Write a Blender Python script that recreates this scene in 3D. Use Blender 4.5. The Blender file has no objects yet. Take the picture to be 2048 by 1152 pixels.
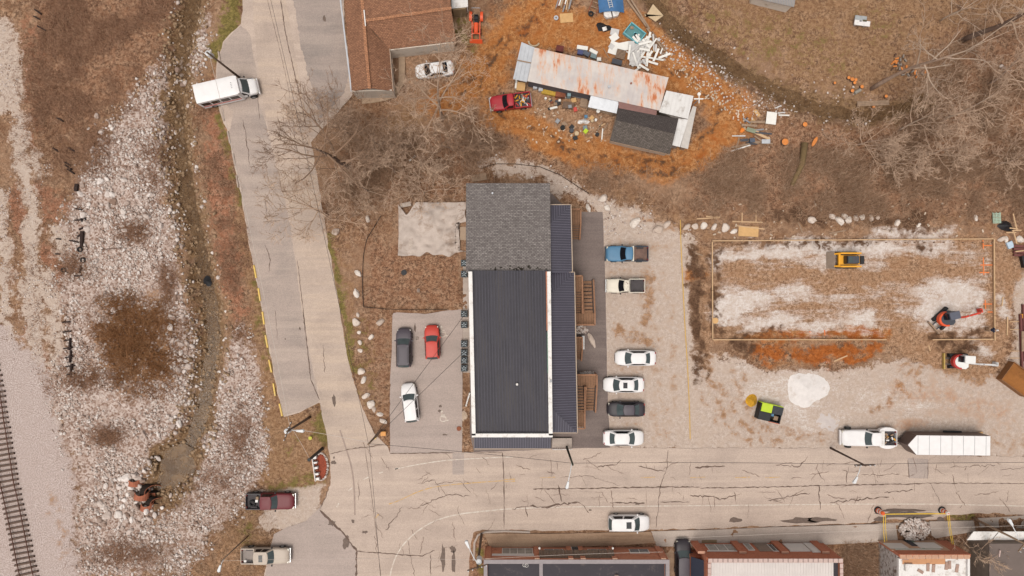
import bpy, math, random
import numpy as np
from mathutils import Vector, Matrix, noise as mnoise
random.seed(7); rng = np.random.default_rng(7)
scene = bpy.context.scene
COL = scene.collection
# ------------------------------------------------------------------ camera, sky, sun, exposure
S = 0.06           # metres per photo pixel on the ground
H = 86.0           # height of the drone
cam_d = bpy.data.cameras.new('camera'); cam = bpy.data.objects.new('camera', cam_d); COL.objects.link(cam)
cam.location = (0, 0, H); cam.rotation_euler = (0, 0, 0)
cam_d.sensor_width = 36; cam_d.lens = 36*H/(2048*S); cam_d.clip_start = 1; cam_d.clip_end = 4000
scene.camera = cam
SUN_EL, SUN_AZ = math.radians(74), math.radians(215)
world = bpy.data.worlds.new('World'); scene.world = world; world.use_nodes = True
wn = world.node_tree; wn.nodes.clear()
w_out = wn.nodes.new('ShaderNodeOutputWorld'); w_bg = wn.nodes.new('ShaderNodeBackground')
w_sky = wn.nodes.new('ShaderNodeTexSky'); w_sky.sky_type = 'NISHITA'; w_sky.sun_disc = False
w_sky.sun_elevation = SUN_EL; w_sky.sun_rotation = SUN_AZ; w_sky.dust_density = 4; w_sky.air_density = 1.0
w_hs = wn.nodes.new('ShaderNodeHueSaturation'); w_hs.inputs['Saturation'].default_value = 0.0
wn.links.new(w_sky.outputs[0], w_hs.inputs['Color']); wn.links.new(w_hs.outputs[0], w_bg.inputs[0])
w_bg.inputs[1].default_value = 0.10
wn.links.new(w_bg.outputs[0], w_out.inputs[0])
sun_d = bpy.data.lights.new('sun', 'SUN'); sun_d.energy = 1.5; sun_d.angle = math.radians(34); sun_d.color = (1, .92, .81)
sun = bpy.data.objects.new('sun', sun_d); COL.objects.link(sun)
sun.rotation_euler = (math.radians(90)-SUN_EL, 0, math.pi-SUN_AZ)
sun.location = (-20, -30, 60)
vs = scene.view_settings; vs.view_transform = 'Standard'; vs.look = 'None'; vs.gamma = 1; vs.use_curve_mapping = False
vs.exposure = 0.6
K = 1.5            # how bright a white of 1 shows at that exposure; turns seen colours into base colours

# ------------------------------------------------------------------ helpers
def W(px, py, h=0.0):
    k = S*(H-h)/H
    return ((px-1024)*k, (576-py)*k)
def lin(c):
    c = c/255.0
    return c/12.92 if c <= .04045 else ((c+.055)/1.055)**2.4
def C(r, g, b, k=None):
    k = k or K
    return tuple(min(.78, lin(v)/k) for v in (r, g, b))
MATS = {}
def nodes_of(name):
    m = bpy.data.materials.new(name); m.use_nodes = True
    nt = m.node_tree; b = nt.nodes['Principled BSDF']
    return m, nt, b
def N(nt, typ, **kw):
    n = nt.nodes.new(typ)
    for k, v in kw.items():
        if k in n.inputs: n.inputs[k].default_value = v
        else: setattr(n, k, v)
    return n
def noise_node(nt, vec, scale, detail=4, rough=.6, dist=0):
    n = nt.nodes.new('ShaderNodeTexNoise'); n.inputs['Scale'].default_value = scale
    n.inputs['Detail'].default_value = detail; n.inputs['Roughness'].default_value = rough; n.inputs['Distortion'].default_value = dist
    nt.links.new(vec, n.inputs['Vector']); return n.outputs['Fac']
def mixc(nt, fac, a, b, blend='MIX'):
    n = nt.nodes.new('ShaderNodeMix'); n.data_type = 'RGBA'; n.blend_type = blend
    for sock, v in ((n.inputs[0], fac), (n.inputs[6], a), (n.inputs[7], b)):
        if isinstance(v, (int, float)): sock.default_value = v
        elif isinstance(v, tuple): sock.default_value = (*v[:3], 1)
        else: nt.links.new(v, sock)
    return n.outputs[2]
def math_n(nt, op, a, b=0.0, c=0.0, clamp=False):
    n = nt.nodes.new('ShaderNodeMath'); n.operation = op; n.use_clamp = clamp
    for i, v in enumerate((a, b, c)):
        if isinstance(v, (int, float)): n.inputs[i].default_value = v
        else: nt.links.new(v, n.inputs[i])
    return n.outputs[0]
def ramp(nt, fac, lo, hi, a=0.0, b=1.0):
    n = nt.nodes.new('ShaderNodeMapRange'); n.interpolation_type = 'SMOOTHSTEP'
    nt.links.new(fac, n.inputs[0])
    n.inputs[1].default_value = lo; n.inputs[2].default_value = hi; n.inputs[3].default_value = a; n.inputs[4].default_value = b
    return n.outputs[0]
def position(nt, rotz=0.0, scale=(1, 1, 1), obj=False):
    if obj: src = nt.nodes.new('ShaderNodeTexCoord').outputs['Object']
    else: src = nt.nodes.new('ShaderNodeNewGeometry').outputs['Position']
    mp = nt.nodes.new('ShaderNodeMapping'); nt.links.new(src, mp.inputs[0])
    mp.inputs['Rotation'].default_value = (0, 0, rotz); mp.inputs['Scale'].default_value = scale
    return mp.outputs[0]
def bump(nt, b, height, strength, dist=.05):
    n = nt.nodes.new('ShaderNodeBump'); n.inputs['Strength'].default_value = strength; n.inputs['Distance'].default_value = dist
    nt.links.new(height, n.inputs['Height']); nt.links.new(n.outputs[0], b.inputs['Normal'])
def sc(c, f): return tuple(max(0, min(.85, v*f)) for v in c)
def M(name, col, rough=.75, var=.18, scale=2.5, metal=0.0, spec=.35, dirt=None, dirt_amt=.5, dirt_scale=.8, bmp=0.0, coat=0, streak=None):
    """plain procedural surface: base colour broken by two noises, optional dirt colour"""
    if name in MATS: return MATS[name]
    m, nt, b = nodes_of(name)
    p = position(nt, scale=streak or (1, 1, 1), obj=False)
    n1 = noise_node(nt, p, scale, 6, .65); n2 = noise_node(nt, p, scale*9, 3, .6)
    f = math_n(nt, 'ADD', math_n(nt, 'MULTIPLY', n1, .65), math_n(nt, 'MULTIPLY', n2, .35))
    c = mixc(nt, ramp(nt, f, .3, .7), sc(col, 1-var), sc(col, 1+var))
    if dirt:
        d = noise_node(nt, p, dirt_scale, 7, .7)
        c = mixc(nt, ramp(nt, d, .62-dirt_amt*.3, .72-dirt_amt*.1), c, dirt)
    nt.links.new(c, b.inputs['Base Color'])
    b.inputs['Roughness'].default_value = rough; b.inputs['Metallic'].default_value = metal
    b.inputs['Specular IOR Level'].default_value = spec
    if coat: b.inputs['Coat Weight'].default_value = coat; b.inputs['Coat Roughness'].default_value = .08
    if bmp: bump(nt, b, n2, bmp)
    MATS[name] = m; return m
def paint(name, r, g, b_): return M(name, C(r, g, b_), rough=.5, var=.05, scale=1.5, spec=.35)

WOFF = {}
class MB:
    def __init__(self): self.v = []; self.f = []
    def add(self, vs, fs):
        o = len(self.v); self.v += [tuple(p) for p in vs]; self.f += [tuple(i+o for i in q) for q in fs]; return self
    def box(self, x0, x1, y0, y1, z0, z1, t=0.0, m=None):
        vs = [(x0, y0, z0), (x1, y0, z0), (x1, y1, z0), (x0, y1, z0), (x0+t, y0+t, z1), (x1-t, y0+t, z1), (x1-t, y1-t, z1), (x0+t, y1-t, z1)]
        if m is not None: vs = [tuple(m @ Vector(p)) for p in vs]
        return self.add(vs, [(3, 2, 1, 0), (4, 5, 6, 7), (0, 1, 5, 4), (1, 2, 6, 5), (2, 3, 7, 6), (3, 0, 4, 7)])
    def obox(self, cx, cy, z0, z1, lx, ly, a=0.0, t=0.0):
        m = Matrix.Translation((cx, cy, 0)) @ Matrix.Rotation(a, 4, 'Z')
        return self.box(-lx/2, lx/2, -ly/2, ly/2, z0, z1, t, m)
    def beam(self, p, q, w, h, up=(0, 0, 1)):
        """box from p to q; w across, h along up"""
        p, q = Vector(p), Vector(q); d = (q-p).normalized(); u = Vector(up)
        s = d.cross(u)
        if s.length < 1e-4: s = d.cross(Vector((1, 0, 0)))
        s.normalize(); u = s.cross(d).normalized()
        vs = []
        for e in (p, q):
            for a, b in ((-1, -1), (1, -1), (1, 1), (-1, 1)): vs.append(e+s*(a*w/2)+u*(b*h/2))
        return self.add(vs, [(3, 2, 1, 0), (4, 5, 6, 7), (0, 1, 5, 4), (1, 2, 6, 5), (2, 3, 7, 6), (3, 0, 4, 7)])
    def prism(self, pts, z0, z1, ins=None):
        n = len(pts)
        a = sum(pts[i][0]*pts[(i+1) % n][1]-pts[(i+1) % n][0]*pts[i][1] for i in range(n))
        if a < 0: pts = pts[::-1]
        top = pts if ins is None else [(p[0]*(1-ins)+ins*sum(q[0] for q in pts)/n, p[1]*(1-ins)+ins*sum(q[1] for q in pts)/n) for p in pts]
        vs = [(x, y, z0) for x, y in pts]+[(x, y, z1) for x, y in top]
        return self.add(vs, [tuple(range(n))[::-1], tuple(range(n, 2*n))]+[(i, (i+1) % n, n+(i+1) % n, n+i) for i in range(n)])
    def sheet(self, pts, z=0.0):
        n = len(pts)
        pts3 = [(p[0], p[1], p[2] if len(p) > 2 else z) for p in pts]
        a = sum(pts3[i][0]*pts3[(i+1) % n][1]-pts3[(i+1) % n][0]*pts3[i][1] for i in range(n))
        if a < 0: pts3 = pts3[::-1]
        return self.add(pts3, [tuple(range(n))])
    def slab(self, pts3, th):
        """planar roof face given by 3D points, thickened downwards"""
        n = len(pts3); a = sum(pts3[i][0]*pts3[(i+1) % n][1]-pts3[(i+1) % n][0]*pts3[i][1] for i in range(n))
        if a < 0: pts3 = pts3[::-1]
        vs = [tuple(p) for p in pts3]+[(p[0], p[1], p[2]-th) for p in pts3]
        return self.add(vs, [tuple(range(n)), tuple(range(n, 2*n))[::-1]]+[(i, n+i, n+(i+1) % n, (i+1) % n) for i in range(n)])
    def tube(self, pts, r, n=6, cap=True):
        pts = [Vector(p) for p in pts]; m = len(pts); rs = r if isinstance(r, (list, tuple)) else [r]*m
        o = len(self.v); ref = Vector((0.31, 0.2, 0.93))
        for i, p in enumerate(pts):
            d = pts[min(i+1, m-1)]-pts[max(i-1, 0)]
            if d.length < 1e-6: d = Vector((0, 0, 1))
            d.normalize(); s = d.cross(ref)
            if s.length < .05: s = d.cross(Vector((1, 0, 0)))
            s.normalize(); u = d.cross(s)
            for k in range(n):
                a = 2*math.pi*k/n; q = p+s*(math.cos(a)*rs[i])+u*(math.sin(a)*rs[i]); self.v.append((q.x, q.y, q.z))
        for i in range(m-1):
            for k in range(n):
                a, b = o+i*n+k, o+i*n+(k+1) % n; self.f.append((a, b, b+n, a+n))
        if cap:
            self.f.append(tuple(o+k for k in range(n))[::-1]); self.f.append(tuple(o+(m-1)*n+k for k in range(n)))
        return self
    def cyl(self, x, y, z0, z1, r, n=12, r2=None):
        r2 = r if r2 is None else r2
        vs = [(x+math.cos(2*math.pi*k/n)*r, y+math.sin(2*math.pi*k/n)*r, z0) for k in range(n)]+[(x+math.cos(2*math.pi*k/n)*r2, y+math.sin(2*math.pi*k/n)*r2, z1) for k in range(n)]
        return self.add(vs, [tuple(range(n))[::-1], tuple(range(n, 2*n))]+[(k, (k+1) % n, n+(k+1) % n, n+k) for k in range(n)])
    def wheel(self, x, y, z, r, w, n=18, hole=0.0):
        """disc with its axle along y"""
        ri = r*hole; o = []
        prof = [(ri, -w/2), (r*.9, -w/2), (r, -w*.32), (r, w*.32), (r*.9, w/2), (ri, w/2)]
        base = len(self.v)
        for k in range(n):
            a = 2*math.pi*k/n
            for (rr, yy) in prof: self.v.append((x+math.cos(a)*rr, y+yy, z+math.sin(a)*rr))
        L = len(prof)
        for k in range(n):
            for j in range(L):
                a, b = base+k*L+j, base+k*L+(j+1) % L; c, d = base+((k+1) % n)*L+(j+1) % L, base+((k+1) % n)*L+j
                self.f.append((a, b, c, d))
        return self
    def ring(self, x, y, z, r, w, n=18, hole=.5):
        """tyre lying flat"""
        base = len(self.v); prof = [(r*hole, -w/2), (r*.88, -w/2), (r, 0), (r*.88, w/2), (r*hole, w/2)]; L = len(prof)
        for k in range(n):
            a = 2*math.pi*k/n
            for rr, zz in prof: self.v.append((x+math.cos(a)*rr, y+math.sin(a)*rr, z+zz))
        for k in range(n):
            for j in range(L):
                self.f.append((base+k*L+j, base+((k+1) % n)*L+j, base+((k+1) % n)*L+(j+1) % L, base+k*L+(j+1) % L))
        return self
    def patch(self, fn, nu, nv, flip=False):
        o = len(self.v)
        for i in range(nu+1):
            for j in range(nv+1): self.v.append(tuple(fn(i/nu, j/nv)))
        for i in range(nu):
            for j in range(nv):
                a = o+i*(nv+1)+j; q = (a, a+nv+1, a+nv+2, a+1); self.f.append(q[::-1] if flip else q)
        return self
    def mesh(self, name, mat, smooth=False):
        me = bpy.data.meshes.new(name); me.from_pydata(self.v, [], self.f)
        if mat is not None: me.materials.append(mat)
        if smooth: me.polygons.foreach_set('use_smooth', [True]*len(me.polygons))
        me.update(); return me
    def build(self, name, mat, parent=None, smooth=False, world=False):
        return link(name, self.mesh(name, mat, smooth), parent, world)
def link(name, me, parent=None, world=False, loc=None, rz=0.0):
    o = bpy.data.objects.new(name, me); COL.objects.link(o)
    if parent is not None:
        o.parent = parent
        if world: L = WOFF.get(parent.name, Vector((0, 0, 0))); o.location = -L; WOFF[o.name] = Vector((0, 0, 0))
    if loc is not None: o.location = loc
    if rz: o.rotation_euler = (0, 0, rz)
    return o
def tag(o, label, cat, group=None, kind=None):
    o['label'] = label
    if cat: o['category'] = cat
    if group: o['group'] = group
    if kind: o['kind'] = kind
    return o
def struct(o, label=None):
    o['kind'] = 'structure'
    if label: o['label'] = label
    return o
def thing(name, label, cat, loc=(0, 0, 0), rz=0.0, group=None):
    o = bpy.data.objects.new(name, None); COL.objects.link(o); o.empty_display_size = .3
    o.location = loc; o.rotation_euler = (0, 0, rz); WOFF[o.name] = Vector(loc)
    return tag(o, label, cat, group)
def copy_tree(o, parent=None):
    c = o.copy(); COL.objects.link(c); c.parent = parent
    for ch in list(o.children): copy_tree(ch, c)
    return c
def wp(px, py, h=0.0, z=None):
    x, y = W(px, py, h); return (x, y, h if z is None else z)
# value noise for masks
_lat = rng.random((256, 256))
def vnoise(x, y, seed=0):
    x = np.asarray(x, float)+seed*17.3; y = np.asarray(y, float)+seed*9.7
    xi = np.floor(x).astype(int); yi = np.floor(y).astype(int); fx = x-xi; fy = y-yi
    fx = fx*fx*(3-2*fx); fy = fy*fy*(3-2*fy); g = lambda a, b: _lat[a % 256, b % 256]
    return (g(xi, yi)*(1-fx)+g(xi+1, yi)*fx)*(1-fy)+(g(xi, yi+1)*(1-fx)+g(xi+1, yi+1)*fx)*fy
def fnoise(x, y, seed=0, oct=4):
    s = 0; a = 1; t = 0
    for k in range(oct): s = s+a*vnoise(np.asarray(x)*2**k, np.asarray(y)*2**k, seed+k); t += a; a *= .5
    return s/t
def dist_line(PX, PY, pts):
    d = np.full(PX.shape, 1e9)
    if len(pts) == 1: return np.hypot(PX-pts[0][0], PY-pts[0][1])
    for (ax, ay), (bx, by) in zip(pts[:-1], pts[1:]):
        vx, vy = bx-ax, by-ay; t = np.clip(((PX-ax)*vx+(PY-ay)*vy)/max(1e-9, vx*vx+vy*vy), 0, 1)
        d = np.minimum(d, np.hypot(PX-ax-t*vx, PY-ay-t*vy))
    return d
def inside(PX, PY, poly):
    c = np.zeros(PX.shape, bool); n = len(poly)
    for i in range(n):
        (ax, ay), (bx, by) = poly[i], poly[(i+1) % n]
        if ay == by: continue
        c ^= ((ay > PY) != (by > PY)) & (PX < (bx-ax)*(PY-ay)/(by-ay)+ax)
    return c
def polymask(PX, PY, poly, soft=8):
    xs = [p[0] for p in poly]; ys = [p[1] for p in poly]; out = np.zeros(PX.shape)
    sel = (PX > min(xs)-soft) & (PX < max(xs)+soft) & (PY > min(ys)-soft) & (PY < max(ys)+soft)
    if not sel.any(): return out
    x, y = PX[sel], PY[sel]; d = dist_line(x, y, list(poly)+[poly[0]]); d = np.where(inside(x, y, poly), d, -d)
    out[sel] = np.clip(d/soft*.5+.5, 0, 1); return out
def linemask(PX, PY, pts, w, soft=8):
    xs = [p[0] for p in pts]; ys = [p[1] for p in pts]; out = np.zeros(PX.shape); e = w+soft
    sel = (PX > min(xs)-e) & (PX < max(xs)+e) & (PY > min(ys)-e) & (PY < max(ys)+e)
    if not sel.any(): return out
    out[sel] = np.clip((w/2-dist_line(PX[sel], PY[sel], pts))/soft*.5+.5, 0, 1); return out
# ------------------------------------------------------------------ ground sheet: relief and what covers it
def axis(c, half, step, far):
    a = list(np.arange(-half, half+1e-6, step)); e = step; x = half; out = []
    while x < far: e *= 1.25; x += e; out.append(x)
    return np.array([-v for v in out[::-1]]+a+out)
GX = axis(0, 63.0, .2, 900); GY = axis(0, 36.2, .2, 900)
XX, YY = np.meshgrid(GX, GY, indexing='ij')
PX0, PY0 = XX/S+1024, 576-YY/S
PX = PX0+34*(fnoise(PX0/30, PY0/30, 1)-.5)+10*(fnoise(PX0/7, PY0/7, 5, 2)-.5)
PY = PY0+34*(fnoise(PX0/30, PY0/30, 3)-.5)+10*(fnoise(PX0/7, PY0/7, 7, 2)-.5)
LAY = {k: np.zeros(PX.shape) for k in ('tan', 'grass', 'gravel', 'rip', 'rust', 'mud', 'clay', 'dust', 'dark', 'bed', 'lit', 'pink', 'ochre', 'spare_a', 'spare_b')}
def P_(k, poly, val=1.0, soft=8): LAY[k] = np.maximum(LAY[k], val*polymask(PX, PY, poly, soft))
def S_(k, pts, w, val=1.0, soft=8): LAY[k] = np.maximum(LAY[k], val*linemask(PX, PY, pts, w, soft))
CREEK_W = [(392, -60), (380, 0), (372, 50), (358, 110), (352, 170), (350, 230), (354, 290), (362, 350), (374, 420), (394, 490), (402, 550), (414, 610), (422, 670), (412, 740), (404, 790), (394, 840), (378, 885), (348, 930), (322, 965), (304, 985)]
CREEK_E = [(1270, -70), (1310, 0), (1345, 45), (1400, 92), (1450, 120), (1500, 150), (1555, 180), (1610, 205), (1670, 222), (1730, 232), (1790, 222), (1850, 200)]
# west: railway ballast, gravel tracks, riprap, leaf strips
P_('pink', [(-200, 640), (0, 640), (60, 700), (105, 760), (118, 830), (150, 950), (165, 1152), (180, 1500), (-200, 1500)], soft=34)
P_('gravel', [(-100, 30), (25, 40), (45, 120), (40, 230), (-100, 230)], .8, 16)
S_('gravel', [(40, 240), (44, 300), (52, 370), (64, 430), (60, 560), (72, 650), (80, 760), (110, 860)], 34, .95, 14)
S_('rust', [(95, 800), (120, 900), (140, 1000)], 20, .45, 24); S_('mud', [(105, 1000), (130, 1100)], 26, .4, 20)
S_('gravel', [(8, 380), (8, 480), (14, 600), (20, 700)], 26, .85, 12)
S_('gravel', [(92, 560), (110, 640), (118, 740)], 40, .8, 20)
S_('gravel', [(70, 320), (84, 350)], 30, .7, 14)
S_('gravel', [(125, 470), (135, 520)], 40, .8, 16); S_('gravel', [(140, 570), (150, 600)], 50, .8, 16)
S_('rust', [(30, 384), (40, 450), (55, 520), (62, 570), (72, 640), (82, 700), (92, 760), (98, 790)], 17, .95, 8)
S_('rust', [(12, 384), (16, 470), (20, 570)], 12, .8, 8); S_('rust', [(100, 500), (112, 560), (122, 570)], 28, .9, 10)
S_('rust', [(60, 660), (82, 690), (90, 720)], 22, .85, 10); S_('rust', [(95, 400), (110, 440)], 34, .7, 16); S_('rust', [(110, 740), (130, 745)], 22, .9, 8)
S_('rust', [(60, 60), (50, 200), (55, 300)], 40, .6, 26); S_('rust', [(80, 380), (140, 420)], 36, .7, 14)
P_('rip', [(128, 420), (150, 380), (168, 340), (200, 285), (250, 215), (300, 150), (335, 110), (345, 180), (335, 300), (345, 430), (350, 520), (372, 600), (384, 700), (384, 770), (366, 840), (310, 890), (290, 950), (285, 1010), (330, 1060), (240, 1152), (165, 1152), (150, 950), (112, 830), (100, 780), (128, 730), (138, 640), (110, 575), (140, 500)], soft=22)
P_('rip', [(385, 10), (425, 20), (418, 90), (385, 160), (370, 130)], .75, 14)
P_('rip', [(445, 690), (470, 670), (505, 700), (530, 800), (532, 900), (500, 990), (430, 1060), (360, 1152), (230, 1152), (300, 1050), (345, 1010), (395, 920), (432, 820)], soft=20)
S_('rip', [(505, 690), (480, 650)], 20, .6, 12)
P_('mud', [(215, 610), (330, 590), (352, 680), (340, 770), (250, 790), (190, 700)], .85, 30)
P_('lit', [(70, -100), (350, -100), (335, 100), (250, 200), (170, 250), (90, 240), (60, 100)], 1, 40)
S_('rust', [(300, 590), (330, 640)], 40, .5, 30); S_('dark', [(180, 30), (90, 50)], 30, .6, 25); S_('dark', [(110, 170), (190, 215)], 26, .5, 25)
S_('bed', CREEK_W, 52, 1, 24); S_('dark', CREEK_W, 20, .42, 16); S_('bed', [(348, 925), (338, 960)], 100, 1, 14)
S_('rust', [(430, 180), (438, 300), (440, 420), (455, 520), (470, 620)], 50, .75, 24)
S_('mud', [(335, 60), (330, 170), (335, 300), (335, 400)], 22, .7, 12); S_('mud', [(425, 530), (445, 640), (440, 720)], 26, .8, 14)
# verges of the side road
S_('grass', [(468, 10), (455, 60), (430, 100)], 36, .9, 12); S_('tan', [(440, 110), (420, 150)], 30, .8, 14)
S_('grass', [(432, 215), (445, 260), (456, 300)], 15, .8, 7); S_('grass', [(470, 340), (478, 400)], 15, .7, 8)
S_('tan', [(478, 400), (488, 470), (500, 540), (515, 620), (530, 700), (545, 780)], 30, .95, 12)
S_('grass', [(510, 560), (522, 640), (535, 730)], 14, .55, 8)
P_('tan', [(522, 790), (545, 800), (566, 838), (640, 806), (655, 870), (662, 960), (640, 978), (545, 985), (515, 960), (520, 880)], 1, 8)
S_('grass', [(640, 830), (650, 880)], 26, .75, 14); S_('grass', [(600, 960), (640, 955)], 24, .7, 16); S_('grass', [(580, 900), (590, 880)], 20, .5, 16); S_('grass', [(545, 970), (600, 965)], 20, .6, 14)
P_('gravel', [(500, 985), (545, 975), (600, 972), (655, 975), (640, 1030), (600, 1052), (545, 1066), (515, 1050), (530, 1020)], .9, 10)
P_('tan', [(470, 1020), (530, 1030), (545, 1060), (525, 1090), (540, 1152), (400, 1152)], .7, 22); S_('grass', [(490, 1045), (500, 1075)], 22, .7, 14); S_('mud', [(500, 1100), (400, 1140)], 40, .6, 24)
# between the side road and the building
S_('grass', [(664, 470), (672, 540), (682, 600), (692, 660), (700, 710), (708, 740)], 16, .9, 8)
S_('grass', [(720, 640), (735, 720), (742, 800)], 26, .45, 18); S_('tan', [(672, 450), (690, 520), (705, 600)], 26, .6, 18)
P_('lit', [(735, 490), (925, 490), (922, 615), (730, 612)], .9, 10)
P_('lit', [(700, 620), (782, 628), (780, 780), (770, 800), (725, 760)], .7, 20)
# slope and yard north of the building
P_('gravel', [(985, 330), (1040, 322), (1110, 345), (1150, 370), (1200, 395), (1290, 420), (1380, 470), (1250, 480), (1205, 440), (1170, 405), (1100, 375), (1085, 352), (1000, 348)], .9, 14)
S_('gravel', [(960, 330), (1000, 326)], 20, .7, 12)
P_('lit', [(690, 300), (960, 260), (985, 330), (940, 400), (800, 400), (700, 420), (660, 440)], .8, 30)
S_('clay', [(1110, -60), (1090, 10), (1050, 45), (1000, 90), (965, 150)], 92, .95, 30)
S_('clay', [(1060, 60), (1150, 55), (1230, 75)], 84, 1, 24); S_('clay', [(1240, 60), (1310, 100), (1370, 150), (1430, 190), (1470, 230)], 84, 1, 20)
P_('mud', [(1000, 170), (1240, 190), (1250, 300), (1150, 290), (1060, 250), (990, 220)], .85, 20)
S_('clay', [(990, 225), (1060, 255), (1110, 285), (1180, 305), (1260, 325), (1330, 335), (1400, 308), (1450, 262), (1480, 220)], 56, 1, 16)
S_('dark', [(1120, 292), (1180, 320), (1260, 340), (1330, 350), (1390, 330)], 12, .6, 10); S_('dark', [(1370, 110), (1420, 160), (1480, 210)], 14, .35, 12)
S_('tan', [(960, 170), (900, 205), (820, 235), (760, 270)], 44, .85, 26); S_('clay', [(940, 150), (900, 190)], 40, .5, 24)
S_('grass', [(920, 30), (925, 70), (940, 100)], 22, .7, 12)
P_('gravel', [(1082, 225), (1100, 232), (1130, 262), (1165, 275), (1160, 295), (1130, 285), (1090, 260)], .85, 10)
P_('tan', [(1350, -100), (2200, -100), (2200, 0), (1900, 70), (1830, 130), (1790, 200), (1680, 195), (1560, 130), (1420, 80)], .75, 30)
for q in ([(1420, 40), (1480, 60)], [(1540, 60), (1640, 90)], [(1740, 40), (1770, 60)], [(1620, 110), (1680, 130)], [(1500, 90), (1560, 108)]): S_('grass', q, 44, .36, 40)
P_('lit', [(1700, -100), (2200, -100), (2200, 480), (1400, 440), (1390, 350), (1480, 300), (1560, 230), (1800, 240), (1880, 110)], .8, 40)
S_('tan', [(1810, 190), (1870, 150)], 60, .6, 30); S_('tan', [(1560, 135), (1640, 165)], 26, .9, 14)
S_('bed', CREEK_E, 46, .9, 18); S_('bed', [(1600, 200), (1730, 225)], 70, .7, 26)
S_('gravel', [(1340, 110), (1400, 140), (1450, 175), (1500, 215)], 30, .45, 22)
for q in ([(1112, -20), (1090, 25), (1050, 60), (1000, 110), (960, 165), (900, 210)], [(1095, -20), (1070, 25), (1030, 55), (985, 100), (945, 155), (885, 200)], [(1250, 70), (1320, 115), (1390, 165), (1440, 215), (1430, 255), (1390, 295), (1330, 325), (1240, 312)], [(1000, 235), (1080, 268), (1160, 300), (1250, 330), (1330, 342), (1395, 318)]): S_('dark', q, 8, .66, 9)
S_('tan', [(1080, 50), (1180, 60)], 16, .7, 14); S_('clay', [(1100, 10), (1060, 45), (1010, 90), (970, 150), (930, 185), (870, 215)], 50, 1, 18); S_('ochre', [(1100, 5), (1075, 40), (1020, 75)], 18, .7, 14); S_('clay', [(1470, 240), (1440, 270)], 60, .8, 24)
for q in ([(1490, 780), (1506, 836), (1560, 862), (1650, 868)], [(1448, 775), (1480, 850), (1550, 886)], [(1424, 770), (1450, 850), (1500, 888)], [(1560, 700), (1700, 720), (1760, 700), (1830, 680)], [(1700, 560), (1800, 600), (1820, 680), (1815, 760)], [(1740, 550), (1835, 600), (1845, 690), (1840, 770)]): S_('mud', q, 9, .75, 9)
# gravel lot, building site
P_('gravel', [(1195, 425), (1290, 440), (1372, 470), (1400, 480), (1410, 540), (1380, 560), (1390, 700), (1470, 715), (1520, 742), (1700, 742), (1800, 720), (1880, 730), (2200, 790), (2200, 920), (1100, 900)], 1, 12)
P_('gravel', [(2020, 540), (2200, 540), (2200, 760), (2015, 760), (2030, 640)], .9, 14)
P_('mud', [(1376, 490), (1424, 486), (2010, 470), (2045, 540), (2025, 640), (2010, 740), (1960, 770), (1850, 740), (1780, 700), (1420, 690), (1424, 770), (1385, 720)], .9, 14)
P_('tan', [(1260, 430), (1380, 420), (2040, 430), (2040, 470), (1400, 475)], .35, 24)
P_('dust', [(1432, 496), (1978, 488), (1975, 670), (1440, 664)], .57, 10)
for q, w in (([(1440, 520), (1600, 500), (1700, 500)], 30), ([(1700, 500), (1850, 500), (1890, 510)], 34), ([(1450, 620), (1520, 590), (1600, 600)], 50), ([(1640, 650), (1740, 640)], 40), ([(1880, 560), (1920, 570), (1900, 620), (1850, 630)], 56), ([(1960, 590), (1950, 640)], 24), ([(1470, 645), (1620, 650)], 26), ([(1750, 470), (1900, 468)], 14), ([(1955, 690), (1975, 705)], 20), ([(2000, 590), (2008, 620)], 20)): S_('dust', q, w, 1, 20)
for q, w in (([(1470, 545), (1600, 555), (1700, 570)], 26), ([(1800, 530), (1930, 540)], 34), ([(1700, 545), (1800, 555)], 18), ([(1780, 640), (1830, 680)], 40), ([(1560, 610), (1650, 620)], 14)): LAY['dust'] *= 1-.8*linemask(PX, PY, q, w, 22)
P_('dust', [(1480, 735), (1720, 745), (1690, 790), (1640, 840), (1600, 860), (1690, 850), (1600, 880), (1480, 800)], .5, 30)
S_('dust', [(1730, 800), (1800, 790), (1850, 830)], 40, .5, 30); S_('dust', [(1620, 850), (1680, 840)], 40, .6, 24)
for q, w in (([(1390, 500), (1400, 560), (1392, 640), (1400, 720)], 26), ([(1425, 500), (1425, 560), (1430, 640)], 16), ([(1440, 668), (1560, 670)], 12), ([(1860, 672), (1975, 670)], 12), ([(1460, 690), (1500, 700)], 26), ([(1530, 487), (1550, 488)], 14), ([(1630, 487), (1650, 490)], 16), ([(1690, 486), (1740, 488)], 16), ([(1845, 487), (1860, 488)], 16), ([(1880, 690), (1950, 690)], 26), ([(1550, 430), (1640, 445)], 34), ([(1400, 740), (1408, 760)], 16), ([(1740, 440), (1840, 445)], 40)): S_('dark', q, w, .75, 12)
for q, w in (([(1490, 672), (1560, 672), (1650, 672), (1770, 672)], 14), ([(1500, 705), (1530, 690), (1600, 700)], 24), ([(1540, 720), (1640, 715), (1750, 700)], 22), ([(1640, 730), (1655, 725)], 14), ([(1380, 545), (1398, 548)], 24), ([(1700, 660), (1750, 664)], 20)): S_('clay', q, w, 1, 10)
for q, w in (([(1480, 790), (1500, 840), (1560, 870), (1660, 880)], 9), ([(1440, 770), (1470, 840), (1540, 880)], 9), ([(1810, 720), (1810, 800)], 10), ([(1840, 730), (1836, 800)], 10), ([(1740, 820), (1790, 790), (1810, 770)], 14), ([(1400, 780), (1430, 850)], 8), ([(1330, 800), (1330, 890)], 6), ([(1700, 700), (1690, 740)], 8), ([(1470, 740), (1480, 790)], 12), ([(1300, 560), (1290, 640)], 30), ([(1230, 660), (1300, 690)], 26)): S_('mud', q, w, .62, 8)
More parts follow.
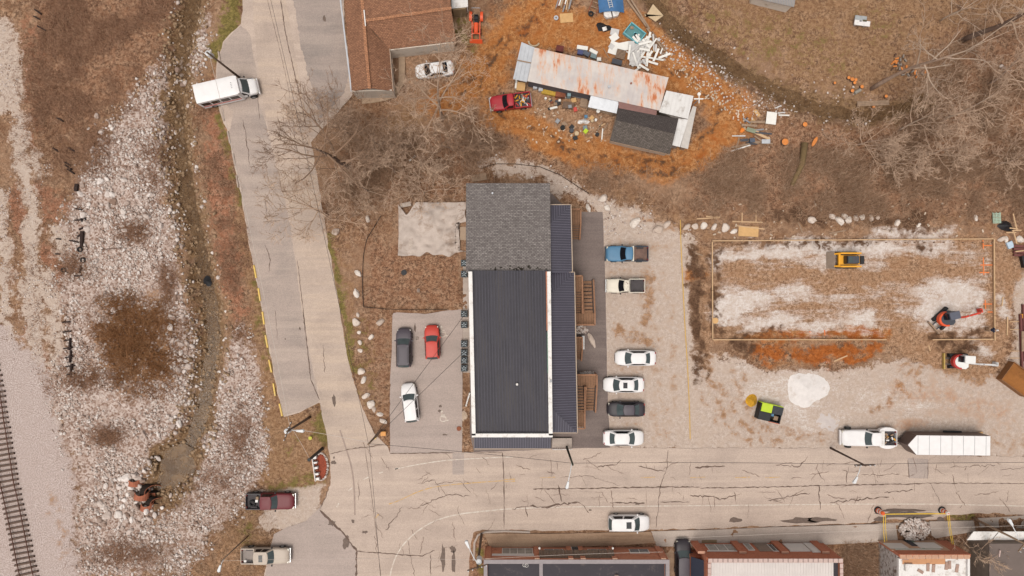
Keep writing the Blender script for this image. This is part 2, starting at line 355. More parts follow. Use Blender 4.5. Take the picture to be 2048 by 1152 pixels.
S_('clay', [(1800, 790), (1900, 800), (2000, 830)], 60, .42, 40); S_('clay', [(1760, 860), (1850, 850)], 30, .5, 26); S_('mud', [(1900, 900), (2048, 880)], 40, .4, 30)
S_('tan', [(1240, 400), (1300, 430), (1360, 450)], 40, .6, 20); S_('mud', [(1260, 425), (1340, 450)], 30, .5, 18)
for q, w in (([(1495, 676), (1600, 674), (1770, 673)], 9), ([(1505, 700), (1530, 695), (1560, 705)], 26), ([(1530, 722), (1545, 715)], 14), ([(1590, 705), (1640, 712), (1700, 700), (1760, 695)], 22), ([(1630, 725), (1655, 735)], 16), ([(1690, 715), (1745, 712)], 20), ([(1380, 545), (1396, 550)], 16), ([(1715, 660), (1748, 664)], 12)): S_('ochre', q, w*.8, .95, 9)
LAY['ochre'] *= np.clip(.35+1.5*fnoise(PX0/16, PY0/16, 97, 3)**1.2, 0, 1.1); LAY['clay'] *= 1-.55*polymask(PX0, PY0, [(1470, 682), (1790, 682), (1790, 745), (1470, 745)], 6)
for q, w in (([(1130, 298), (1240, 326), (1330, 338), (1400, 312), (1470, 245)], 14), ([(1375, 120), (1420, 170), (1470, 215)], 20), ([(1090, 20), (1040, 55)], 14), ([(1150, 40), (1220, 55)], 16)): S_('ochre', q, w, .48, 16)
for q in ([(1225, 540), (1320, 545), (1345, 600), (1350, 800), (1340, 890)], [(1300, 600), (1320, 700), (1310, 880)], [(1240, 650), (1330, 650)], [(1235, 740), (1340, 745)], [(1240, 845), (1345, 842)], [(1225, 480), (1340, 500)]): S_('mud', q, 10, .42, 14)
for q, w in (([(1800, 520), (1960, 530), (1970, 560)], 40), ([(1640, 560), (1800, 590), (1830, 640)], 26), ([(1460, 560), (1560, 580)], 22)): S_('mud', q, w, .8, 26); LAY['dust'] *= 1-.55*linemask(PX, PY, q, w, 26)
for q, w in (([(1430, 490), (1620, 488), (1760, 484)], 9), ([(1432, 500), (1436, 660)], 14), ([(1385, 500), (1392, 600), (1398, 700), (1402, 760)], 30)): S_('dark', q, w, .72, 12)
for q in ([(1500, 570), (1640, 545), (1760, 560), (1900, 545)], [(1520, 615), (1660, 600), (1780, 620)], [(1450, 540), (1560, 530)], [(1600, 640), (1740, 655)]): S_('mud', q, 12, .75, 14); LAY['dust'] *= 1-.5*linemask(PX, PY, q, 14, 14)
# south side behind the pavement
P_('lit', [(940, 1080), (2200, 1060), (2200, 1800), (900, 1800)], 1, 10); S_('grass', [(955, 1100), (960, 1160)], 14, .8, 6); S_('tan', [(1690, 1100), (1740, 1160)], 40, .6, 20); S_('grass', [(1890, 1035), (1940, 1030)], 14, .7, 6)

# relief
ROAD = [(488, -200), (486, 20), (482, 48), (462, 66), (446, 84), (438, 108), (432, 140), (428, 190), (444, 236), (458, 270), (466, 320), (480, 380), (490, 440), (500, 500), (512, 560), (524, 620), (537, 690), (550, 760), (562, 815), (568, 834), (600, 825), (640, 806), (646, 840), (654, 872), (661, 920), (662, 955), (655, 985), (640, 1015), (612, 1042), (575, 1054), (548, 1068), (538, 1100), (528, 1160), (520, 1500), (934, 1500), (936, 1160), (938, 1120), (942, 1085), (948, 1066), (965, 1059), (1010, 1060), (1120, 1062), (1300, 1059), (1420, 1057), (1540, 1052), (1640, 1049), (1740, 1046), (1752, 1040), (1880, 1038), (1895, 1030), (1960, 1026), (2048, 1030), (2600, 1034), (2600, 914), (2048, 914), (1940, 912), (1840, 903), (1800, 897), (1700, 896), (1500, 896), (1220, 895), (1140, 896), (1000, 900), (950, 903), (925, 905), (780, 906), (776, 894), (762, 880), (748, 866), (730, 826), (714, 780), (700, 738), (688, 680), (680, 620), (668, 550), (656, 490), (645, 420), (634, 350), (622, 285), (640, 262), (668, 235), (705, 190), (696, 110), (688, 40), (684, -200)]
LOT = [(785, 624), (850, 628), (920, 617), (926, 617), (925, 700), (924, 905), (780, 907), (780, 760), (784, 690)]
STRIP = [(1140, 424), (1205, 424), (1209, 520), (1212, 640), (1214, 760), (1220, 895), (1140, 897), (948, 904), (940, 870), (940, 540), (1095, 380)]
paved = np.zeros(PX.shape)
for q in (ROAD, LOT, STRIP): paved = np.maximum(paved, polymask(PX0, PY0, q, 6))
veg = np.clip(1-LAY['gravel']-LAY['pink']-.7*LAY['dust']-.6*LAY['mud'], .12, 1)
ZZ = (fnoise(PX0/40, PY0/40, 21, 3)-.5)*.5*veg+(fnoise(PX0/6, PY0/6, 25, 3)-.5)*.14*veg
cw = np.clip(1-dist_line(PX0, PY0, CREEK_W)/42, 0, 1); cw = cw*cw*(3-2*cw)
pool = np.clip(1.7-np.hypot((PX-346)/1.0, (PY-938)/1.2)/31, 0, 1); cw = np.maximum(cw, pool*pool*(3-2*pool))
ce = np.clip(1-dist_line(PX0, PY0, CREEK_E)/34, 0, 1); ce = ce*ce*(3-2*ce)
ZZ -= (1.25*cw+.9*ce)*(.8+.4*fnoise(PX0/9, PY0/9, 35, 3))
ZZ += .25*np.clip(LAY['rip'], 0, 1)*(fnoise(PX0/14, PY0/14, 31, 3)-.45)
ZZ += .55*linemask(PX0, PY0, [(1300, 385), (1500, 400), (1800, 390), (2000, 400)], 60, 60)+.5*linemask(PX0, PY0, [(1000, 260), (1250, 345), (1350, 362)], 26, 26)
ZZ += .45*linemask(PX, PY, [(1500, 705), (1640, 716), (1740, 702)], 22, 14)+.3*linemask(PX, PY, [(1394, 520), (1396, 660)], 22, 14)
ZZ -= .35*linemask(PX, PY, [(1490, 672), (1770, 672)], 12, 5)+.25*linemask(PX, PY, [(1860, 670), (1975, 670)], 10, 6)
for q in ((1540, 487), (1640, 489), (1715, 486), (1852, 486)): ZZ -= .4*linemask(PX, PY, [q], 20, 8)
ZZ -= .6*linemask(PX0, PY0, [(1100, 200), (1300, 250)], 10, 90)*0
ZZ = ZZ*(1-paved)-.03*paved
def gz(px, py):
    x, y = (px-1024)*S, (576-py)*S
    i = int(np.clip(np.searchsorted(GX, x)-1, 0, len(GX)-2)); j = int(np.clip(np.searchsorted(GY, y)-1, 0, len(GY)-2))
    return float(ZZ[i:i+2, j:j+2].mean())
nx, ny = len(GX), len(GY)
me = bpy.data.meshes.new('ground')
co = np.stack([XX, YY, ZZ], -1).reshape(-1, 3).astype(np.float32)
idx = np.arange(nx*ny).reshape(nx, ny)
quads = np.stack([idx[:-1, :-1], idx[1:, :-1], idx[1:, 1:], idx[:-1, 1:]], -1).reshape(-1, 4).astype(np.int32)
def fast_mesh(me, co, polys):
    n = polys.shape[1]; me.vertices.add(len(co)); me.vertices.foreach_set('co', np.ascontiguousarray(co, dtype=np.float32).ravel())
    me.loops.add(polys.size); me.loops.foreach_set('vertex_index', np.ascontiguousarray(polys, dtype=np.int32).ravel())
    me.polygons.add(len(polys)); me.polygons.foreach_set('loop_start', np.arange(0, polys.size, n, dtype=np.int32))
    me.update(calc_edges=True)
fast_mesh(me, co, quads)
me.polygons.foreach_set('use_smooth', np.ones(len(quads), bool))
names = ['tan', 'grass', 'gravel', 'rip', 'rust', 'mud', 'clay', 'dust', 'dark', 'bed', 'lit', 'pink', 'ochre', 'spare_a', 'spare_b']
for g in range(5):
    at = me.attributes.new('cover%d' % g, 'FLOAT_COLOR', 'POINT'); a = np.ones((nx*ny, 4), np.float32)
    for j in range(3): a[:, j] = LAY[names[g*3+j]].ravel()
    at.data.foreach_set('color', a.ravel())
# ground material: each cover has its own colours; masks are broken up by noise
m, nt, b = nodes_of('ground_cover'); p = position(nt)
nL = noise_node(nt, p, .12, 5, .6); nM = noise_node(nt, p, .9, 7, .68, .4); nF = noise_node(nt, p, 2.6, 6, .75); nX = noise_node(nt, p, 8, 3, .7); nQ = noise_node(nt, p, .4, 6, .65, .6)
vor = nt.nodes.new('ShaderNodeTexVoronoi'); vor.inputs['Scale'].default_value = 5.0; nt.links.new(p, vor.inputs['Vector'])
vcol = nt.nodes.new('ShaderNodeSeparateColor'); nt.links.new(vor.outputs['Color'], vcol.inputs[0])
strk = math_n(nt, 'ADD', math_n(nt, 'MULTIPLY', noise_node(nt, position(nt, .05, (.16, .9, 1)), 1.0, 9, .74, 1.0), .62), math_n(nt, 'MULTIPLY', noise_node(nt, p, .28, 7, .7, .4), .38))
masks = {}
for g in range(5):
    at = nt.nodes.new('ShaderNodeAttribute'); at.attribute_name = 'cover%d' % g
    sp = nt.nodes.new('ShaderNodeSeparateColor'); nt.links.new(at.outputs['Color'], sp.inputs[0])
    for j in range(3): masks[names[g*3+j]] = sp.outputs[j]
grain = math_n(nt, 'ADD', math_n(nt, 'MULTIPLY', nF, .6), math_n(nt, 'MULTIPLY', nX, .4))
fine = ramp(nt, grain, .41, .6)
patch_f = ramp(nt, nM, .4, .6)
brk = math_n(nt, 'ADD', math_n(nt, 'MULTIPLY', ramp(nt, nM, .32, .68), .7), math_n(nt, 'MULTIPLY', ramp(nt, grain, .4, .6), .3))
def cover(name, prev, c1, c2, c3, nz=brk, amp=1.0, w=.14, f2=fine, f3=patch_f, k3=.45):
    col = mixc(nt, f2, C(*c1), C(*c2)); col = mixc(nt, math_n(nt, 'MULTIPLY', f3, k3), col, C(*c3))
    f = math_n(nt, 'ADD', masks[name], math_n(nt, 'MULTIPLY', math_n(nt, 'SUBTRACT', nz, .5), amp))
    f = math_n(nt, 'MULTIPLY', ramp(nt, f, .5-w, .5+w), ramp(nt, masks[name], .02, .2))
    return mixc(nt, f, prev, col)
base = mixc(nt, fine, C(90, 64, 49), C(190, 155, 127)); base = mixc(nt, math_n(nt, 'MULTIPLY', patch_f, .45), base, C(158, 113, 81)); base = mixc(nt, ramp(nt, nQ, .42, .64, 0, .6), base, C(110, 76, 55)); base = mixc(nt, ramp(nt, nL, .45, .6, 0, .4), base, C(176, 142, 116))
c = cover('lit', base, (86, 60, 46), (186, 148, 120), (150, 104, 76))
c = cover('tan', c, (118, 87, 64), (182, 146, 114), (148, 110, 80), w=.3)
c = cover('rust', c, (122, 80, 60), (190, 142, 116), (162, 108, 80), w=.2)
c = cover('gravel', c, (182, 162, 149), (211, 193, 181), (198, 176, 160), amp=.85, w=.2, k3=.55)
stone = math_n(nt, 'ADD', math_n(nt, 'MULTIPLY', vcol.outputs[0], .6), math_n(nt, 'MULTIPLY', nX, .5))
c = cover('pink', c, (164, 145, 138), (214, 197, 191), (184, 164, 156), amp=.7, w=.2, k3=.3, f2=ramp(nt, nX, .4, .6))
c = cover('rip', c, (136, 108, 94), (212, 194, 185), (158, 126, 108), f2=ramp(nt, stone, .25, .75), k3=.4, amp=.95)
c = cover('mud', c, (124, 91, 68), (196, 159, 129), (168, 126, 94), w=.28, amp=.9)
c = cover('clay', c, (148, 92, 50), (206, 152, 102), (178, 110, 56), w=.36, amp=.4, k3=.65)
c = cover('ochre', c, (134, 72, 32), (190, 116, 62), (166, 88, 36), w=.3, amp=.9)
c = cover('grass', c, (90, 82, 42), (150, 132, 80), (118, 104, 58), w=.3, amp=1.1)
dst = math_n(nt, 'ADD', math_n(nt, 'MULTIPLY', strk, .75), math_n(nt, 'MULTIPLY', grain, .25))
c = cover('dust', c, (206, 190, 180), (232, 222, 218), (200, 178, 162), nz=dst, amp=3.2, w=.3, k3=.45)
c = cover('dark', c, (66, 46, 34), (122, 92, 72), (94, 68, 50), w=.25, amp=.9)
c = cover('bed', c, (84, 62, 44), (168, 136, 104), (124, 92, 64), w=.2, amp=.8)
nt.links.new(c, b.inputs['Base Color']); b.inputs['Roughness'].default_value = .95; b.inputs['Specular IOR Level'].default_value = .15
bump(nt, b, grain, .9, .12)
me.materials.append(m)
struct(link('ground', me), 'brown leaf litter, gravel, clay and dry grass ground')

# ------------------------------------------------------------------ paved surfaces
def jag(poly, step=12, amp=1.6, seed=1):
    r = random.Random(seed); out = []
    for i in range(len(poly)):
        (ax, ay), (bx, by) = poly[i], poly[(i+1) % len(poly)]; n = max(1, int(math.hypot(bx-ax, by-ay)/step))
        for k in range(n):
            t = k/n; out.append((ax+(bx-ax)*t+(r.uniform(-amp, amp) if k else 0), ay+(by-ay)*t+(r.uniform(-amp, amp) if k else 0)))
    return out
def asphalt(name, c1, c2, c3, streak_rot=0.0):
    m, nt, b = nodes_of(name); p = position(nt)
    a = noise_node(nt, p, .22, 6, .65, .5); f = noise_node(nt, p, 9, 3, .7)
    s = noise_node(nt, position(nt, streak_rot, (.05, .7, 1)), 1.0, 6, .65)
    q = noise_node(nt, p, 1.6, 6, .7)
    c = mixc(nt, ramp(nt, a, .35, .7), C(*c1), C(*c2)); c = mixc(nt, ramp(nt, s, .42, .66, 0, .7), c, C(*c3)); s2 = noise_node(nt, position(nt, streak_rot, (.03, .45, 1)), 1.7, 5, .6); c = mixc(nt, ramp(nt, s2, .5, .68, 0, .5), c, sc3(c, nt, .86))
    c = mixc(nt, ramp(nt, f, .3, .7), sc3(c, nt, .87), sc3(c, nt, 1.12)); c = mixc(nt, ramp(nt, q, .58, .75, 0, .28), c, sc3(c, nt, .72))
    nt.links.new(c, b.inputs['Base Color']); b.inputs['Roughness'].default_value = .9; b.inputs['Specular IOR Level'].default_value = .2
    bump(nt, b, f, .35, .02); return m
def sc3(c, nt, k): return mixc(nt, 1.0, c, (k, k, k), 'MULTIPLY')
A_ROAD = asphalt('pale_asphalt', (198, 178, 165), (184, 165, 153), (210, 189, 174), 0)
A_SIDE = asphalt('pale_asphalt_side', (197, 177, 163), (182, 163, 151), (210, 187, 168), 1.38)
A_GREY = asphalt('grey_asphalt', (183, 165, 155), (166, 151, 143), (193, 175, 163), 1.35); A_FORE = asphalt('forecourt_asphalt', (172, 156, 148), (152, 140, 134), (184, 167, 157), 1.35)
A_LOT = asphalt('lot_asphalt', (182, 165, 157), (174, 158, 150), (190, 172, 163), 1.57)
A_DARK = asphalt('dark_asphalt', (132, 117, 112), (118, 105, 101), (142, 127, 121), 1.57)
CONC = asphalt('concrete', (190, 174, 164), (172, 157, 147), (200, 184, 172), 0)
CONC_BR = asphalt('stained_concrete', (176, 146, 122), (140, 112, 92), (190, 160, 134), 0)
road = struct(MB().sheet([W(*q) for q in jag(ROAD)], .03).build('road', A_ROAD), 'pale cracked asphalt road')
struct(MB().sheet([W(*q) for q in jag(LOT, 15, .6, 3)], .034).build('parking_area', A_LOT), 'grey asphalt parking bay beside the apartment building')
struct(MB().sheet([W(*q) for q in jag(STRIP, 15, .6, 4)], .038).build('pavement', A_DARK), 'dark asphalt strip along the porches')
APR = [(458, 268), (468, 320), (482, 380), (492, 440), (502, 500), (514, 560), (526, 620), (539, 690), (552, 760), (566, 830), (600, 822), (638, 803), (626, 740), (612, 670), (600, 600), (592, 530), (580, 450), (560, 360), (540, 280), (524, 220), (505, 180), (470, 215)]
struct(MB().sheet([W(*q) for q in jag(APR, 6, 1.3, 5)], .036).build('parking_area', A_GREY), 'grey asphalt parking strip along the creek side')
APR2 = [(578, -60), (682, -60), (688, 60), (697, 150), (690, 185), (640, 240), (618, 160), (600, 80)]
struct(MB().sheet([W(*q) for q in jag(APR2, 5, 2.2, 6)], .037).build('parking_area', A_FORE), 'grey asphalt forecourt beside the brown roofed house')
struct(MB().sheet([W(*q) for q in jag([(448, 84), (482, 52), (500, 70), (512, 130), (520, 190), (470, 225), (432, 190), (434, 140)], 10, 2, 8)], .0365).build('parking_area', A_GREY), 'grey asphalt apron under the shuttle bus')
A_SEAM = asphalt('side_road_lane', (200, 179, 164), (186, 167, 154), (212, 189, 170), 1.38)
LANE = [(505, -60), (562, -60), (596, 140), (620, 270), (636, 360), (648, 440), (662, 520), (676, 600), (692, 700), (706, 760), (726, 820), (748, 868), (764, 884), (770, 892), (660, 906), (652, 860), (642, 806), (628, 742), (614, 672), (602, 602), (594, 532), (582, 452), (560, 355), (535, 250), (518, 150), (508, 50)]
struct(MB().sheet([W(*q) for q in jag(LANE, 16, .8, 9)], .0395).build('road', A_SIDE), 'beige asphalt lane of the side road')
JUN = [(650, 972), (640, 1015), (612, 1042), (575, 1054), (548, 1068), (528, 1160), (528, 1400), (715, 1400), (714, 1106), (690, 1070), (640, 1022)]
struct(MB().sheet([W(*q) for q in jag(JUN, 16, .8, 10)], .0385).build('road', A_LOT), 'asphalt turnout beside the two parked pickups')
# pavements (kerb is a real step)
sw1 = [(968, 1066), (1100, 1067), (1300, 1063), (1308, 1080), (1312, 1084), (1240, 1090), (980, 1096), (975, 1082)]
struct(MB().prism([W(*q) for q in jag(sw1, 20, .5, 11)], -.1, .13).build('pavement', CONC_BR), 'brown stained concrete pavement')
sw2 = [(1302, 1062), (1420, 1059), (1540, 1054), (1640, 1051), (1745, 1048), (1790, 1046), (1795, 1082), (1660, 1088), (1400, 1092), (1313, 1092)]
struct(MB().prism([W(*q) for q in jag(sw2, 25, .3, 12)], -.1, .128).build('pavement', CONC), 'pale concrete pavement along the brick shops')
sw3 = [(1858, 1042), (1946, 1041), (1950, 1062), (1870, 1076), (1862, 1070)]
struct(MB().prism([W(*q) for q in sw3], -.1, .127).build('pavement', CONC), 'short concrete pavement beyond the gravel heap')
sw4 = [(1955, 1036), (2048, 1030), (2400, 1030), (2400, 1060), (2048, 1056), (1960, 1054)]
struct(MB().prism([W(*q) for q in jag(sw4, 25, 1, 13)], -.1, .126).build('pavement', CONC), 'broken concrete pavement at the street end')
struct(MB().tube([(*W(x, y), .04) for x, y in [(948, 1120), (949, 1085), (956, 1070), (970, 1064), (1010, 1062), (1060, 1064)]], .14, 6).build('kerb', CONC), 'old rounded concrete kerb at the corner')
struct(MB().prism([W(*q) for q in [(1750, 1046), (1880, 1044), (1890, 1060), (1880, 1044)]][:3], .0, .05).build('pavement', CONC), 'patch of concrete at the kerb')
struct(MB().prism([W(*q) for q in [(1318, 1092), (1348, 1091), (1350, 1300), (1330, 1300)]], -.1, .05).build('path', CONC_BR), 'narrow concrete strip in the alley')
struct(MB().prism([W(*q) for q in [(1384, 1092), (1396, 1092), (1400, 1300), (1386, 1300)]], -.1, .05).build('path', CONC_BR), 'narrow concrete strip beside the brick shop')
# markings
YEL = M('road_yellow', C(214, 170, 96), .8, .12, 4, dirt=C(196, 174, 158), dirt_amt=.75, dirt_scale=2.5)
WHT = M('road_white', C(222, 210, 198), .8, .1, 4, dirt=C(200, 180, 166), dirt_amt=.75, dirt_scale=2.5)
def ribbon(mb, pts, w, z, jit=0.0, seed=0, taper=False):
    r = random.Random(seed); P = [Vector((*W(*p), 0)) for p in pts]; n = len(P); L, R = [], []
    for i, p in enumerate(P):
        d = P[min(i+1, n-1)]-P[max(i-1, 0)]; d.normalize(); s = Vector((-d.y, d.x, 0))
        ww = w*(1+r.uniform(-jit, jit))*(.35 if taper and i in (0, n-1) else 1)
        L.append(p+s*ww/2); R.append(p-s*ww/2)
    o = len(mb.v)
    for a, c in zip(L, R): mb.v += [(a.x, a.y, z), (c.x, c.y, z)]
    for i in range(n-1): mb.f.append((o+2*i+1, o+2*i+3, o+2*i+2, o+2*i))
    return mb
def curve(pts, n=8):
    out = []
    for i in range(len(pts)-1):
        p0, p1, p2, p3 = pts[max(i-1, 0)], pts[i], pts[i+1], pts[min(i+2, len(pts)-1)]
        for k in range(n):
            t = k/n; out.append(tuple(.5*(2*p1[j]+(p2[j]-p0[j])*t+(2*p0[j]-5*p1[j]+4*p2[j]-p3[j])*t*t+(3*p1[j]-p0[j]-3*p2[j]+p3[j])*t**3) for j in (0, 1)))
    return out+[pts[-1]]
ribbon(MB(), curve([(778, 1165), (784, 1135), (796, 1105), (815, 1080), (845, 1055), (880, 1038), (920, 1028), (960, 1023), (1010, 1018)]), .15, .044).build('edge_line', WHT, road)
ribbon(MB(), [(1010, 1018), (1100, 1014), (1300, 1012), (1500, 1010), (1700, 1008), (1880, 1008), (2048, 1012), (2200, 1014)], .11, .044).build('edge_line', WHT, road)
ribbon(MB(), curve([(790, 938), (830, 930), (880, 922), (930, 918), (1010, 914), (1026, 914)]), .12, .044).build('edge_line', WHT, road)
for q in ([(697, 982), (705, 975)], [(727, 959), (737, 954)], [(673, 1014), (678, 1006)], [(758, 946), (766, 944)], [(789, 938), (796, 936)]): ribbon(MB(), q, .16, .044).build('lane_dash', WHT, road)
ribbon(MB(), curve([(778, 1008), (800, 1000), (840, 982), (880, 972), (940, 966), (1008, 961)]), .1, .044).build('centre_line', YEL, road)
ribbon(MB(), [(1008, 959), (1030, 958)], .12, .044).build('centre_line', YEL, road); ribbon(MB(), [(1008, 963), (1030, 962)], .12, .044).build('centre_line', YEL, road)
ribbon(MB(), [(750, 1036), (758, 1028)], .14, .044).build('centre_line', YEL, road)
for x in (1080, 1280, 1380, 1470, 1530): ribbon(MB(), [(x, 955), (x+30, 954)], .08, .044).build('centre_line', YEL, road)
# wheelchair symbols
def access_mark(px, py):
    x, y = W(px, py); o = MB()
    k = .06
    def seg(pts, w):
        ribbon(o, [(px+a, py+c) for a, c in pts], w, .042)
    seg([(-3, -8), (-3, -1), (4, 0), (7, 7), (10, 6)], .16); seg([(-3, -4), (3, -4)], .13)
    seg([(-4, -2), (-7, 2), (-6, 7), (-2, 9), (3, 8), (5, 4)], .13)
    cx, cy = W(px-3.5, py-11)
    for j in range(1): o.sheet([(cx+.14*math.cos(t*.7), cy+.14*math.sin(t*.7)) for t in range(9)], .042)
    return o
for q in ((886, 665), (887, 834)):
    tag(access_mark(*q).build('wheelchair_symbol', WHT), 'white painted wheelchair symbol beside the red car' if q[1] < 700 else 'white painted wheelchair symbol right of the white hatchback', 'road marking')
# concrete patch and old cracks
PATCHC = asphalt('patch_concrete', (180, 164, 156), (170, 154, 146), (190, 174, 164), 0)
MB().sheet([W(*q) for q in [(905, 906), (928, 906), (928, 949), (905, 949)]], .0415).build('road_patch', PATCHC, road)
MB().sheet([W(*q) for q in [(1815, 916), (1856, 918), (1855, 957), (1817, 956)]], .0415).build('road_patch', PATCHC, road)
CRK = M('crack_dark', C(112, 92, 82), .95, .3, 3); CRK2 = M('crack_fine', C(142, 120, 108), .95, .2, 3); STN = M('wet_stain', C(112, 94, 84), .7, .25, 4)
def crk(mb, pts, w, seed, amp=2.0, step=5, z=.046, jit=.6):
    r = random.Random(seed); out = []
    for (ax, ay), (bx, by) in zip(pts[:-1], pts[1:]):
        n = max(1, int(math.hypot(bx-ax, by-ay)/step))
        for k in range(n): out.append((ax+(bx-ax)*k/n+r.uniform(-amp, amp)*(k > 0), ay+(by-ay)*k/n+r.uniform(-amp, amp)*(k > 0)))
    out.append(pts[-1]); return ribbon(mb, out, w, z, jit, seed, True)
k1, k2 = MB(), MB()
big = [([(780, 907), (905, 905)], .12, .5), ([(928, 904), (1005, 905)], .08, .4), ([(1005, 905), (1008, 960), (1008, 1056)], .13, .5), ([(660, 908), (700, 898), (768, 889)], .12, .8), ([(728, 884), (742, 980), (752, 1060), (762, 1152)], .06, .3),
       ([(640, 1020), (660, 1040), (690, 1070), (714, 1102), (712, 1152)], .28, 1), ([(714, 1102), (790, 1108), (845, 1112), (870, 1100)], .13, 1), ([(640, 1018), (652, 995), (660, 962)], .14, 1.2),
       ([(1066, 978), (1200, 976), (1330, 974), (1400, 974)], .17, .8), ([(1400, 976), (1540, 974), (1640, 971), (1760, 969), (1850, 967)], .14, .8), ([(1850, 966), (2048, 967)], .1, .8), ([(1116, 970), (1124, 1004)], .18, 1), ([(1060, 1012), (1090, 1014), (1118, 1008), (1160, 1006)], .26, 2.5), ([(1024, 1018), (1060, 1012)], .1, 2), ([(1050, 1012), (1055, 1034)], .12, 2), ([(1160, 1006), (1178, 1026)], .1, 1.5),
       ([(1336, 900), (1334, 935), (1320, 975), (1312, 1055)], .1, 1.2), ([(1195, 933), (1230, 930), (1242, 920)], .14, 2), ([(1276, 932), (1310, 940), (1330, 942)], .16, 1.5), ([(1390, 935), (1450, 932)], .24, 1.2), ([(1380, 990), (1430, 994), (1440, 1000), (1470, 990)], .14, 2), ([(1320, 1004), (1380, 1004)], .12, 1), ([(1220, 1005), (1290, 1006)], .16, 1), ([(1468, 984), (1472, 1008)], .1, 1.5),
       ([(1536, 1000), (1590, 990), (1620, 986)], .12, 2), ([(1637, 970), (1640, 1020)], .13, 1.5), ([(1660, 1005), (1720, 998), (1778, 994)], .15, 2.5), ([(1768, 985), (1826, 980)], .13, 2), ([(1720, 950), (1800, 948)], .1, 2), ([(1692, 940), (1694, 968)], .1, 1.5), ([(1552, 930), (1600, 932), (1615, 912)], .11, 2.5), ([(1632, 935), (1650, 965)], .11, 2), ([(1856, 920), (1855, 958)], .1, .4), ([(1815, 920), (1818, 956)], .1, .4),
       ([(868, 968), (920, 962), (945, 990)], .06, 2), ([(840, 1010), (880, 995), (905, 990), (940, 992)], .1, 3), ([(770, 1060), (790, 1035), (804, 1014)], .1, 2.5), ([(905, 920), (890, 905)], .05, 1), ([(815, 1080), (825, 1130), (830, 1152)], .07, 2), ([(862, 1108), (862, 1152)], .13, 2), ([(750, 1070), (755, 1110)], .06, 2), ([(717, 960), (718, 1000)], .08, 2), ([(835, 968), (870, 960), (880, 985)], .09, 2), ([(930, 1050), (915, 1020), (918, 1010)], .05, 1.5), ([(1900, 935), (1990, 930)], .09, 2.5), ([(1936, 945), (1936, 965)], .06, 1), ([(1860, 965), (1878, 1000), (1876, 1010)], .06, 1), ([(2000, 940), (2048, 935)], .08, 2), ([(1120, 955), (1180, 952), (1240, 972)], .06, 2), ([(1165, 955), (1172, 972)], .06, 1),
       ([(606, 620), (614, 690), (622, 760), (640, 800)], .12, .8), ([(595, 520), (603, 590), (611, 660)], .08, .6), ([(530, 490), (541, 520), (538, 545)], .1, 1), ([(530, 400), (536, 450)], .07, 1), ([(646, 690), (650, 745)], .08, 1.5), ([(560, -10), (572, 70), (590, 150), (612, 250)], .13, .8), ([(535, 0), (560, 100), (578, 180), (590, 270)], .06, .4), ([(512, 160), (520, 240)], .06, .4), ([(486, 240), (492, 270), (500, 330)], .1, 1.5), ([(550, 620), (555, 680)], .05, 1)]
for i, (pts, w, a) in enumerate(big): crk(k1, pts, w*.72, i, a)
r = random.Random(4)
for i in range(105):      # short fine cracks between the long ones
    x, y = r.uniform(1010, 2030), r.choice([r.gauss(948, 8), r.gauss(990, 12), r.gauss(925, 8)]); L = r.uniform(8, 40); a = r.choice([r.gauss(0, .3), r.gauss(1.5, .3)]); 
    crk(k2, [(x, y), (x+L*.5*math.cos(a), y+L*.5*math.sin(a)+r.uniform(-3, 3)), (x+L*math.cos(a), y+L*math.sin(a))], r.uniform(.03, .09), 200+i, 1.6, 4, .0455)
for i in range(34):
    x, y = r.uniform(730, 1000), r.uniform(915, 1140); L = r.uniform(10, 40); a = r.uniform(0, 6.28)
    crk(k2, [(x, y), (x+L*math.cos(a), y+L*math.sin(a))], r.uniform(.03, .07), 400+i, 2.2, 4, .0455)
o = k1.build('cracks', CRK, road); o['kind'] = 'stuff'; o['label'] = 'long dark sealed cracks'
o = k2.build('cracks', CRK2, road); o['kind'] = 'stuff'; o['label'] = 'fine surface cracks'
def blot(mb, px, py, rx, ry, seed, z=.045, n=14):
    r = random.Random(seed); pts = []
    for k in range(n):
        a = 2*math.pi*k/n; q = 1+r.uniform(-.35, .35); pts.append(W(px+rx*q*math.cos(a), py+ry*q*math.sin(a)))
    return mb.sheet(pts, z)
st = MB()
for i, (x, y, rx, ry) in enumerate([(1470, 1040, 12, 5), (1600, 1041, 34, 6), (1640, 1039, 26, 5), (886, 1118, 5, 24), (908, 1125, 4, 26), (906, 1098, 6, 6), (667, 925, 5, 4), (668, 915, 2, 3), (664, 1046, 7, 6), (730, 1064, 6, 3), (692, 1085, 7, 12), (706, 1042, 3, 4), (649, 38, 3, 7), (668, 800, 4, 12), (600, 657, 2, 3), (571, 678, 1.5, 1.5), (1720, 1032, 0.1, .1), (1800, 1020, 48, 3), (1760, 1038, 14, 5), (1880, 1038, 8, 6), (830, 655, 2, 8), (881, 812, 3, 3), (879, 822, 3, 3), (889, 869, 5, 2), (1180, 1020, 3, 1.5), (1240, 1005, 4, 1.6), (1275, 1008, 5, 1.6), (640, 1050, 1, 1), (1382, 1090, 2, 1)]): blot(st, x, y, rx, ry, i)
o = st.build('stains', STN, road); o['kind'] = 'stuff'; o['label'] = 'dark damp stains'
# tyre mark on the side road
ribbon(MB(), curve([(680, 860), (690, 890), (702, 930), (708, 970), (710, 1030)]), .2, .0405).build('tyre_mark', M('tyre_mark', C(168, 148, 137), .9, .15, 2), road)

